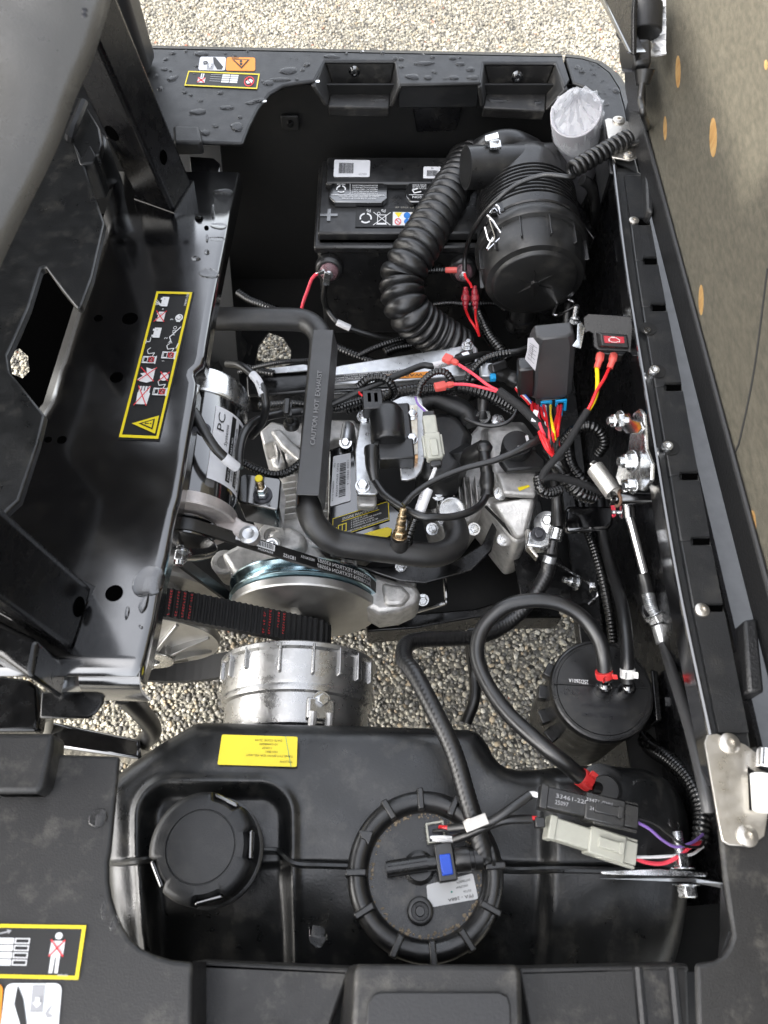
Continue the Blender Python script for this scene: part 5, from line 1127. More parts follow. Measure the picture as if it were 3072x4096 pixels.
# ================================================================== engine
def engine():
    r = thing('engine', 'grey cast aluminium engine filling the middle of the bay', 'engine', P((1650, 1950), .32))
    def blk(name, view, pts, z, th, mt_='cast', bv=.005, par=r, taper=None, seg=3):
        top = [P(view(*q), z) for q in pts]; c = sum(top, Vector())/len(top)
        bot = [Vector((c.x+(p.x-c.x)*(taper or 1), c.y+(p.y-c.y)*(taper or 1), p.z-th)) for p in top]
        return M().loft([bot, top]).build(name, mt_, par, bevel=bv, seg=seg)
    cc = blk('crankcase', c5, [(560, 900), (640, 830), (760, 800), (1010, 790), (1260, 800), (1330, 1100), (1320, 1500), (1100, 1640), (800, 1660), (590, 1650), (560, 1450), (700, 1200), (600, 1000)], .455, .12, bv=.012)
    # arms of the casting
    for pts, z in (([(560, 870), (640, 800), (760, 830), (880, 900), (870, 990), (760, 960), (650, 930), (590, 960)], .49), ([(640, 930), (690, 940), (730, 1080), (690, 1120), (640, 1090), (680, 1020)], .485), ([(720, 1010), (850, 980), (860, 1040), (740, 1060)], .492), ([(630, 860), (700, 850), (880, 1040), (850, 1090), (700, 960)], .498), ([(1010, 790), (1190, 790), (1230, 870), (1210, 940), (1060, 920), (1000, 960)], .475)):
        blk('casting_arm', c5, pts, z, .045, bv=.004, par=cc)
    # ribs beside the shield
    for k in range(8):
        y = 1130+k*42; M().prism([P(c5(700, y), .468), P(c5(800, y-18), .47), P(c5(800, y-8), .47), P(c5(700, y+10), .468)], (0, 0, -.02)).build('fin', 'cast', cc, bevel=.001)
    for k in range(8):
        y = 1120+k*50; M().prism([P(c5(960, y+30), .472), P(c5(1030, y+18), .472), P(c5(1030, y+28), .472), P(c5(960, y+40), .472)], (0, 0, -.02)).build('fin', 'cast', cc, bevel=.001)
    # bosses
    for q, rr, z, h in ((c5(1150, 850), .0095, .52, .07), (c5(600, 1405), .0075, .485, .03), (c5(545, 1450), .0065, .48, .03), (d3(270, 480), .018, .43, .06), (d3(540, 380), .011, .48, .05), (d3(960, 490), .012, .462, .05), (d3(1280, 590), .014, .44, .05), (c5(640, 1560), .019, .475, .05), (d3(340, 540), .010, .42, .05)):
        p = P(q, z); M().lathe([(rr, -h), (rr, -.002), (rr*.9, 0), (rr*.55, 0), (rr*.5, -.006), (.0004, -.006)], p, (0, -.15, 1), 22).build('boss', 'cast', cc, smooth=40)
    p = P(c5(1132, 945), .525); hexm(M(), p, (0, -.45, .9), .0062, .008).build('bolt', 'zinc', cc, bevel=.0008); M().cyl(P(c5(1150, 830), .52), P(c5(1132, 940), .525), .0085).build('spacer', 'galv', cc, bevel=.001)
    # side cover (towards us) with wing
    sc_ = blk('side_cover', d3, [(250, 430), (330, 390), (480, 300), (650, 270), (740, 330), (830, 440), (900, 470), (990, 500), (1130, 550), (1240, 585), (1330, 600), (1362, 650), (1340, 705), (1240, 750), (1130, 765), (900, 640), (600, 560), (330, 560)], .452, .06, bv=.010)
    blk('cover_lump', d3, [(500, 300), (640, 270), (730, 330), (720, 400), (620, 430), (520, 400)], .475, .03, bv=.010, par=sc_)
    blk('cover_lump', d3, [(1140, 590), (1260, 610), (1310, 660), (1260, 720), (1160, 720)], .458, .02, bv=.006, par=sc_)
    blk('cover_rib', d3, [(880, 480), (1000, 490), (1010, 515), (900, 520)], .470, .03, bv=.005, par=sc_)
    for q, z in ((d3(345, 555), .43), (d3(535, 385), .482), (d3(490, 522), .45), (d3(1370, 690), .42), (d3(875, 505), .468)):
        bolt(sc_, P(q, z), (0, -.6, .8), .006, .006)
    # finned cylinder
    cyl = blk('cylinder', c6, [(330, 1230), (420, 1160), (560, 1150), (700, 1180), (740, 1330), (640, 1470), (480, 1500), (380, 1420)], .47, .10, bv=.006)
    for k in range(9):
        x = 395+k*38; M().prism([P(c6(x, 1190-k*4), .497), P(c6(x+9, 1190-k*4), .497), P(c6(x+28, 1400-k*8), .488), P(c6(x+19, 1400-k*8), .488)], (0, 0, -.03)).build('fin', 'cast', cyl, bevel=.0006)
    M().lathe([(.017, -.03), (.0195, -.004), (.0195, 0), (.017, .002), (.0155, .002), (.0155, -.006)], P(c6(510, 1395), .495), (.1, -.3, 1), 30).build('exhaust_port', 'machined', cyl)
    # cylinder head and valve cover
    hd = blk('cylinder_head', c6, [(570, 960), (680, 830), (800, 800), (990, 800), (1060, 900), (1090, 1200), (1080, 1340), (1010, 1590), (930, 1610), (840, 1500), (740, 1370), (620, 1240), (570, 1150)], .478, .11, bv=.006)
    ba = [P(c6(*q), .478) for q in ((690, 850), (800, 812), (985, 812), (1045, 900), (1086, 1120), (1082, 1330), (830, 1310), (720, 1200))]
    tp = [P(c6(*q), .535) for q in ((740, 870), (810, 838), (965, 835), (1020, 920), (1070, 1130), (1066, 1300), (850, 1285), (775, 1180))]
    vc = M().loft([ba, tp]).build('valve_cover', 'cast', r, bevel=.008, seg=3)
    blk('cover_step', c6, [(800, 1135), (1072, 1135), (1070, 1296), (852, 1282)], .541, .012, bv=.004, par=vc)
    ba = [P(c6(*q), z) for q, z in (((745, 1360), .47), ((990, 1330), .49), ((1070, 1335), .49), ((1010, 1585), .43), ((925, 1605), .43))]
    tp = [P(c6(*q), z) for q, z in (((780, 1345), .528), ((985, 1318), .535), ((1062, 1318), .535), ((1000, 1570), .505), ((935, 1590), .50))]
    M().loft([ba, tp]).build('rocker_cover', 'cast', r, bevel=.005, seg=3)
    M().tube([P(c6(735, 1370), .512), P(c6(850, 1490), .49), P(c6(950, 1600), .472)], .0022, 8, .004).build('gasket', 'matte', r)
    M().prism([P(c6(945, 1245), .5415), P(c6(1020, 1228), .5415), P(c6(1028, 1240), .5415), P(c6(958, 1268), .5415)], (0, 0, .0004)).build('paint_mark', 'yellow', vc)
    for q, z in ((c6(815, 800), .53), (c6(832, 1285), .525), (c6(850, 1590), .45), (c6(655, 1520), .47), (c6(380, 1520), .45), (c6(420, 1290), .50), (c6(425, 1240), .50)):
        bolt(r, P(q, z), (.1, -.35, .93), .0062, .006, stud=.011 if q[1] > 2100 else 0)
    # oil filler cap
    oc = thing('oil_cap', 'black square-based oil cap with a white tape mark', 'cap', P(c6(960, 1000), .53))
    M().prism([P(c6(*q), .562) for q in ((835, 985), (1060, 985), (1135, 1060), (1132, 1112), (880, 1130), (825, 1060))], (0, 0, -.012)).build('base', 'plastic', oc, bevel=.003)
    p = P(c6(945, 955), .575); M().lathe([(.0195, -.014), (.0195, 0), (.018, .003), (.0005, .004)], p, (0, -.05, 1), 40).build('knob', 'plastic', oc, smooth=50)
    fn = flat([P(q, .5802) for q in (c6(915, 895), c6(1030, 895), c6(1030, 990), c6(915, 990))], 115, 95); A = Art(fn, 115, 95); A.poly('white_label', [(80, 8), (98, 2), (118, 72), (98, 80)], .0006); A.poly('white_label', [(30, 75), (96, 62), (100, 82), (34, 92)], .0006); A.build(oc, {'white_label': 'tape_mark'})
    # black blower housing and shroud
    bh = thing('blower_housing', 'black plastic blower housing beside the ignition coil', 'housing', P(c6(450, 950), .45))
    top = [P(c6(*q), .546) for q in ((330, 760), (420, 730), (530, 735), (600, 800), (650, 880), (620, 1000), (560, 1140), (480, 1180), (330, 1185), (280, 1100))]; c = sum(top, Vector())/10
    M().loft([[Vector((c.x+(p.x-c.x)*1.06, c.y+(p.y-c.y)*1.06, .46)) for p in top], top]).build('shell', 'plastic', bh, bevel=.012, seg=4)
    M().tube([P(c6(*q), z) for q, z in (((290, 700), .545), ((380, 650), .55), ((500, 690), .55), ((600, 740), .545), ((640, 830), .54))], .013, 14).build('shoulder', 'plastic', bh)
    M().cyl(P(c6(560, 985), .55), P(c6(600, 1100), .53), .014).build('duct', 'plastic', bh)
    M().prism([P(c5(*q), .515) for q in ((1015, 990), (1195, 930), (1230, 1290), (1415, 1325), (1560, 1450), (1560, 1580), (1300, 1640), (1010, 1600))], (0, 0, -.05)).build('shroud', 'gloss', bh, bevel=.004)
    # shroud stickers
    o, A = decal(bh, 'serial_label', 'white_label', [P(q, .516) for q in (c5(1166, 1016), c5(1166, 1332), c5(1030, 1372), c5(1050, 1040))], 320, 130, 8)
    A.text('black_print', 'CODE  EFIEG1 - A', 45, 26, 14, 170); A.bars('black_print', 60, 34, 220, 44, 9); A.text('black_print', 'E/NO  EFIEG1A03968', 55, 98, 13, 215); A.text('black_print', 'TSV', 48, 122, 13); A.text('black_print', 'ASSEMBLED IN USA', 165, 122, 10, 130); A.build(o)
    o, A = decal(bh, 'maintenance_label', 'black_print', [P(q, .516) for q in (c5(1045, 1452), c5(1418, 1335), c5(1425, 1462), c5(1042, 1590))], 400, 140)
    A.frame('yellow', 2, 2, 396, 136, 4); A.text('white_print', 'ENGINE MAINTENANCE', 70, 34, 17, 250); A.line('yellow', (66, 42), (330, 42), 4)
    for k, t in enumerate(('1. CHECK OIL LEVEL', '2. CHECK & CLEAN AIR CLEANER', '3. CLEAN FINS & SCREEN', '4. CHANGE OIL & OIL FILTER')): A.text('white_print', t, 130, 60+k*16, 10, (120, 215, 160, 190)[k])
    A.text('white_print', "OWNER'S MANUAL FOR FURTHER INFORMATION", 90, 130, 11, 300); A.frame('yellow', 40, 60, 60, 56, 6); A.line('yellow', (70, 60), (70, 116), 5); A.path('yellow', [(30, 70), (30, 126), (96, 126)], 5); A.build(o)
    M().prism([P(q, .52) for q in (c5(1225, 1560), c5(1300, 1535), c5(1410, 1505), c5(1442, 1520), c5(1430, 1560), c5(1380, 1590), c5(1240, 1600))], (0, 0, -.002)).build('yellow_tag', 'yellow', bh, bevel=.0006)
    return r
engine()
def coil():
    b = thing('coil_bracket', 'flat grey steel bracket plate under the ignition coil', 'bracket', P(c5(1400, 1000), .54))
    M().prism([P(c5(*q), .561) for q in ((1240, 745), (1400, 690), (1500, 640), (1590, 622), (1640, 650), (1652, 720), (1655, 1060), (1635, 1135), (1595, 1180), (1540, 1195), (1500, 1190), (1490, 1090), (1350, 1100), (1345, 1280), (1330, 1290), (1215, 1288), (1200, 1270), (1196, 1000))], (0, 0, -.004)).build('plate', 'galv', b, bevel=.0012)
    M().prism([P(c5(*q), .545) for q in ((1205, 1288), (1340, 1288), (1335, 1370), (1210, 1370))], (0, .004, -.02)).build('foot', 'cast', b, bevel=.004)
    for q in (c5(1245, 1235), c5(1255, 775)): bolt(b, P(q, .562), (0, -.1, 1), .0072, .006, washer=1.35)
    r = thing('ignition_coil', 'black ignition coil with pale laminated core and two bolts', 'coil', P(c5(1420, 850), .55))
    a, e = P(c5(1400, 745), .582), P(c5(1415, 930), .582); D = (e-a)
    R = .0225
    M().lathe([(R*.5, -.006), (R*.85, -.004), (R, .004), (R, D.length-.002), (R*.97, D.length+.004), (R*.8, D.length+.007), (.001, D.length+.008)], a, D, 40).build('barrel', 'moulded', r, smooth=60)
    x = D.normalized(); y = Vector((0, 0, 1)).cross(x)
    M().box(P(c5(1465, 1020), .573), (.030, .046, .024), (x, y, Vector((0, 0, 1)))).build('lower_block', 'moulded', r, bevel=.002)
    M().box(P(c5(1450, 850), .568), (.065, .046, .022), (x, y, Vector((0, 0, 1)))).build('body_block', 'moulded', r, bevel=.003)
    M().prism([P(c5(*q), .574) for q in ((1400, 705), (1608, 695), (1612, 1020), (1545, 1030), (1530, 720))], (0, 0, -.020)).build('core', 'lamination', r, bevel=.0006)
    M().prism([P(c5(*q), .572) for q in ((1546, 1032), (1612, 1022), (1612, 1050), (1548, 1056))], (0, 0, -.018)).build('core_end', 'copper', r)
    for q in (c5(1575, 765), c5(1572, 925)): bolt(r, P(q, .575), (0, -.05, 1), .0062, .0055, washer=1.25)
    fn = flat([P(q, .5744) for q in (c5(1560, 715), c5(1590, 715), c5(1590, 740), c5(1560, 740))], 30, 25); A = Art(fn, 30, 25); A.rect('black_print', 12, 6, 6, 14); A.build(r)
    M().box(P(c5(1312, 690), .592), (.030, .026, .022), (x, y, Vector((0, 0, 1)))).build('socket', 'moulded', r, bevel=.0015)
    for k in (-1, 1): M().box(P(c5(1312+k*22, 655), .600), (.016, .006, .006), (x, y, Vector((0, 0, 1)))).build('socket_rib', 'moulded', r, bevel=.0008)
    M().tube(T(c5, (1305, 985, .588), (1305, 1060, .588), (1312, 1120, .584), (1325, 1195, .577)), .0086, 18, .004, lambda a, t: 1.12 if t < .22 else (1.0 if t < .6 else 1-.32*(t-.6)/.4)).build('lead_boot', 'rubber', r, smooth=60)
    M().tube(T(c5, (1322, 1190, .577), (1390, 1290, .58), (1500, 1370, .585), (1640, 1440, .59))+T(c6, (380, 1440, .59), (500, 1440, .585), (620, 1410, .58), (700, 1360, .57), (742, 1290, .565)), .0046, 14).build('spark_lead', 'rubber', label='thick black spark lead looping from coil to plug boot', cat='lead')
    s = thing('plug_boot', 'black rubber spark plug boot bent over the cylinder', 'boot', P(c6(700, 1100), .5))
    M().tube(T(c6, (745, 1300, .562), (745, 1150, .57)), .0082, 18, .003, lambda a, t: 1.05 if t < .1 or t > .85 else (.92 if t < .3 else 1.1)).build('sleeve', 'rubber', s, smooth=50)
    M().tube(T(c6, (742, 1150, .57), (728, 1060, .575), (722, 990, .572)), .0078, 18).build('elbow', 'rubber', s)
    M().tube(T(c6, (725, 985, .572), (660, 1020, .56), (590, 1055, .54)), .0120, 20).build('cap', 'rubber', s); M().lathe([(.0095, -.003), (.0105, .003), (.008, .007), (.0005, .008)], P(c6(725, 985), .575), (0, .2, 1), 22).build('dome', 'rubber', s, smooth=60)
coil()
def exhaust():
    r = thing('exhaust_pipe', 'thick black exhaust pipe bending round the engine under a heat shield', 'exhaust', P((1300, 2000), .5))
    up = T(c5, (-250, 120, .600), (100, 122, .600), (450, 126, .600), (780, 130, .600), (880, 148, .600), (945, 205, .600), (970, 290, .600), (955, 500, .598), (920, 900, .592), (893, 1290, .585), (890, 1380, .583), (920, 1480, .575), (990, 1560, .565))
    lo = T(d3, (900, 375, .555), (1050, 400, .548), (1200, 420, .54), (1350, 440, .532), (1450, 440, .525), (1530, 405, .518), (1562, 340, .512), (1545, 270, .505))
    M().tube(up+lo, .0158, 28, .005).build('pipe', 'exhaust', r, smooth=80)
    # weld bead near the sensor
    p = P(d3(1240, 385), .552); M().lathe([(.0115, -.006), (.012, .002), (.0105, .006), (.0105, .014), (.009, .014)], p, (0, .25, 1), 24).build('sensor_bung', 'exhaust', r, smooth=50)
    tp = [P(c5(*q), .622) for q in ((918, 196), (1050, 196), (1000, 750), (955, 1296), (803, 1290), (862, 740))]
    c = sum(tp, Vector())/6
    sh = M(); n = 6
    bot = [Vector((p.x+(.0045 if p.x > c.x+.001 and k in (1, 2, 3) else -.0045 if k in (0, 4, 5) else 0), p.y, p.z-.036)) for k, p in enumerate(tp)]
    side = [(5, 0), (4, 5), (1, 2), (2, 3)]
    for i, j in side: sh.prism([tp[i], tp[j], bot[j], bot[i]], Vector((.002 if i in (4, 5) else -.002, 0, 0)))
    sh.prism(tp, (0, 0, -.002)); s_ = sh.build('heat_shield', 'shield', r, bevel=.0025, seg=3)
    fn = flat([P(q, .6222) for q in (c5(885, 968), c5(937, 468), c5(985, 470), c5(936, 972))], 500, 45); A = Art(fn, 500, 45); A.text('bolt_dark', 'CAUTION  HOT  EXHAUST', 4, 38, 30, 492, lift=.0008); A.build(s_, {'bolt_dark': 'raised_lettering'})
    for o in s_.children:
        so = o.modifiers.new('solid', 'SOLIDIFY'); so.thickness = .0018; so.offset = 0; o.data.materials[0] = MAT['lettering']
    # rust at the shield's lower end
    M().prism([P(c5(*q), .6) for q in ((806, 1292), (822, 1292), (818, 1345), (810, 1350))], (0, 0, -.002)).build('rust_streak', 'rust', r)
    se = thing('oxygen_sensor', 'brass stepped oxygen sensor screwed into the exhaust pipe', 'sensor', P(d3(1240, 340), .55))
    a, b = P(d3(1240, 345), .566), P(d3(1262, 180), .60); D = b-a; L = D.length
    hexm(M(), a, D, .0085, .008, 1.1).build('hex', 'brass', se, bevel=.0008)
    M().lathe([(.006, .008), (.0065, L*.4), (.0052, L*.42), (.006, L*.52), (.006, L*.62), (.0048, L*.64), (.0053, L*.75), (.0042, L*.78), (.0042, L*.95), (.003, L)], a, D, 20).build('body', 'brass', se, smooth=30)
    bk = thing('exhaust_shroud', 'curved black steel plate beneath the exhaust bend', 'plate', P(d3(1300, 520), .4))
    M().prism([P(d3(*q), .46) for q in ((900, 470), (1100, 510), (1350, 490), (1560, 470), (1700, 380), (1760, 250), (1780, 300), (1750, 420), (1640, 530), (1380, 600), (1240, 585))], (0, 0, -.004)).build('plate', 'paint', bk, bevel=.002)
    bolt(bk, P(d3(1250, 505), .462), (0, -.2, 1), .0055, .005)
    br = thing('mount_bracket', 'black box bracket with a zinc stud and nut', 'bracket', P(c5(560, 1270), .5))
    M().prism([P(c5(*q), .565) for q in ((430, 1165), (460, 1148), (690, 1180), (706, 1200), (690, 1380), (670, 1392), (420, 1340), (412, 1320))], (0, 0, -.05)).build('box', 'gloss', br, bevel=.005, seg=3)
    p = P(c5(583, 1295), .5655); M().lathe([(.0118, 0), (.0118, .002)], p, (0, -.05, 1), 26).build('washer', 'bolt_dark', br); hexm(M(), p+Vector((0, 0, .002)), (0, .05, 1), .0085, .009, 0).build('nut', 'zinc', br, bevel=.001); hexm(M(), p+Vector((0, 0, .011)), (0, .05, 1), .0078, .008, 0).build('nut', 'zinc', br, bevel=.001)
    M().tube([p, p+Vector((0, .002, .036))], .0050, 14, .0005, lambda a, t: 1+.05*math.sin(a*2*math.pi/.0018)).build('stud', 'brass', br)
    M().lathe([(.0050, 0), (.0045, .0015), (.0005, .0017)], p+Vector((0, .002, .036)), (0, .05, 1), 14).build('paint_mark', 'yellow', br)
exhaust()
def frame_bar():
    r = thing('cross_plate', 'grey steel cross plate with an upside-down warning sticker', 'plate', P((1600, 1470), .45))
    z = .525
    M().prism([P(q, z) for q in (c5(1040, 445), c5(1115, 428), c5(1640, 345), c6(590, 298), c6(660, 298), c6(682, 320), c6(684, 410), c6(600, 500), c5(1400, 545), c5(1035, 560))], (0, 0, -.012)).build('plate', 'galv', r, bevel=.002)
    M().prism([P(q, z-.012) for q in (c5(470, 500), c5(890, 462), c5(1100, 450), c5(1060, 600), c5(870, 608), c5(480, 640))], (0, 0, -.04)).build('arm', 'paint', r, bevel=.003)
    M().prism([P(q, z-.006) for q in (c5(630, 450), c5(850, 425), c5(880, 430), c5(880, 468), c5(560, 490))], (0, 0, -.003)).build('arm_cap', 'galv', r, bevel=.001)
    M().prism([P(q, z-.012) for q in (c5(1035, 562), c6(600, 500), c6(700, 520), c6(560, 580), c5(1030, 620))], (0, 0, -.05)).build('lower_flange', 'gloss', r, bevel=.003)
    o, A = decal(r, 'warning_label', 'black_print', [P(q, z+.0004) for q in (c5(1515, 462), c5(1048, 500), c5(1046, 548), c5(1514, 492))][::1], 480, 48)
    A2 = decal(r, 'warning_label', 'orange', [P(q, z+.0004) for q in (c6(365, 475), c6(20, 500), c6(15, 525), c6(360, 515))], 300, 48)
    fn = flat([P(q, z+.0014) for q in (c5(1512, 494), c5(1048, 546), c5(1046, 502), c5(1512, 462))], 480, 48); A = Art(fn, 480, 48)
    A.text('white_print', 'ANY ATTEMPT TO CHANGE THE ADJUSTMENT', 6, 14, 9, 466); A.text('white_print', 'OR GOVERNOR TAMPERING CAN RESULT IN SERIOUS', 6, 28, 9, 466); A.text('white_print', 'INJURY AND WILL VOID THE VEHICLE WARRANTY.', 6, 42, 9, 400); A.frame('white_print', 1, 1, 478, 46, 2); A.build(o)
    fn = flat([P(q, z+.0014) for q in (c6(362, 512), c6(18, 526), c6(20, 500), c6(365, 476))], 300, 48); A = Art(fn, 300, 48); A.text('black_print', 'WARNING', 40, 38, 28, 220); A.build(A2[0])
    p = P(c6(614, 305), z+.006); bolt(r, p, (0, 0, 1), .0062, .006, stud=.012)
    k = thing('pipe_clip', 'black rubber-lined clip holding a cable on the cross plate', 'clip', P(c6(595, 390), z))
    ax = P(c6(650, 370), z)-P(c6(540, 410), z); M().lathe([(.005, -.012), (.0105, -.012), (.0105, .012), (.005, .012)], P(c6(595, 392), z+.012), ax, 26).build('cushion', 'rubber', k, bevel=.002); M().lathe([(.0106, -.005), (.0114, -.005), (.0114, .005), (.0106, .005)], P(c6(595, 390), z+.012), ax, 26).build('band', 'chrome', k)
frame_bar()
# ================================================================== battery
def battery():
    zt = .60; r = thing('battery', 'black lead battery with white barcode stickers at far side', 'battery', P(c2(800, 1150), .40))
    fl, fr, bl, br = P(c2(530, 1300), zt), P(c2(1500, 1300), zt), P(c2(600, 815), zt), P(c2(1560, 815), zt)
    x0, x1, y0, y1 = fl.x, fl.x+.268, fl.y, bl.y
    M().box(((x0+x1)/2, (y0+y1)/2, .493), (x1-x0-.008, y1-y0-.008, .19)).build('case', 'moulded', r, bevel=.005)
    M().box(((x0+x1)/2, (y0+y1)/2, .582), (x1-x0, y1-y0, .012)).build('lid_flange', 'moulded', r, bevel=.003)
    M().box(((x0+x1)/2, (y0+y1)/2+.006, .593), (x1-x0-.012, y1-y0-.018, .016)).build('lid', 'moulded', r, bevel=.003)
    M().box(((x0+x1)/2, y1-.040, .606), (x1-x0-.03, .062, .012)).build('lid_step', 'moulded', r, bevel=.003)
    zl = .6125
    for pts, nm in (((c2(625, 975), c2(655, 942), c2(945, 942), c2(982, 975), c2(980, 1040), c2(950, 1068), c2(660, 1066), c2(625, 1035)), 'vent_cover'), ((c2(1090, 975), c2(1120, 942), c2(1420, 942), c2(1450, 975), c2(1450, 1040), c2(1420, 1068), c2(1120, 1066), c2(1090, 1035)), 'vent_cover')):
        o = M().prism([P(q, .611) for q in pts], (0, 0, -.010)).build(nm, 'gloss', r, bevel=.0015)
        u0 = pts[7][0] if False else pts[0][0]; 
        cs = [P((pts[2][0]+18, pts[5][1]-2), .6113), P((pts[0][0]+6, pts[6][1]-4), .6113), P((pts[0][0]+6, pts[1][1]+8), .6113), P((pts[2][0]+18, pts[2][1]+8), .6113)]
        A = Art(flat(cs, 330, 118), 330, 118)
        if nm and pts[0][0] < 1500:
            A.text('white_print', 'KEEP OUT OF THE REACH OF CHILDREN', 60, 20, 9, 200); A.text('white_print', 'DO NOT TIP. KEEP VENT CAPS TIGHT AND LEVEL', 40, 33, 9, 240); A.line('white_print', (10, 38), (320, 38), 3)
            for k, t in enumerate(('FLUSH EYES IMMEDIATELY', 'WITH WATER. GET', 'MEDICAL HELP FAST', 'CAUTION FOR SAFE JUMP STARTING', 'FOLLOW INSTRUCTIONS IN VEHICLE')): A.text('white_print', t, 50, 52+k*13, 8, 150)
            for a in (90, 210, 330):
                cx, cy = 265, 76; p = [(cx+26*math.cos(R_(a+t)), cy-22*math.sin(R_(a+t))) for t in (-50, -20, 20, 45)]; A.path('white_print', p, 8)
            A.text('white_print', 'RECYCLE', 240, 112, 9, 50); A.line('white_print', (212, 44), (212, 112), 2)
        else:
            A.text('white_print', 'POISON', 200, 30, 16, 100); A.line('white_print', (10, 38), (320, 38), 3); A.path('white_print', [(250, 60), (290, 50), (300, 70), (270, 80)], 7)
            for k, t in enumerate(('SULFURIC ACID', 'CAN CAUSE', 'SEVERE BURNS')): A.text('white_print', t, 220, 84+k*12, 9, 80)
        A.build(o)
    o, A = decal(r, 'barcode_label', 'white_label', [P(q, zl) for q in (c2(660, 815), c2(876, 818), c2(872, 918), c2(655, 918))], 216, 100, 8); A.bars('black_print', 30, 20, 88, 62, 5); A.text('grey_print', '637484', 150, 92, 12); A.build(o)
    o, A = decal(r, 'barcode_label', 'white_label', [P(q, zl) for q in (c2(1198, 856), c2(1305, 858), c2(1303, 926), c2(1195, 926))], 108, 70, 8); A.bars('black_print', 22, 24, 64, 36, 6); A.text('black_print', 'F6', 46, 18, 11); A.build(o)
    zl = .6018
    o, A = decal(r, 'symbol_label', 'black_print', [P(q, zl) for q in (c2(790, 1102), c2(1320, 1112), c2(1320, 1220), c2(785, 1220))], 535, 116)
    def up(c, t, x, y, h): 
        vs, fs, tw = glyphs(t); k = h/.72; mm = A.lay(c); mm.add([A.fn(x-a*k, y+b*k, .0007) for a, b in vs], fs)
    up('white_print', 'Pb', 92, 12, 20); up('white_print', 'Pb', 182, 12, 20)
    for a in (90, 210, 330): A.path('white_print', [(62+34*math.cos(R_(a+t)), 66+28*math.sin(R_(a+t))) for t in (-48, -15, 15, 48)], 9)
    A.frame('white_print', 132, 44, 54, 54, 4); A.line('white_print', (108, 30), (212, 108), 4); A.line('white_print', (212, 30), (108, 108), 4); A.ring('white_print', 140, 38, 10, 3); A.rect('white_print', 128, 98, 62, 6)
    A.rect('white_print', 226, 26, 300, 82, .0003); A.poly('yellow', [(236, 30), (284, 30), (260, 62)], .0008); A.disc('blue_print', 312, 48, 20, .0008); A.ring('red_print', 258, 86, 20, 5, .0008); A.line('red_print', (244, 74), (272, 98), 4, .001); A.disc('blue_print', 312, 86, 18, .0008); A.poly('yellow', [(340, 30), (388, 30), (364, 62)], .0008)
    A.build(o)
    p = P(c2(627, 1148), .602); mm = M(); mm.box(p, (.026, .005, .002)); mm.box(p, (.005, .026, .0021)); mm.build('plus_mark', 'gloss', r)
    fn = flat([P(q, .6019) for q in (c2(1140, 1112), c2(1022, 1110), c2(1022, 1096), c2(1140, 1098))], 120, 14); A = Art(fn, 120, 14); A.text('rim_beige', 'P1 7025 28', 2, 12, 10, 112); A.build(r, {'rim_beige': 'stamp'})
    # side terminals
    for k, q in enumerate((c2(630, 1460), c2(1435, 1465))):
        p = PY(q, y0-.004); t = M().lathe([(.021, -.004), (.021, .010), (.018, .013), (.012, .013)], p, (0, -1, .25), 32).build('terminal_post', 'moulded', r, bevel=.002)
        M().lathe([(.0135, .011), (.0145, .015), (.0118, .020), (.0075, .022), (.003, .022)], p, (0, -1, .25), 28).build('red_boot', 'clear_pink', t, smooth=60)
        hexm(M(), p+Vector((0, -.022, .005)), (0, -1, .25), .0058, .005, 1.2).build('bolt', 'zinc', t, bevel=.0006)
    p = PY(c2(630, 1470), y0-.035)
    M().prism([PY(q, y0-.036) for q in (c2(600, 1480), c2(640, 1500), c2(630, 1565), c2(585, 1565))], (0, -.003, 0)).build('ring_lug', 'zinc', r, bevel=.001); M().prism([PY(q, y0-.035) for q in (c2(545, 1490), c2(600, 1470), c2(605, 1490), c2(550, 1512))], (0, -.003, 0)).build('ring_lug', 'zinc', r, bevel=.001)
    rw = M().tube([PY(c2(560, 1497), y0-.036), PY(c2(525, 1530), y0-.04), PY(c2(495, 1610), y0-.05), PY(c2(470, 1680), y0-.06), PY(c2(455, 1760), y0-.06)], .0026, 10).build('battery_wire', 'pink_wire', label='thin red wire dropping from the left battery terminal', cat='wire')
    M().tube([PY(c2(605, 1560), y0-.037), PY(c2(596, 1640), y0-.04)]+T(c5, (1010, 60, .50), (1075, 145, .49), (1180, 195, .48), (1330, 240, .47), (1450, 270, .46)), .0046, 12).build('battery_cable', 'rubber', label='thick black battery cable with a white band falling from terminal', cat='cable')
    M().tube(T(c5, (1075, 147, .4905), (1120, 168, .487), (1160, 186, .483)), .0054, 14).build('cable_band', 'white_label', label='white printed band on the battery cable', cat='cable band')
    M().tube([PY(c2(1400, 1478), y0-.036), PY(c2(1330, 1478), y0-.034)], .0045, 10).build('terminal_sleeve', 'pink_boot', label='pink crimp sleeve at the right battery terminal', cat='sleeve')
    loomh('corrugated_conduit', [PY(c2(1330, 1478), y0-.034), PY(c2(1240, 1480), y0-.03), PY(c2(1150, 1495), y0-.03)], .0045, 'thin corrugated conduit leading to the right battery terminal', pitch=.004)
battery()

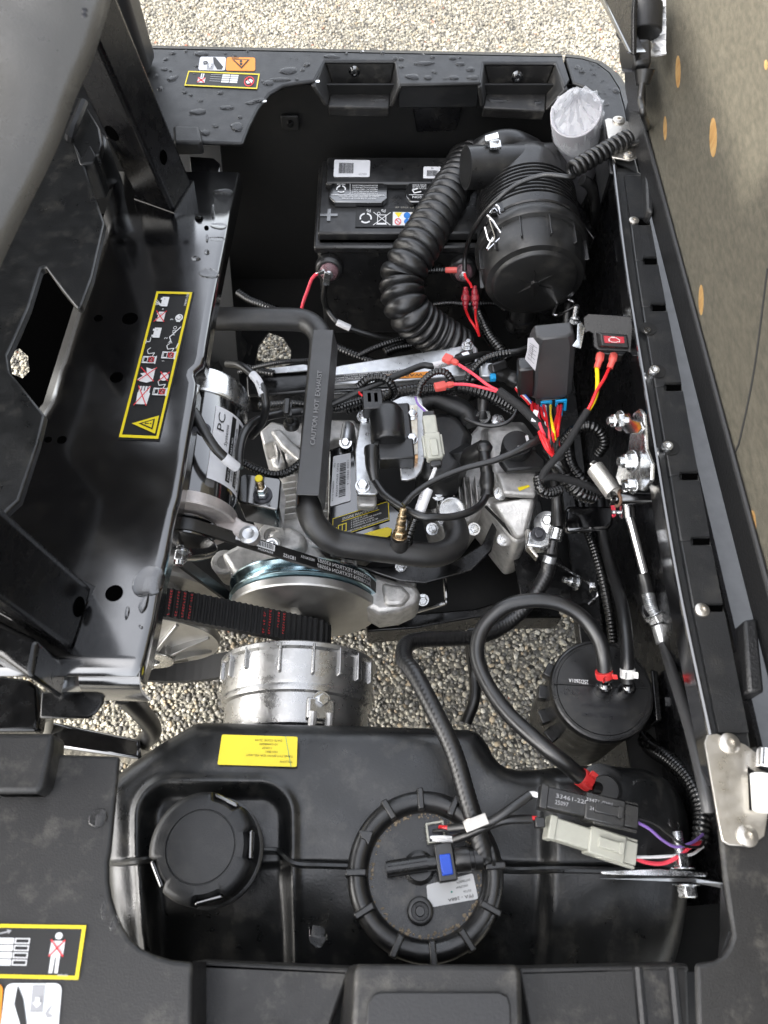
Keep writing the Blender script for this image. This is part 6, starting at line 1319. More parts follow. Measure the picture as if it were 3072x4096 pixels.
# ================================================================== air cleaner and bellows
def aircleaner():
    c = P(S(2138, 1133), .605); r = thing('air_cleaner', 'ribbed round black air cleaner canister with a wire latch', 'air cleaner', c-Vector((0, -.1, .08)))
    D = Vector((0, 1, .06)).normalized(); k = 1.0
    ca = [(.001, -.001), (.055, -.003), (.058, -.0015), (.060, .002), (.0675, .004), (.070, .010), (.0725, .022), (.0735, .05), (.0785, .052), (.0800, .055), (.0800, .066), (.078, .069), (.0735, .071), (.073, .080)]
    M().lathe(ca, c, D, 72).build('cover', 'cap_black', r, smooth=35)
    body = [(.074, .078), (.0755, .080), (.0755, .094), (.0735, .096)]
    h = .098
    for i in range(9): body += [(.0705, h), (.0705, h+.002), (.0735, h+.0028), (.0735, h+.0048)]; h += .0066
    body += [(.0715, h), (.071, h+.03), (.067, h+.048), (.055, h+.06), (.03, h+.065), (.001, h+.066)]
    M().lathe(body, c, D, 72).build('body', 'moulded', r, smooth=35)
    x, y, z = frame(D)
    for a in range(6):
        t = R_(20+60*a); d = x*math.cos(t)+y*math.sin(t); s = z.cross(d)
        M().loft([[c+d*.006+s*.0012-z*.001, c+d*.040+s*.0004-z*.0005, c+d*.040-s*.0004-z*.0005, c+d*.006-s*.0012-z*.001], [c+d*.006+s*.0008-z*.004, c+d*.038-z*.0012+s*.0003, c+d*.038-z*.0012-s*.0003, c+d*.006-s*.0008-z*.004]]).build('star_rib', 'moulded', r)
    M().lathe([(.007, -.001), (.006, -.0045), (.0005, -.005)], c, -D*-1, 18).build('star_hub', 'moulded', r)
    for a in range(12):
        t = R_(a*30+8); d = x*math.cos(t)+y*math.sin(t)
        M().box(c+d*.0745+z*.034, (.006, .0022, .036), (d, z.cross(d), z)).build('cover_rib', 'moulded', r, bevel=.0006)
    # outlet spigot across the top
    a, b = P(c3(196, 812), .665), P(c3(520, 800), .655)
    M().lathe([(.0295, 0), (.0295, .11), (.0295, .13)], a, b-a, 40).build('spigot', 'moulded', r, smooth=50); M().lathe([(.0265, -.0005), (.0265, .002), (.026, .03), (.001, .03)], a, b-a, 40).build('spigot_mouth', 'matte', r)
    # clamp on the elbow behind
    q = P(c3(350, 690), .675); M().tube([P(c3(270, 730), .655), P(c3(330, 700), .67), P(c3(420, 690), .67), P(c3(520, 730), .645)], .018, 18).build('elbow', 'rubber', r); M().box(P(c3(340, 700), .696), (.016, .016, .005)).build('worm_clamp', 'zinc', r, bevel=.001); M().lathe([(.006, -.009), (.006, .009)], P(c3(325, 668), .70), (1, 0, .3), 12).build('clamp_screw', 'zinc', r)
    # bottom outlet and dust valve
    a, b = P(c6(985, 60), .535), P(c6(985, 130), .52); D2 = Vector((0, -.25, -1))
    M().lathe([(.0205, -.03), (.0205, .01), (.0255, .011), (.0255, .022), (.022, .03), (.009, .038), (.003, .048)], P(c6(985, 110), .512)+Vector((0, .012, 0)), D2, 32).build('dust_valve', 'moulded', r, smooth=40)
    # wire latch
    for pts in (((300, 1030), (320, 995), (355, 1000), (375, 1060), (400, 1100), (395, 1130), (370, 1130), (330, 1070), (300, 1040)), ((400, 1040), (408, 1090), (385, 1125)), ((290, 1100), (310, 1165), (335, 1150), (310, 1060), (330, 1010), (350, 1030), (375, 1110)), ((395, 1145), (365, 1150), (300, 1210), (330, 1150))):
        M().tube([P(c3(*q), .672-(q[1]-1000)*.00011) for q in pts], .0016, 8, .003).build('latch_wire', 'chrome', r)
    M().box(P(c3(350, 1015), .664), (.02, .02, .01)).build('latch_lug', 'moulded', r, bevel=.002)
    M().prism([P(c3(*q), .60) for q in ((735, 960), (790, 1040), (832, 1140), (815, 1155), (740, 1060))], (0, 0, -.02)).build('strap', 'paint', r, bevel=.002)
    M().tube([P(c3(*q), z) for q, z in (((760, 870), .66), ((800, 900), .65), ((822, 960), .63), ((825, 1030), .60), ((820, 1090), .56))], .0080, 14).build('breather_hose', 'rubber', label='black breather hose curling down behind the air cleaner', cat='hose')
    tc = M(); tc.tube([P(c3(*q), .565) for q in ((680, 1440), (725, 1462), (718, 1485), (632, 1526), (626, 1505), (658, 1448), (690, 1440))], .0022, 8, .003); tc.build('wire_clip', 'chrome', label='bent triangular steel wire clip below the air cleaner', cat='clip')
aircleaner()
def bellows(name, pts, r, label, pitch=.0165, amp=.13, ptch2=None, twist=0):
    c, L = crom(pts, .0011); x, y, _ = frame(c[1]-c[0]); rg = []; acc = 0; ph = 0
    for i, p in enumerate(c):
        t = (c[min(i+2, len(c)-1)]-c[max(0, i-2)]).normalized(); x = (x-t*x.dot(t)).normalized(); y = t.cross(x)
        if i:
            ds = (p-c[i-1]).length; acc += ds; pt = pitch+(ptch2-pitch)*max(0, (acc/L-.5)*2) if ptch2 else pitch; ph += ds/pt
        f = ph % 1; w = abs(math.sin(math.pi*f))**.75; rr = r*(1-amp+amp*1.6*w-.3*amp)
        rg.append([p+(x*math.cos(2*math.pi*k/28)+y*math.sin(2*math.pi*k/28))*rr for k in range(28)])
    return M().rings(rg).build(name, 'rubber', label=label, cat='hose', smooth=80)
bellows('intake_hose', T(c2, (1480, 790, .575), (1435, 870, .585), (1375, 985, .60), (1290, 1125, .61), (1200, 1280, .61), (1110, 1430, .60), (1065, 1540, .585))+T(c6, (205, 40, .57), (270, 130, .55), (360, 200, .53), (470, 270, .51), (560, 330, .49)), .0315, 'fat ribbed black intake bellows snaking down from the air cleaner', pitch=.0185, ptch2=.0105, amp=.15)

# ================================================================== rolled manual in plastic
def manual():
    a = P(c3(768, 975), .50); b = P(c3(730, 545), .735); r = thing('rolled_manual', 'rolled white paper manual in a clear plastic bag', 'manual', a); D = b-a; R = m(124*.827, b)*.98
    M().lathe([(R*.96, 0), (R, .004), (R, D.length-.001), (R*.97, D.length), (R*.9, D.length-.002), (R*.86, D.length-.02), (.002, D.length-.03)], a, D, 48).build('roll', 'paper', r, smooth=40)
    x, y, z = frame(D, (0, 1, 0)); 
    e1 = CAM-(a+b)/2; e1 = (e1-z*e1.dot(z)).normalized(); e2 = z.cross(e1).normalized()
    if e2.x < 0: e2 = -e2
    def wrap(h0, ang0): return lambda xx, yy, l: a+z*(h0-yy)+(e1*math.cos(ang0+xx)+e2*math.sin(ang0+xx))*(R+l)
    A = Art(wrap(D.length*.60, -1.3), 1, 1); A.text('grey_print', 'MAN', 0, .0, .020, .95, .0006); A.build(r)
    A = Art(wrap(D.length*.16, .1), 1, 1); A.text('grey_print', 'MANUAL', 0, .0, .018, 1.0, .0006); A.build(r)
    M().lathe([(R*1.006, D.length*.80), (R*1.008, D.length*.802), (R*1.006, D.length*.804)], a, D, 48, cap=False).build('wrap_edge', 'grey_print', r)
    # crumpled clear bag over the top
    rng = random.Random(11); n = 40; rg = []
    for i in range(14):
        t = i/13; h = D.length-.05+.085*t; rr = R*(1.04 if t < .55 else 1.04*(1-(t-.55)/.47)); rr = max(rr, .004)
        rg.append([a+z*(h+.008*t*math.sin(3*q*.157*4+i)+rng.uniform(-.002, .002)*t)+x*(rr*math.cos(2*math.pi*q/n)*(1+.10*t*math.sin(q*1.9+i*.8)))+y*(rr*math.sin(2*math.pi*q/n)*(1+.10*t*math.cos(q*2.3+i*.6)))+Vector((.004*t, .012*t*t, 0)) for q in range(n)])
    M().rings(rg, cap0=False).build('plastic_bag', 'bag', r, smooth=20)
    fn = flat([b+x*0+Vector((-.022, .022, .0)), b+Vector((.026, .018, 0)), b+Vector((.026, -.018, 0)), b+Vector((-.022, -.016, 0))], 100, 70); A = Art(fn, 100, 70)
    A.text('grey_print', 'MODEL YEAR 2017', 6, 14, 8, 80, .003)
    for k, t in enumerate(('DAMAGE OR ADDITIONAL', 'OR WHICH WERE NOT', 'BASE, COMMUNICATION', 'BATTERIES.')): A.text('grey_print', t, 10, 30+k*10, 6, (74, 70, 72, 40)[k], .003)
    A.build(r)
manual()

# ================================================================== coiled cord, plug and seat switch
def cord():
    h0, h1 = P(c3(985, 665), .735), P(c3(705, 825), .72); D = h1-h0; x, y, z = frame(D); n = 11; pts = []
    lead = [PX(c3(*q), .275) for q in ((1050, 400), (1042, 480), (1058, 560))]+[P(c3(1078, 625), .765), P(c3(1060, 675), .75), P(c3(1010, 695), .735)]
    for k in range(n*12+1):
        t = k/(n*12); a = 2*math.pi*k/12-.6; pts.append(h0+D*t+(x*math.cos(a)+y*math.sin(a))*.0088)
    tail = T(c3, (700, 858, .72), (640, 850, .72), (560, 850, .715), (450, 890, .705), (350, 965, .69), (280, 1040, .665), (225, 1130, .63), (195, 1230, .59), (192, 1310, .57))
    M().tube(lead+pts+tail, .0035, 10, .0022).build('coiled_cord', 'rubber', label='black coiled cord stretched from the seat switch to the air cleaner', cat='cord', smooth=80)
    r = thing('seat_switch', 'black plug and socket clipped on the raised seat edge', 'switch', PX(c3(1055, 300), .30))
    def q(a, b, X=.30): return PX(c3(a, b), X)
    M().prism([q(1012, 190), q(1098, 190), q(1100, 300), q(1085, 350), q(1030, 350), q(1018, 300)], (-.02, .0, 0)).build('plug', 'rubber', r, bevel=.004); M().tube([q(1060, 340, .292), q(1052, 410, .292)], .010, 14, .004, lambda a, t: 1.15-.4*t).build('strain_relief', 'rubber', r)
    M().cyl(q(1050, 170, .30), q(1055, 30, .30), .022, 30).build('socket', 'grey_plastic', r, bevel=.002); hexm(M(), q(975, 150, .285), (-1, -.3, .2), .009, .008).build('bolt', 'bolt_dark', r, bevel=.001)
    b = thing('seat_bracket', 'black steel angle bracket above the far corner', 'bracket', q(930, 200))
    M().prism([q(845, 0, .27), q(880, -60, .27), q(1010, -60, .27), q(1000, 60, .27), q(1000, 270, .27), q(985, 260, .27)], (.006, 0, 0)).build('web', 'dull_black', b, bevel=.002)
    M().prism([q(830, -20, .268), q(850, -30, .268), q(990, 255, .268), q(975, 258, .268)], (.02, 0, 0)).build('flange', 'gloss', b, bevel=.002)
    M().prism([q(955, 230, .310), q(1000, 235, .310), q(1040, 420, .310), q(1040, 555, .310), q(985, 545, .310), q(965, 440, .310)], (.008, 0, 0)).build('leg', 'vinyl', b, bevel=.003)
    w = thing('plastic_wrap', 'torn clear and white plastic wrap at the corner of raised board', 'plastic wrap', q(1130, 200, .325))
    rng = random.Random(5); rows = []
    for i in range(14):
        t = i/13; rows.append([q(1095+12*math.sin(i*1.3)+rng.uniform(-4, 4), -10+285*t, .322)]+[q(1112+6*math.sin(i*2.1), -10+285*t, .318+.004*math.sin(i*1.7)), q(1140+5*math.cos(i), -10+280*t, .322+.003*math.sin(i*2.3)), q(1166, -10+275*t, .327)])
    mm = M(); 
    for rr in rows: mm.v += rr
    for i in range(13):
        for j in range(3): mm.f.append((i*4+j, i*4+j+1, (i+1)*4+j+1, (i+1)*4+j))
    o = mm.build('sheet', 'white_bright', w, smooth=0); so = o.modifiers.new('solid', 'SOLIDIFY'); so.thickness = .0015
cord()

# ================================================================== relay box, indicator, wiring
def relay():
    A0, B0 = P(c6(1195, 300), .690), P(c6(1172, 660), .605); r = thing('relay_box', 'dark grey relay box with blue locking clips and red leads', 'relay box', B0)
    D = (B0-A0).normalized(); X = Vector((1, 0, .0)); X = (X-D*D.x).normalized(); N = X.cross(D); 
    if N.dot(CAM-A0) < 0: N = -N
    L = (B0-A0).length; w = m(305*.603, A0)*.98
    def sec(s, wx, dp, off=0, tap=0): 
        c = A0+D*s; return [c+X*a+N*b for a, b in ((-wx/2, -dp), (wx/2, -dp), (wx/2, -.006), (wx/2-.008, 0), (-wx/2+.008, 0), (-wx/2, -.006))]
    M().loft([sec(-.012, w*.80, .026), sec(-.004, w*.9, .030), sec(.006, w*.96, .034), sec(L*.93, w*1.0, .036), sec(L*.97, w*.97, .034), sec(L, w*.88, .030)]).build('housing', 'relay_grey', r, bevel=.0025, seg=3)
    M().loft([sec(L, w*.74, .026), sec(L+.011, w*.70, .024)]).build('socket', 'moulded', r, bevel=.001)
    M().box(A0-X*(w*.60)+D*(L*.65)-N*.012, (.02, L*.55, .024), (X, D, N)).build('side_relay', 'moulded', r, bevel=.003)
    for k in (-.13, .22):
        c = A0+D*(L+.010)+X*(w*k)+N*.002; mm = M(); mm.box(c+X*.0055, (.0035, .018, .003), (X, D, N)); mm.box(c-X*.0055, (.0035, .018, .003), (X, D, N)); mm.box(c-D*.008, (.0145, .0035, .003), (X, D, N)); mm.box(c+D*.012, (.006, .014, .0028), (X, D, N)); mm.build('blue_clip', 'blue_clip', r, bevel=.0006)
    f = A0+N*.0006+D*(L*.05)
    A = Art(flat([P(q, .70) for q in (c6(1150, 255), c6(1215, 255), c6(1215, 290), c6(1150, 290))], 60, 34), 60, 34)
    # curled paper sticker on the side
    pts = [(1015, 252), (1050, 250), (1088, 300), (1085, 340), (1062, 468), (1030, 430), (995, 390), (1010, 330)]
    pz = [.690, .696, .688, .682, .655, .664, .675, .684]
    M().prism([P(c6(*q), z+.006) for q, z in zip(pts, pz)], N*.0008).build('sticker', 'paper', r)
    A = Art(flat([P(c6(1022, 270), .697), P(c6(1080, 310), .693), P(c6(1055, 440), .667), P(c6(1005, 385), .683)], 60, 110), 60, 110)
    for k in range(5): A.line('black_print', (4, 10+k*22), (56, 10+k*22), 2, .003); A.text('black_print', ('FUSE', 'RELAY', 'MAIN', 'F1', 'F2')[k], 8, 26+k*20, 8, lift=.003)
    A.line('black_print', (30, 10), (30, 98), 2, .003); A.build(r)
    # mounting tab
    M().prism([P(c6(*q), .70) for q in ((1310, 300), (1365, 315), (1392, 180), (1372, 148), (1345, 155), (1340, 260))], N*.002).build('mount_tab', 'zinc', r, bevel=.0008)
    # leads
    h = thing('relay_leads', 'bundle of red leads fanning out under the relay box', 'wires', P(c6(1200, 1000), .6)); rng = random.Random(8)
    st = [(1042, 680), (1060, 690), (1080, 700), (1100, 715), (1120, 700), (1145, 700), (1165, 700), (1195, 715), (1215, 705), (1235, 700), (1228, 710), (1130, 705)]
    for k, (xx, yy) in enumerate(st):
        mt_ = ('red_wire', 'red_wire', 'pink_wire', 'red_wire', 'red_wire', 'black_wire', 'yellow_wire', 'black_wire', 'red_wire', 'red_wire', 'red_wire', 'white_wire')[k]
        e = (1180+rng.uniform(-15, 45), 985+rng.uniform(-20, 40)); mid = ((xx+e[0])/2+rng.uniform(-28, 28), (yy+e[1])/2+rng.uniform(-10, 20))
        M().tube(T(c6, (xx, yy, .60), (xx*.8+mid[0]*.2+rng.uniform(-8, 8), yy+60, .615), (mid[0], mid[1], .628+rng.uniform(-.008, .008)), ((mid[0]+e[0])/2+rng.uniform(-10, 10), (mid[1]+e[1])/2, .625), (e[0], e[1], .615)), .0019, 8, .004).build({'red_wire': 'red_lead', 'pink_wire': 'red_lead', 'black_wire': 'black_lead', 'yellow_wire': 'yellow_lead', 'white_wire': 'white_lead'}[mt_], mt_, h)
    M().tube(T(c6, (1090, 875, .63), (1110, 930, .63), (1140, 990, .628), (1180, 1035, .622)), .0021, 8, .004).build('red_lead', 'red_wire', h); M().tube(T(c6, (1092, 872, .628), (1130, 930, .632), (1150, 980, .63), (1185, 1030, .62)), .0020, 8, .004).build('red_lead', 'red_wire', h)
    M().box(P(c6(1060, 770), .632), (.006, .017, .0015), (Vector((1, -.3, 0)).normalized(), Vector((.3, 1, 0)).normalized(), Vector((0, 0, 1)))).build('tag', 'white_label', h)
    for mt_, dx in (('blue_wire', 0), ('white_wire', -6), ('red_wire', -12)): M().tube(T(c6, (945+dx, 575-dx, .60), (975+dx, 615-dx, .61), (1010+dx, 650-dx, .612), (1035+dx, 680-dx, .605)), .0015, 8, .004).build(mt_.split('_')[0]+'_lead', mt_, h)
relay()
def indicator():
    z0 = .70; r = thing('indicator_bracket', 'bent black bracket carrying a red engine warning light', 'bracket', P(d1(600, 500), .66))
    M().prism([P(d1(*q), z) for q, z in (((400, 290), .70), ((430, 266), .71), ((725, 282), .716), ((760, 480), .700), ((775, 580), .690), ((740, 540), .692), ((700, 520), .692), ((500, 512), .690), ((470, 490), .690), ((465, 400), .697), ((435, 385), .698), ((405, 400), .694))], (0, .003, -.004)).build('plate', 'dull_black', r, bevel=.002)
    M().prism([P(d1(*q), z) for q, z in (((745, 500), .70), ((775, 560), .69), ((880, 1380), .64), ((860, 1380), .62), ((730, 560), .68))], (.003, 0, 0)).build('side_flange', 'paint', r, bevel=.001)
    t = [P(d1(*q), .7085-(q[1]-400)*.00011) for q in ((487, 397), (690, 412), (712, 490), (500, 492))]
    X = (t[1]-t[0]).normalized(); Y = (t[3]-t[0]).normalized(); N = X.cross(Y); 
    if N.z < 0: N = -N
    c = sum(t, Vector())/4; w = (t[1]-t[0]).length; h = (t[3]-t[0]).length
    L0 = [c+X*(sx*w/2)+Y*(sy*h/2) for sx, sy in ((-1, -1), (1, -1), (1, 1), (-1, 1))]
    lamp = M().loft([[p-N*.004 for p in L0], [p+N*.003 for p in L0], [c+(p-c)*.86+N*.008 for p in L0]]).build('lamp_bezel', 'grey_plastic', r, bevel=.0008)
    k = [P(d1(*q), 0) for q in ((538, 418), (668, 424), (674, 464), (545, 462))]
    def onp(q): d = ray(q); tt = (c+N*.0085-CAM).dot(N)/d.dot(N); return CAM+d*tt
    k = [onp(d1(*q)) for q in ((535, 415), (672, 422), (678, 466), (543, 463))]
    M().rings([k, [p+N*.001 for p in k]]).build('red_lens', 'lens_red', lamp)
    A = Art(flat([p+N*.0012 for p in k], 140, 48), 140, 48); A.path('white_print', [(40, 10), (88, 10), (88, 16), (98, 16), (98, 22), (106, 22), (106, 38), (88, 38), (84, 42), (50, 42), (44, 36), (34, 36), (34, 20), (40, 20), (40, 10)], 3); A.line('white_print', (30, 18), (30, 38), 3); A.line('white_print', (50, 5), (76, 5), 3); A.build(lamp)
    M().prism([P(d1(*q), .684) for q in ((495, 512), (700, 520), (670, 548), (510, 530))], (0, 0, -.012)).build('lamp_body', 'moulded', r, bevel=.001)
    w = thing('indicator_leads', 'yellow and red leads with crimp boots below the warning light', 'wires', P(d1(500, 800), .64))
    for q, e in (((515, 545), (490, 635)), ((605, 548), (578, 635))): M().tube([P(d1(*q), .682), P(d1((q[0]+e[0])/2+6, (q[1]+e[1])/2-10), .682), P(d1(*e), .678)], .0046, 12, .002, lambda a, t: 1.1 if t < .45 else .85).build('crimp_boot', 'pink_boot', w, smooth=60)
    M().tube(T(d1, (490, 625, .678), (494, 700, .676), (490, 800, .672), (465, 870, .668), (425, 935, .662)), .0024, 10, .004).build('yellow_lead', 'yellow_wire', w)
    M().tube(T(d1, (578, 628, .678), (540, 710, .678), (490, 790, .677), (460, 860, .672), (425, 930, .664)), .0020, 10, .004).build('red_lead', 'red_wire', w)
indicator()
def wiring():
    loomh('corrugated_conduit', T(c5, (1215, 575, .60), (1280, 525, .61), (1360, 512, .612), (1430, 550, .605), (1450, 620, .585), (1400, 660, .57)), .0050, 'short corrugated conduit arching over the ignition coil', n=14)
    M().tube(T(c5, (1218, 600, .60), (1230, 630, .602), (1265, 640, .60), (1310, 636, .598)), .0016, 8).build('coil_wire', 'red_wire', label='thin red wire entering the ignition coil socket', cat='wire')
    loomh('corrugated_conduit', T(c6, (280, 640, .603), (310, 550, .612), (390, 480, .62), (470, 482, .618), (515, 550, .605), (530, 620, .585)), .0044, 'small corrugated conduit arching to the cream coil plug', n=14)
    loomh('corrugated_conduit', T(c6, (605, 560, .57), (630, 490, .58), (710, 405, .595), (800, 365, .603), (895, 350, .605)), .0050, 'corrugated conduit rising past the cross plate', n=14)
    hose('loom_sleeve', T(c6, (890, 352, .605), (960, 340, .605), (1020, 320, .60)), .0048, 'plain black sleeve continuing the conduit behind relay box', cat='sleeve')
    loomh('main_loom', T(c6, (-200, 720, .54), (30, 650, .55), (200, 605, .56), (400, 590, .57), (560, 580, .575), (700, 610, .572), (830, 670, .56), (920, 720, .55)), .0080, 'fat corrugated main loom running across behind the engine', pitch=.005, n=18)
    loomh('corrugated_conduit', T(c5, (560, 700, .56), (800, 690, .57), (1040, 720, .575), (1150, 690, .575), (1270, 660, .57)), .0055, 'corrugated conduit passing beneath the heat shield', n=14)
    hose('starter_cable', T(c5, (700, 760, .58), (860, 738, .585), (1040, 690, .59), (1250, 595, .60), (1450, 512, .605), (1640, 435, .608))+T(c6, (380, 440, .608), (500, 408, .606), (600, 388, .60), (700, 365, .59), (760, 360, .57)), .0043, 'black starter cable with a white tag crossing over cross plate', 'black_wire', cat='cable')
    t_ = thing('cable_tag', 'white printed tag wrapped on the starter cable', 'cable tag', P(c6(440, 425), .60)); a, b = P(c6(383, 439), .608), P(c6(508, 406), .606); M().tube([a, (a+b)/2, b], .0050, 16).build('tag', 'white_label', t_)
    A = Art(flat([P(q, .6135) for q in (c6(415, 432), c6(500, 412), c6(500, 432), c6(415, 452))], 80, 20), 80, 20); A.text('black_print', 'REV. B', 6, 16, 13, 62); A.build(t_)
    mc = thing('motor_cable', 'black motor cable with a white REV. B band looping behind motor', 'cable', P(c5(600, 650), .6))
    M().tube(T(c5, (350, 425, .62), (430, 435, .635), (510, 490, .64), (575, 580, .64), (603, 680, .632), (590, 780, .61), (545, 860, .59), (505, 905, .575)), .0050, 16).build('cable', 'rubber', mc, smooth=80); M().tube(T(c5, (515, 495, .6405), (555, 545, .641), (585, 630, .637)), .0055, 16).build('band', 'white_label', mc)
    A = Art(flat([P(q, .6470) for q in (c5(548, 528), c5(583, 600), c5(563, 606), c5(530, 535))], 80, 20), 80, 20); A.text('black_print', 'REV. B', 6, 15, 11, 60); A.build(mc)
    hose('field_cable', T(c5, (425, 1112, .632), (425, 1030, .632), (445, 920, .628), (490, 840, .62), (560, 790, .605), (700, 756, .59), (860, 740, .582), (960, 730, .57)), .0052, 'black cable curving from the motor sticker under the shield', cat='cable')
    pc = thing('power_cable', 'black power cable with a white tip lying across the motor', 'cable', P(c5(250, 950), .65)); M().tube(T(c5, (60, 660, .69), (130, 750, .688), (200, 880, .68), (270, 985, .67), (335, 1050, .66)), .0056, 16).build('cable', 'rubber', pc, smooth=80); M().tube(T(c5, (325, 1042, .6615), (365, 1075, .655), (405, 1108, .645)), .0061, 16).build('tip', 'white_label', pc)
    tie = thing('cable_tie_mount', 'black push-in cable tie mount standing on the casting', 'clip', P(c5(770, 800), .54)); M().lathe([(.011, -.004), (.0115, 0), (.008, .005), (.005, .006), (.005, .04)], P(c5(772, 820), .545), (0, 0, 1), 20).build('base', 'moulded', tie); M().box(P(c5(742, 710), .60), (.008, .024, .009)).build('head', 'moulded', tie, bevel=.002); M().lathe([(.0055, -.003), (.0068, -.003), (.0068, .003), (.0055, .003)], P(c5(760, 752), .588), (1, .1, 0), 22).build('band', 'moulded', tie)
    loomh('corrugated_conduit', T(c5, (450, 1080, .55), (540, 1125, .55), (650, 1160, .55), (750, 1140, .553), (840, 1075, .555), (900, 1000, .55)), .0054, 'corrugated conduit dipping below the motor toward the casting', n=14)
    loomh('corrugated_conduit', T(c5, (420, -50, .50), (500, 0, .50), (580, 30, .50), (680, 70, .495), (760, 120, .49)), .0062, 'corrugated conduit disappearing behind the exhaust pipe bend', n=14)
    loomh('corrugated_conduit', T(c5, (1060, 310, .51), (1130, 340, .51), (1230, 380, .505), (1340, 420, .50)), .0062, 'corrugated conduit emerging right of the heat shield top', n=14)
    loomh('corrugated_conduit', T(c5, (1220, 370, .51), (1320, 320, .515), (1430, 280, .515), (1540, 250, .51)), .0045, 'thin corrugated conduit climbing beside the bellows foot', n=12)
    loomh('corrugated_conduit', T(c5, (1390, 350, .50), (1460, 320, .50), (1560, 300, .495)), .0075, 'stubby corrugated conduit under the bellows foot', n=14)
    loomh('corrugated_conduit', T(c5, (420, 480, .53), (560, 440, .54), (720, 410, .545), (900, 400, .54)), .0035, 'slim corrugated conduit running above the cross plate arm', pitch=.003, n=10)
    loomh('corrugated_conduit', T(c5, (480, 450, .52), (560, 470, .525), (660, 490, .525)), .0055, 'corrugated conduit stub tied beside the motor end cap', n=12)
    loomh('corrugated_conduit', T(c6, (670, 20, .50), (710, 130, .505), (760, 240, .51), (830, 330, .515), (870, 400, .51)), .0092, 'thick ribbed conduit hanging below the air cleaner', pitch=.0055, n=18)
    loomh('corrugated_conduit', T(c6, (390, 30, .52), (500, 20, .525), (640, 30, .525), (780, 20, .52), (860, 60, .51)), .0040, 'thin corrugated conduit behind the red fuse holders', n=10)
    loomh('corrugated_conduit', T(c6, (1255, 940, .57), (1320, 865, .59), (1410, 835, .60), (1490, 870, .595), (1520, 950, .58), (1480, 1020, .56)), .0068, 'corrugated conduit hooped beside the spring', pitch=.005, n=16)
    loomh('corrugated_conduit', T(c6, (1280, 930, .55), (1285, 1020, .555), (1310, 1110, .555), (1380, 1200, .55), (1450, 1260, .54), (1490, 1290, .53)), .0075, 'thick corrugated conduit running down toward the spring', pitch=.005, n=16)
    loomh('corrugated_conduit', T(c6, (1200, 1030, .585), (1240, 1130, .58), (1290, 1210, .57), (1370, 1280, .56), (1450, 1300, .55)), .0100, 'widest corrugated conduit at the loom junction', pitch=.0055, n=18)
    loomh('corrugated_conduit', T(c6, (1085, 1180, .59), (1100, 1250, .59), (1150, 1280, .585), (1230, 1260, .58)), .0065, 'short bent corrugated conduit under the taped cable end', n=14)
    hose('loom_junction', T(c6, (1160, 1000, .59), (1200, 1060, .595), (1240, 1130, .585)), .0105, 'black taped loom junction where the red leads meet', 'loom', cat='junction')
    hose('taped_cable', T(c6, (825, 605, .622), (900, 660, .625), (980, 720, .628), (1060, 800, .628), (1140, 890, .625), (1200, 990, .615), (1230, 1050, .605)), .0056, 'cloth-taped cable slanting from red leads to the junction', 'tape', cat='cable')
    hose('taped_cable', T(c6, (1412, 730, .664), (1350, 830, .655), (1280, 950, .648), (1200, 1050, .642), (1130, 1130, .636), (1105, 1185, .628)), .0042, 'cloth-taped cable leading down from the warning light leads', 'tape', cat='cable')
    hose('taped_cable', T(c6, (1108, 1190, .628), (1160, 1172, .628), (1250, 1185, .62), (1360, 1215, .61), (1450, 1250, .60), (1500, 1270, .59)), .0044, 'cloth-taped cable running sideways to the spring', 'tape', cat='cable')
    M().tube(T(c6, (190, 1360, .60), (260, 1285, .602), (400, 1195, .605), (600, 1115, .61), (800, 1062, .615), (960, 995, .618), (1110, 910, .615)), .0037, 14, .005, lambda a, t: 1+.55*max(0, t-.6)/.4).build('sensor_cable', 'rubber', label='black tapering cable sweeping from the oxygen sensor to junction', cat='cable')
    hose('breather_tube', T(c6, (600, 790, .565), (680, 822, .568), (780, 835, .57), (880, 810, .575), (935, 750, .578), (930, 690, .575), (890, 640, .57)), .0028, 'thin black tube looping behind the cylinder head', cat='tube')
    # red spade leads
    w = thing('spade_leads', 'two red leads with translucent spade covers over the loom', 'wires', P(c6(600, 500), .6))
    for pts, b in ((((555, 428, .626), (650, 490, .63), (750, 565, .628), (830, 607, .624)), ((455, 378), (548, 420))), (((515, 558, .612), (620, 562, .62), (730, 585, .622), (828, 612, .622)), ((395, 580), (520, 558)))):
        M().tube(T(c6, *pts), .0020, 10, .004).build('red_lead', 'pink_wire', w)
        a, e = P(c6(*b[0]), .627 if b[0][0] > 400 else .612), P(c6(*b[1]), .627 if b[0][0] > 400 else .612); X = (e-a).normalized(); Y = Vector((0, 0, 1)).cross(X); L = (e-a).length
        M().loft([[a+X*(L*s)+Y*(sy*wd_)+Vector((0, 0, sz*ht)) for sy, sz in ((-1, -1), (1, -1), (1, 1), (-1, 1))] for s, wd_, ht in ((0, .0055, .0035), (.55, .0058, .0038), (.62, .003, .0028), (.8, .0037, .0033), (1.05, .0025, .0025))]).build('spade_cover', 'pink_boot', w, bevel=.0012)
    # inline fuse holders near the battery
    f = thing('fuse_holders', 'pair of translucent red fuse holders hanging by the battery', 'fuse holder', P(c6(640, 60), .55))
    for dx, up in ((0, 0), (52, -6)):
        a, b = P(c2(1452+dx, 1580+up), .585), P(c6(600+dx*1.3, 60), .565); 
        M().tube([a, a.lerp(b, .25), a.lerp(b, .5), a.lerp(b, .75), b], .0056, 12, .002, lambda s, t: .6 if t < .18 or t > .86 else (1.15 if .38 < t < .66 else .85)).build('holder', 'red_cap', f, smooth=30)
        M().tube([b, P(c6((625, 668)[dx > 0], 120), .55), P(c6((670, 682)[dx > 0], 190), .54), P(c6(692, 240), .53)], .0019, 8, .004).build('red_lead', 'red_wire', f)
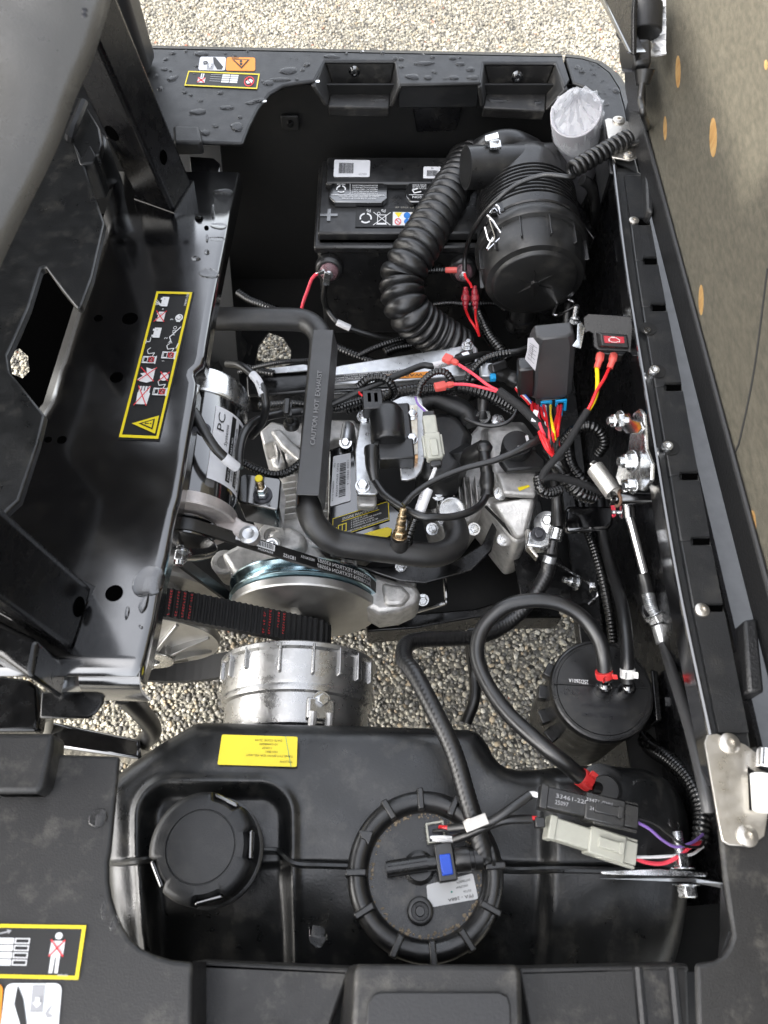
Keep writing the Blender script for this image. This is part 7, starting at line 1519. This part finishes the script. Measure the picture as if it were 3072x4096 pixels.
    M().tube(T(c2, (1445, 1500, .60), (1455, 1530, .598), (1480, 1560, .59), (1488, 1585, .585)), .0019, 8).build('red_lead', 'red_wire', f)
    # injector and its plugs
    j = thing('fuel_injector', 'black fuel injector with a blue-edged plug', 'injector', P(c6(840, 510), .52)); M().tube(T(c6, (800, 470, .56), (870, 500, .555), (940, 540, .55)), .0120, 18, .004, lambda a, t: 1 if t < .4 else (.8 if t < .7 else .95)).build('body', 'moulded', j, smooth=40); M().box(P(c6(815, 445), .575), (.024, .014, .015), frame((.2, -.5, .8))).build('plug', 'moulded', j, bevel=.003); M().box(P(c6(782, 515), .572), (.008, .009, .008)).build('blue_tab', 'blue_clip', j, bevel=.001); M().box(P(c6(740, 480), .565), (.018, .024, .014)).build('grey_plug', 'galv', j, bevel=.002)
    hose('pulse_hose', T(c6, (720, 660, .56), (715, 720, .555), (712, 780, .545)), .0085, 'short black hose with spring clamp behind the head', cat='hose'); M().lathe([(.0090, -.004), (.0102, -.004), (.0102, .004), (.0090, .004)], P(c6(714, 765), .549), (0, -.8, .3), 24).build('spring_clamp', 'zinc', label='bright spring clamp on the short hose behind head', cat='hose clamp')
    # cream sensor plug by the coil
    a, b = P(c6(352, 745), .612), P(c6(405, 1112), .600); p = thing('sensor_plug', 'upright cream two-part plug beside the ignition coil', 'plug', b); X = (b-a).normalized(); Y = Vector((0, 0, 1)).cross(X).normalized(); N = X.cross(Y); L = (b-a).length; ax = (X, Y, N)
    M().box(a.lerp(b, .06), (L*.10, .0145, .012), ax).build('rear_seal', 'moulded', p, bevel=.0015)
    M().box(a.lerp(b, .30), (L*.42, .0165, .014), ax).build('upper_half', 'cream', p, bevel=.002); M().box(a.lerp(b, .64), (L*.46, .0195, .016), ax).build('lower_half', 'cream', p, bevel=.002); M().box(a.lerp(b, .70)+N*(.009 if N.z > 0 else -.009), (L*.30, .009, .005), ax).build('latch', 'cream', p, bevel=.001); M().box(a.lerp(b, .95), (L*.10, .014, .011), ax).build('front_seal', 'moulded', p, bevel=.0015)
    for s in (-1, 1): M().box(a.lerp(b, .62)+Y*(s*.011), (L*.36, .003, .008), ax).build('side_rail', 'cream', p, bevel=.0008)
    for mt_, dx in (('purple_wire', -6), ('white_wire', 6)): M().tube(T(c6, (275+dx, 645, .603), (290+dx, 690, .608), (330+dx, 730, .612), (350+dx, 750, .612)), .0014, 8).build(mt_.split('_')[0]+'_lead', mt_, p)
    for dx in (-6, 6): M().tube(T(c6, (400+dx, 1115, .60), (380+dx, 1170, .60), (345+dx, 1240, .598), (330+dx, 1280, .596)), .0014, 8).build('white_lead', 'white_wire', p)
    q = thing('heat_sleeve', 'white printed sleeve on the sensor wires', 'sleeve', P(c6(320, 1330), .58)); M().tube(T(c6, (350, 1255, .597), (322, 1330, .592), (298, 1400, .585)), .0068, 16).build('sleeve', 'white_label', q)
    A = Art(flat([P(k, .6015) for k in (c6(288, 1330), c6(306, 1265), c6(325, 1272), c6(306, 1338))], 60, 18), 60, 18); A.text('black_print', 'S529', 4, 15, 12, 44); A.build(q)
    loomh('corrugated_conduit', T(c6, (290, 1410, .58), (260, 1470, .575), (230, 1550, .565), (220, 1610, .55)), .0055, 'corrugated conduit below the white printed sleeve', n=14)
wiring()

# ================================================================== linkage at the right
def linkage():
    XL = .262
    def q(a, b, X=XL): return PX(d1(a, b), X)
    r = thing('bell_crank', 'shiny zinc bell crank plate bolted under the rail', 'bell crank', q(760, 1450))
    M().prism([q(*k) for k in ((740, 940), (775, 915), (805, 950), (812, 1010), (822, 1190), (862, 1290), (858, 1400), (805, 1475), (700, 1460), (640, 1430), (618, 1380), (640, 1290), (700, 1200), (716, 1085), (690, 1050), (720, 1000))], (.004, 0, 0)).build('plate', 'zinc', r, bevel=.001)
    M().prism([q(*k, X=.255) for k in ((655, 960), (700, 945), (730, 985), (785, 1000), (800, 1040), (770, 1085), (690, 1085), (650, 1040))], (.004, 0, 0)).build('ear', 'chrome', r, bevel=.001)
    for k, rr in (((730, 1270), .0082), ((650, 995), .0078), ((740, 1440), .006)): p = q(*k, X=.258); bolt(r, p, (-1, -.15, .2), rr, rr*1.1, stud=rr*1.9, name='nut')
    M().prism([q(*k, X=.250) for k in ((650, 1395), (700, 1395), (712, 1450), (690, 1475), (660, 1465))], (.008, 0, 0)).build('clevis', 'zinc', r, bevel=.001)
    s = thing('return_spring', 'pale steel coil spring hooked on a black rod', 'spring', P(d1(560, 1420), .6))
    a, b = P(d1(478, 1318), .625), P(d1(605, 1490), .628); D = b-a; x, y, z = frame(D); n = 19; pts = [a+D*(k/(n*14))+(x*math.cos(2*math.pi*k/14)+y*math.sin(2*math.pi*k/14))*.0092 for k in range(n*14+1)]
    M().tube(pts, .0014, 8, .002).build('coil', 'spring_steel', s, smooth=80)
    M().tube([pts[-1]]+T(d1, (640, 1490, .632), (655, 1530, .628), (640, 1575, .62), (612, 1575, .618)), .0019, 8, .003).build('hook', 'rust', s); M().tube([pts[0]]+T(d1, (455, 1300, .632), (470, 1275, .628), (490, 1290, .62)), .0019, 8, .003).build('hook', 'spring_steel', s)
    d = thing('pivot_rod', 'black round pivot rod reaching out under the rail', 'rod', P(d1(750, 1520), .6)); M().cyl(P(d1(592, 1522), .615), P(d1(960, 1525), .625), .0072, 26).build('rod', 'gloss', d, bevel=.001); M().lathe([(.0085, -.002), (.0085, .003), (.0075, .004)], P(d1(596, 1522), .615), (-1, 0, 0), 24).build('collar', 'gloss', d)
    c = thing('control_cable', 'chrome rod and black control cable descending beside the rail', 'cable', P(d4(1200, 500), .5))
    M().cyl(P(d1(690, 1440), .60), P(d1(705, 1600), .59), .0060).build('end_fitting', 'zinc', c); M().cyl(P(d1(705, 1580), .592), P(d1(712, 1650), .585), .0082).build('joint', 'gloss', c)
    M().cyl(P(d1(712, 1640), .585), P(d4(1138, 315), .555), .0054, 20).build('rod', 'chrome', c)
    M().tube(T(d4, (1130, 310, .556), (1142, 350, .552), (1150, 395, .549)), .0082, 16, .003, lambda a, t: .85+.25*t).build('boot', 'rubber', c)
    M().tube(T(d4, (1150, 385, .549), (1165, 450, .545), (1180, 480, .543)), .0075, 16, .0007, lambda a, t: 1+.06*math.sin(a*2*math.pi/.002)).build('threaded_end', 'galv', c)
    M().prism([P(d4(*k), .545) for k in ((1125, 440), (1150, 428), (1290, 430), (1290, 520), (1200, 520), (1150, 520), (1125, 475))], (0, 0, -.005)).build('bracket', 'paint', c, bevel=.002)
    ax = P(d4(1240, 600), .535)-P(d4(1170, 470), .545); hexm(M(), P(d4(1178, 478), .55), ax, .0118, .011, 1.15).build('nut', 'zinc', c, bevel=.001); M().cyl(P(d4(1195, 520), .545), P(d4(1218, 605), .537), .0085, 14).build('sleeve', 'galv', c, bevel=.001)
    M().tube(T(d4, (1217, 600, .537), (1240, 680, .56), (1275, 790, .60), (1320, 930, .64), (1360, 1080, .67), (1395, 1230, .69), (1410, 1320, .69)), .0060, 14).build('cable', 'cable_grey', c)
    g = thing('hose_guide', 'black sheet hoop holding hoses beside the head', 'guide', P(d1(430, 1640), .45)); x0 = P(d1(430, 1580), .505)
    M().prism([P(d1(*k), .515) for k in ((275, 1600), (300, 1572), (600, 1575), (610, 1600), (605, 1690), (560, 1735), (290, 1750), (268, 1720))], (0, 0, -.012)).build('hoop', 'gloss', g, bevel=.004)
    hose('guide_hose', T(d1, (215, 1480, .53), (215, 1600, .53), (205, 1700, .53)), .0066, 'plain black hose passing left of the sheet hoop')
    t = thing('red_tag', 'small red tab and screw beside the control rod', 'tab', P(d1(610, 1600), .56)); M().prism([P(d1(*k), .57) for k in ((592, 1565), (615, 1565), (622, 1640), (600, 1645))], (0, 0, -.004)).build('tab', 'pink_wire', t); M().tube([P(d1(592, 1618), .578), P(d1(655, 1622), .578)], .0024, 10, .0006, lambda a, u: 1+.06*math.sin(a*2*math.pi/.0014)).build('screw', 'zinc', t); hexm(M(), P(d1(655, 1622), .578), (1, 0, 0), .0055, .005).build('nut', 'zinc', t)
    m2 = thing('engine_mount', 'zinc washer and bolt beside the cylinder head', 'mount', P(c6(1130, 1480), .45)); M().lathe([(.0165, -.006), (.0165, 0), (.010, .001)], P(c6(1135, 1480), .49), (-.4, -.2, 1), 26).build('washer', 'galv', m2); hexm(M(), P(c6(1150, 1470), .492), (-.4, -.2, 1), .0075, .008).build('bolt', 'zinc', m2, bevel=.001)
    for k, lab in ((c3(722, 1555), 'small zinc nut and stud behind the indicator bracket'),):
        p = P(k, .60); o = thing('stud', lab, 'stud', p); hexm(M(), p, (0, .3, 1), .0062, .006).build('nut', 'zinc', o); M().cyl(p, p+Vector((0, .01, .02)), .004).build('thread', 'zinc', o)
    hose('drain_tube', [P(k, z) for k, z in ((c3(700, 1420), .55), (c3(690, 1500), .54), (c3(685, 1600), .52), (c3(680, 1700), .50))], .0062, 'black drain tube hanging behind the indicator bracket')
linkage()

# ================================================================== water on the panels
def drops():
    rng = random.Random(21)
    def blob(mm, c, rx, ry, h, seed, up=Vector((0, 0, 1))):
        r = random.Random(seed); n = 18; ph = [r.uniform(0, 6.28) for _ in range(4)]; am = [r.uniform(0, .16), r.uniform(0, .10), r.uniform(0, .05)]; rot = r.uniform(0, 3.14)
        f = lambda a: 1+am[0]*math.sin(2*a+ph[0])+am[1]*math.sin(3*a+ph[1])+am[2]*math.sin(5*a+ph[2]); rg = []
        c = c-Vector((0, 0, .0012)); h = h+.0012
        for k, hh in ((1, 0.), (.975, .3), (.92, .55), (.8, .78), (.6, .92), (.3, 1.)):
            rg.append([c+Vector((rx*k*f(2*math.pi*i/n)*math.cos(2*math.pi*i/n), ry*k*f(2*math.pi*i/n)*math.sin(2*math.pi*i/n), h*hh)) for i in range(n)])
        mm.rings(rg)
    mm = M(); k = 0
    big = [(c2(382, 275), 62, 26), (c2(490, 240), 18, 14), (c2(1200, 232), 70, 14), (c2(1420, 235), 28, 14), (c2(1375, 200), 26, 12), (c2(1130, 312), 50, 20), (c2(1225, 318), 28, 16), (c2(1380, 318), 32, 16), (c2(1495, 318), 40, 14), (c2(1480, 268), 26, 16), (c2(640, 190), 55, 14), (c2(1060, 205), 20, 12), (c2(215, 455), 40, 14), (c2(75, 620), 36, 28), (c1(1195, 675), 52, 22), (c1(1038, 475), 32, 18), (c1(990, 418), 20, 10), (c1(1430, 765), 40, 32), (c1(1330, 560), 18, 12), (c1(1240, 800), 34, 20), (c1(1370, 650), 50, 14), (c1(1300, 760), 20, 10), (c1(1540, 610), 26, 14), (c1(940, 460), 16, 12), (c1(965, 535), 24, 14), (c1(1215, 325), 44, 22), (c1(1030, 320), 18, 6), (c1(1620, 500), 36, 20), (c2(330, 330), 70, 14), (c2(150, 470), 30, 10)]
    for q, rx, ry in big:
        c = P(q, RIM+.0002); s = m(.66305, c); blob(mm, c, rx*s, ry*s*1.5, .0017, k); k += 1
    for _ in range(80):
        u, v = rng.uniform(650, 2240), rng.uniform(200, 330)
        if (1280 < u < 1600 or 1915 < u) and v > 236: continue
        if rng.random() < .3: u, v = rng.uniform(640, 960), rng.uniform(210, 560)
        c = P((u, v), RIM+.0002); s = rng.uniform(.0008, .0042); blob(mm, c, s, s*rng.uniform(.7, 1.3), s*.38, 100+k); k += 1
    mm.build('water_drops', 'water', label='rain drops beaded on the far black panel', cat='water', kind='stuff', smooth=60)
    mm = M()
    for _ in range(60):
        u, v = rng.uniform(2290, 2470), rng.uniform(250, 460)
        if u > 2330+(v-240)*.6+60 or u < 2300+(v-240)*.45: continue
        c = P((u, v), RIM+.0002); s = rng.uniform(.0006, .0028); blob(mm, c, s, s, s*.45, 900+k); k += 1
    for q, rx, ry in ((c3(760, 345), 16, 9), (c3(735, 325), 14, 7), (c3(925, 438), 18, 16)):
        c = P(q, RIM+.0002); s = m(.827, c); blob(mm, c, rx*s, ry*s*1.5, .002, k); k += 1
    mm.build('water_drops', 'water', label='rain drops beaded on the rounded corner panel', cat='water', kind='stuff', smooth=60)
    mm = M(); z = PZ+.0055
    for q, rx, ry in ((c1(1350, 1160), 70, 26), (c1(1285, 1270), 12, 50), (c1(1320, 1360), 60, 12), (c1(1250, 1440), 10, 30), (c1(1310, 1440), 50, 8), (c1(1200, 1318), 20, 12), (c4(1385, 155), 66, 42), (c4(1300, 60), 30, 14), (c4(1375, 15), 18, 16), (c1(1185, 1560), 22, 10), (c1(1247, 1522), 16, 14), (d2(985, 540), 95, 120), (d2(955, 690), 30, 60), (d2(845, 750), 14, 44), (d2(935, 843), 14, 12)):
        c = P(q, z); s = m(.61, c); c.z = plate_z(c.x, c.y)+.0003; blob(mm, c, rx*s, ry*s*1.1, .0026, k); k += 1
    mm.build('water_drops', 'water', label='puddles of water near the edge of the steel platform', cat='water', kind='stuff', smooth=60)
    mm = M()
    for q, rx, ry, zz in ((c2(712, 362), 18, 16, .6852), (c2(766, 365), 16, 14, .6852), (c2(830, 385), 32, 26, .6852), (c2(970, 370), 16, 14, .6852), (c2(935, 450), 46, 30, .6852), (c3(350, 485), 70, 30, .6852), (c3(480, 445), 30, 16, .6852), (c3(550, 495), 30, 28, .6852)):
        c = P(q, zz); s = m(.66, c); blob(mm, c, rx*s, ry*s, .0016, k); k += 1
    mm.build('water_drops', 'water', label='water lying in the two panel pockets', cat='water', kind='stuff', smooth=60)
    mm = M()
    for q, rx, ry, zz in ((d5(540, 515), 62, 50, RIM+.0002), (d5(580, 1020), 24, 60, RIM+.0002), (d5(630, 1100), 26, 40, RIM+.0002), (d5(455, 530), 10, 10, RIM+.0002), (d5(510, 955), 8, 8, RIM+.0002), (d5(560, 945), 8, 8, RIM+.0002)):
        c = P(q, zz); s = m(.7233, c); blob(mm, c, rx*s, ry*s, .0022, k); k += 1
    mm.build('water_drops', 'water', label='water drops on the near dusty panel edge', cat='water', kind='stuff', smooth=60)
    mm = M()
    c = tsurf(((1000+375*.7233)/1.8517, (2900+1145*.7233)/1.8517), .0004); blob(mm, c, .010, .013, .0022, k)
    for q, rx in ((d7(905, 330), .003), (d7(920, 318), .002), (d7(1120, 560), .006)):
        c = tsurf((q[0]/1.8517, q[1]/1.8517), .0003); k += 1; blob(mm, c, rx, rx, rx*.4, k)
    mm.build('water_drops', 'water', label='drop of water on the tank beside the pump', cat='water', kind='stuff', smooth=60)
drops()
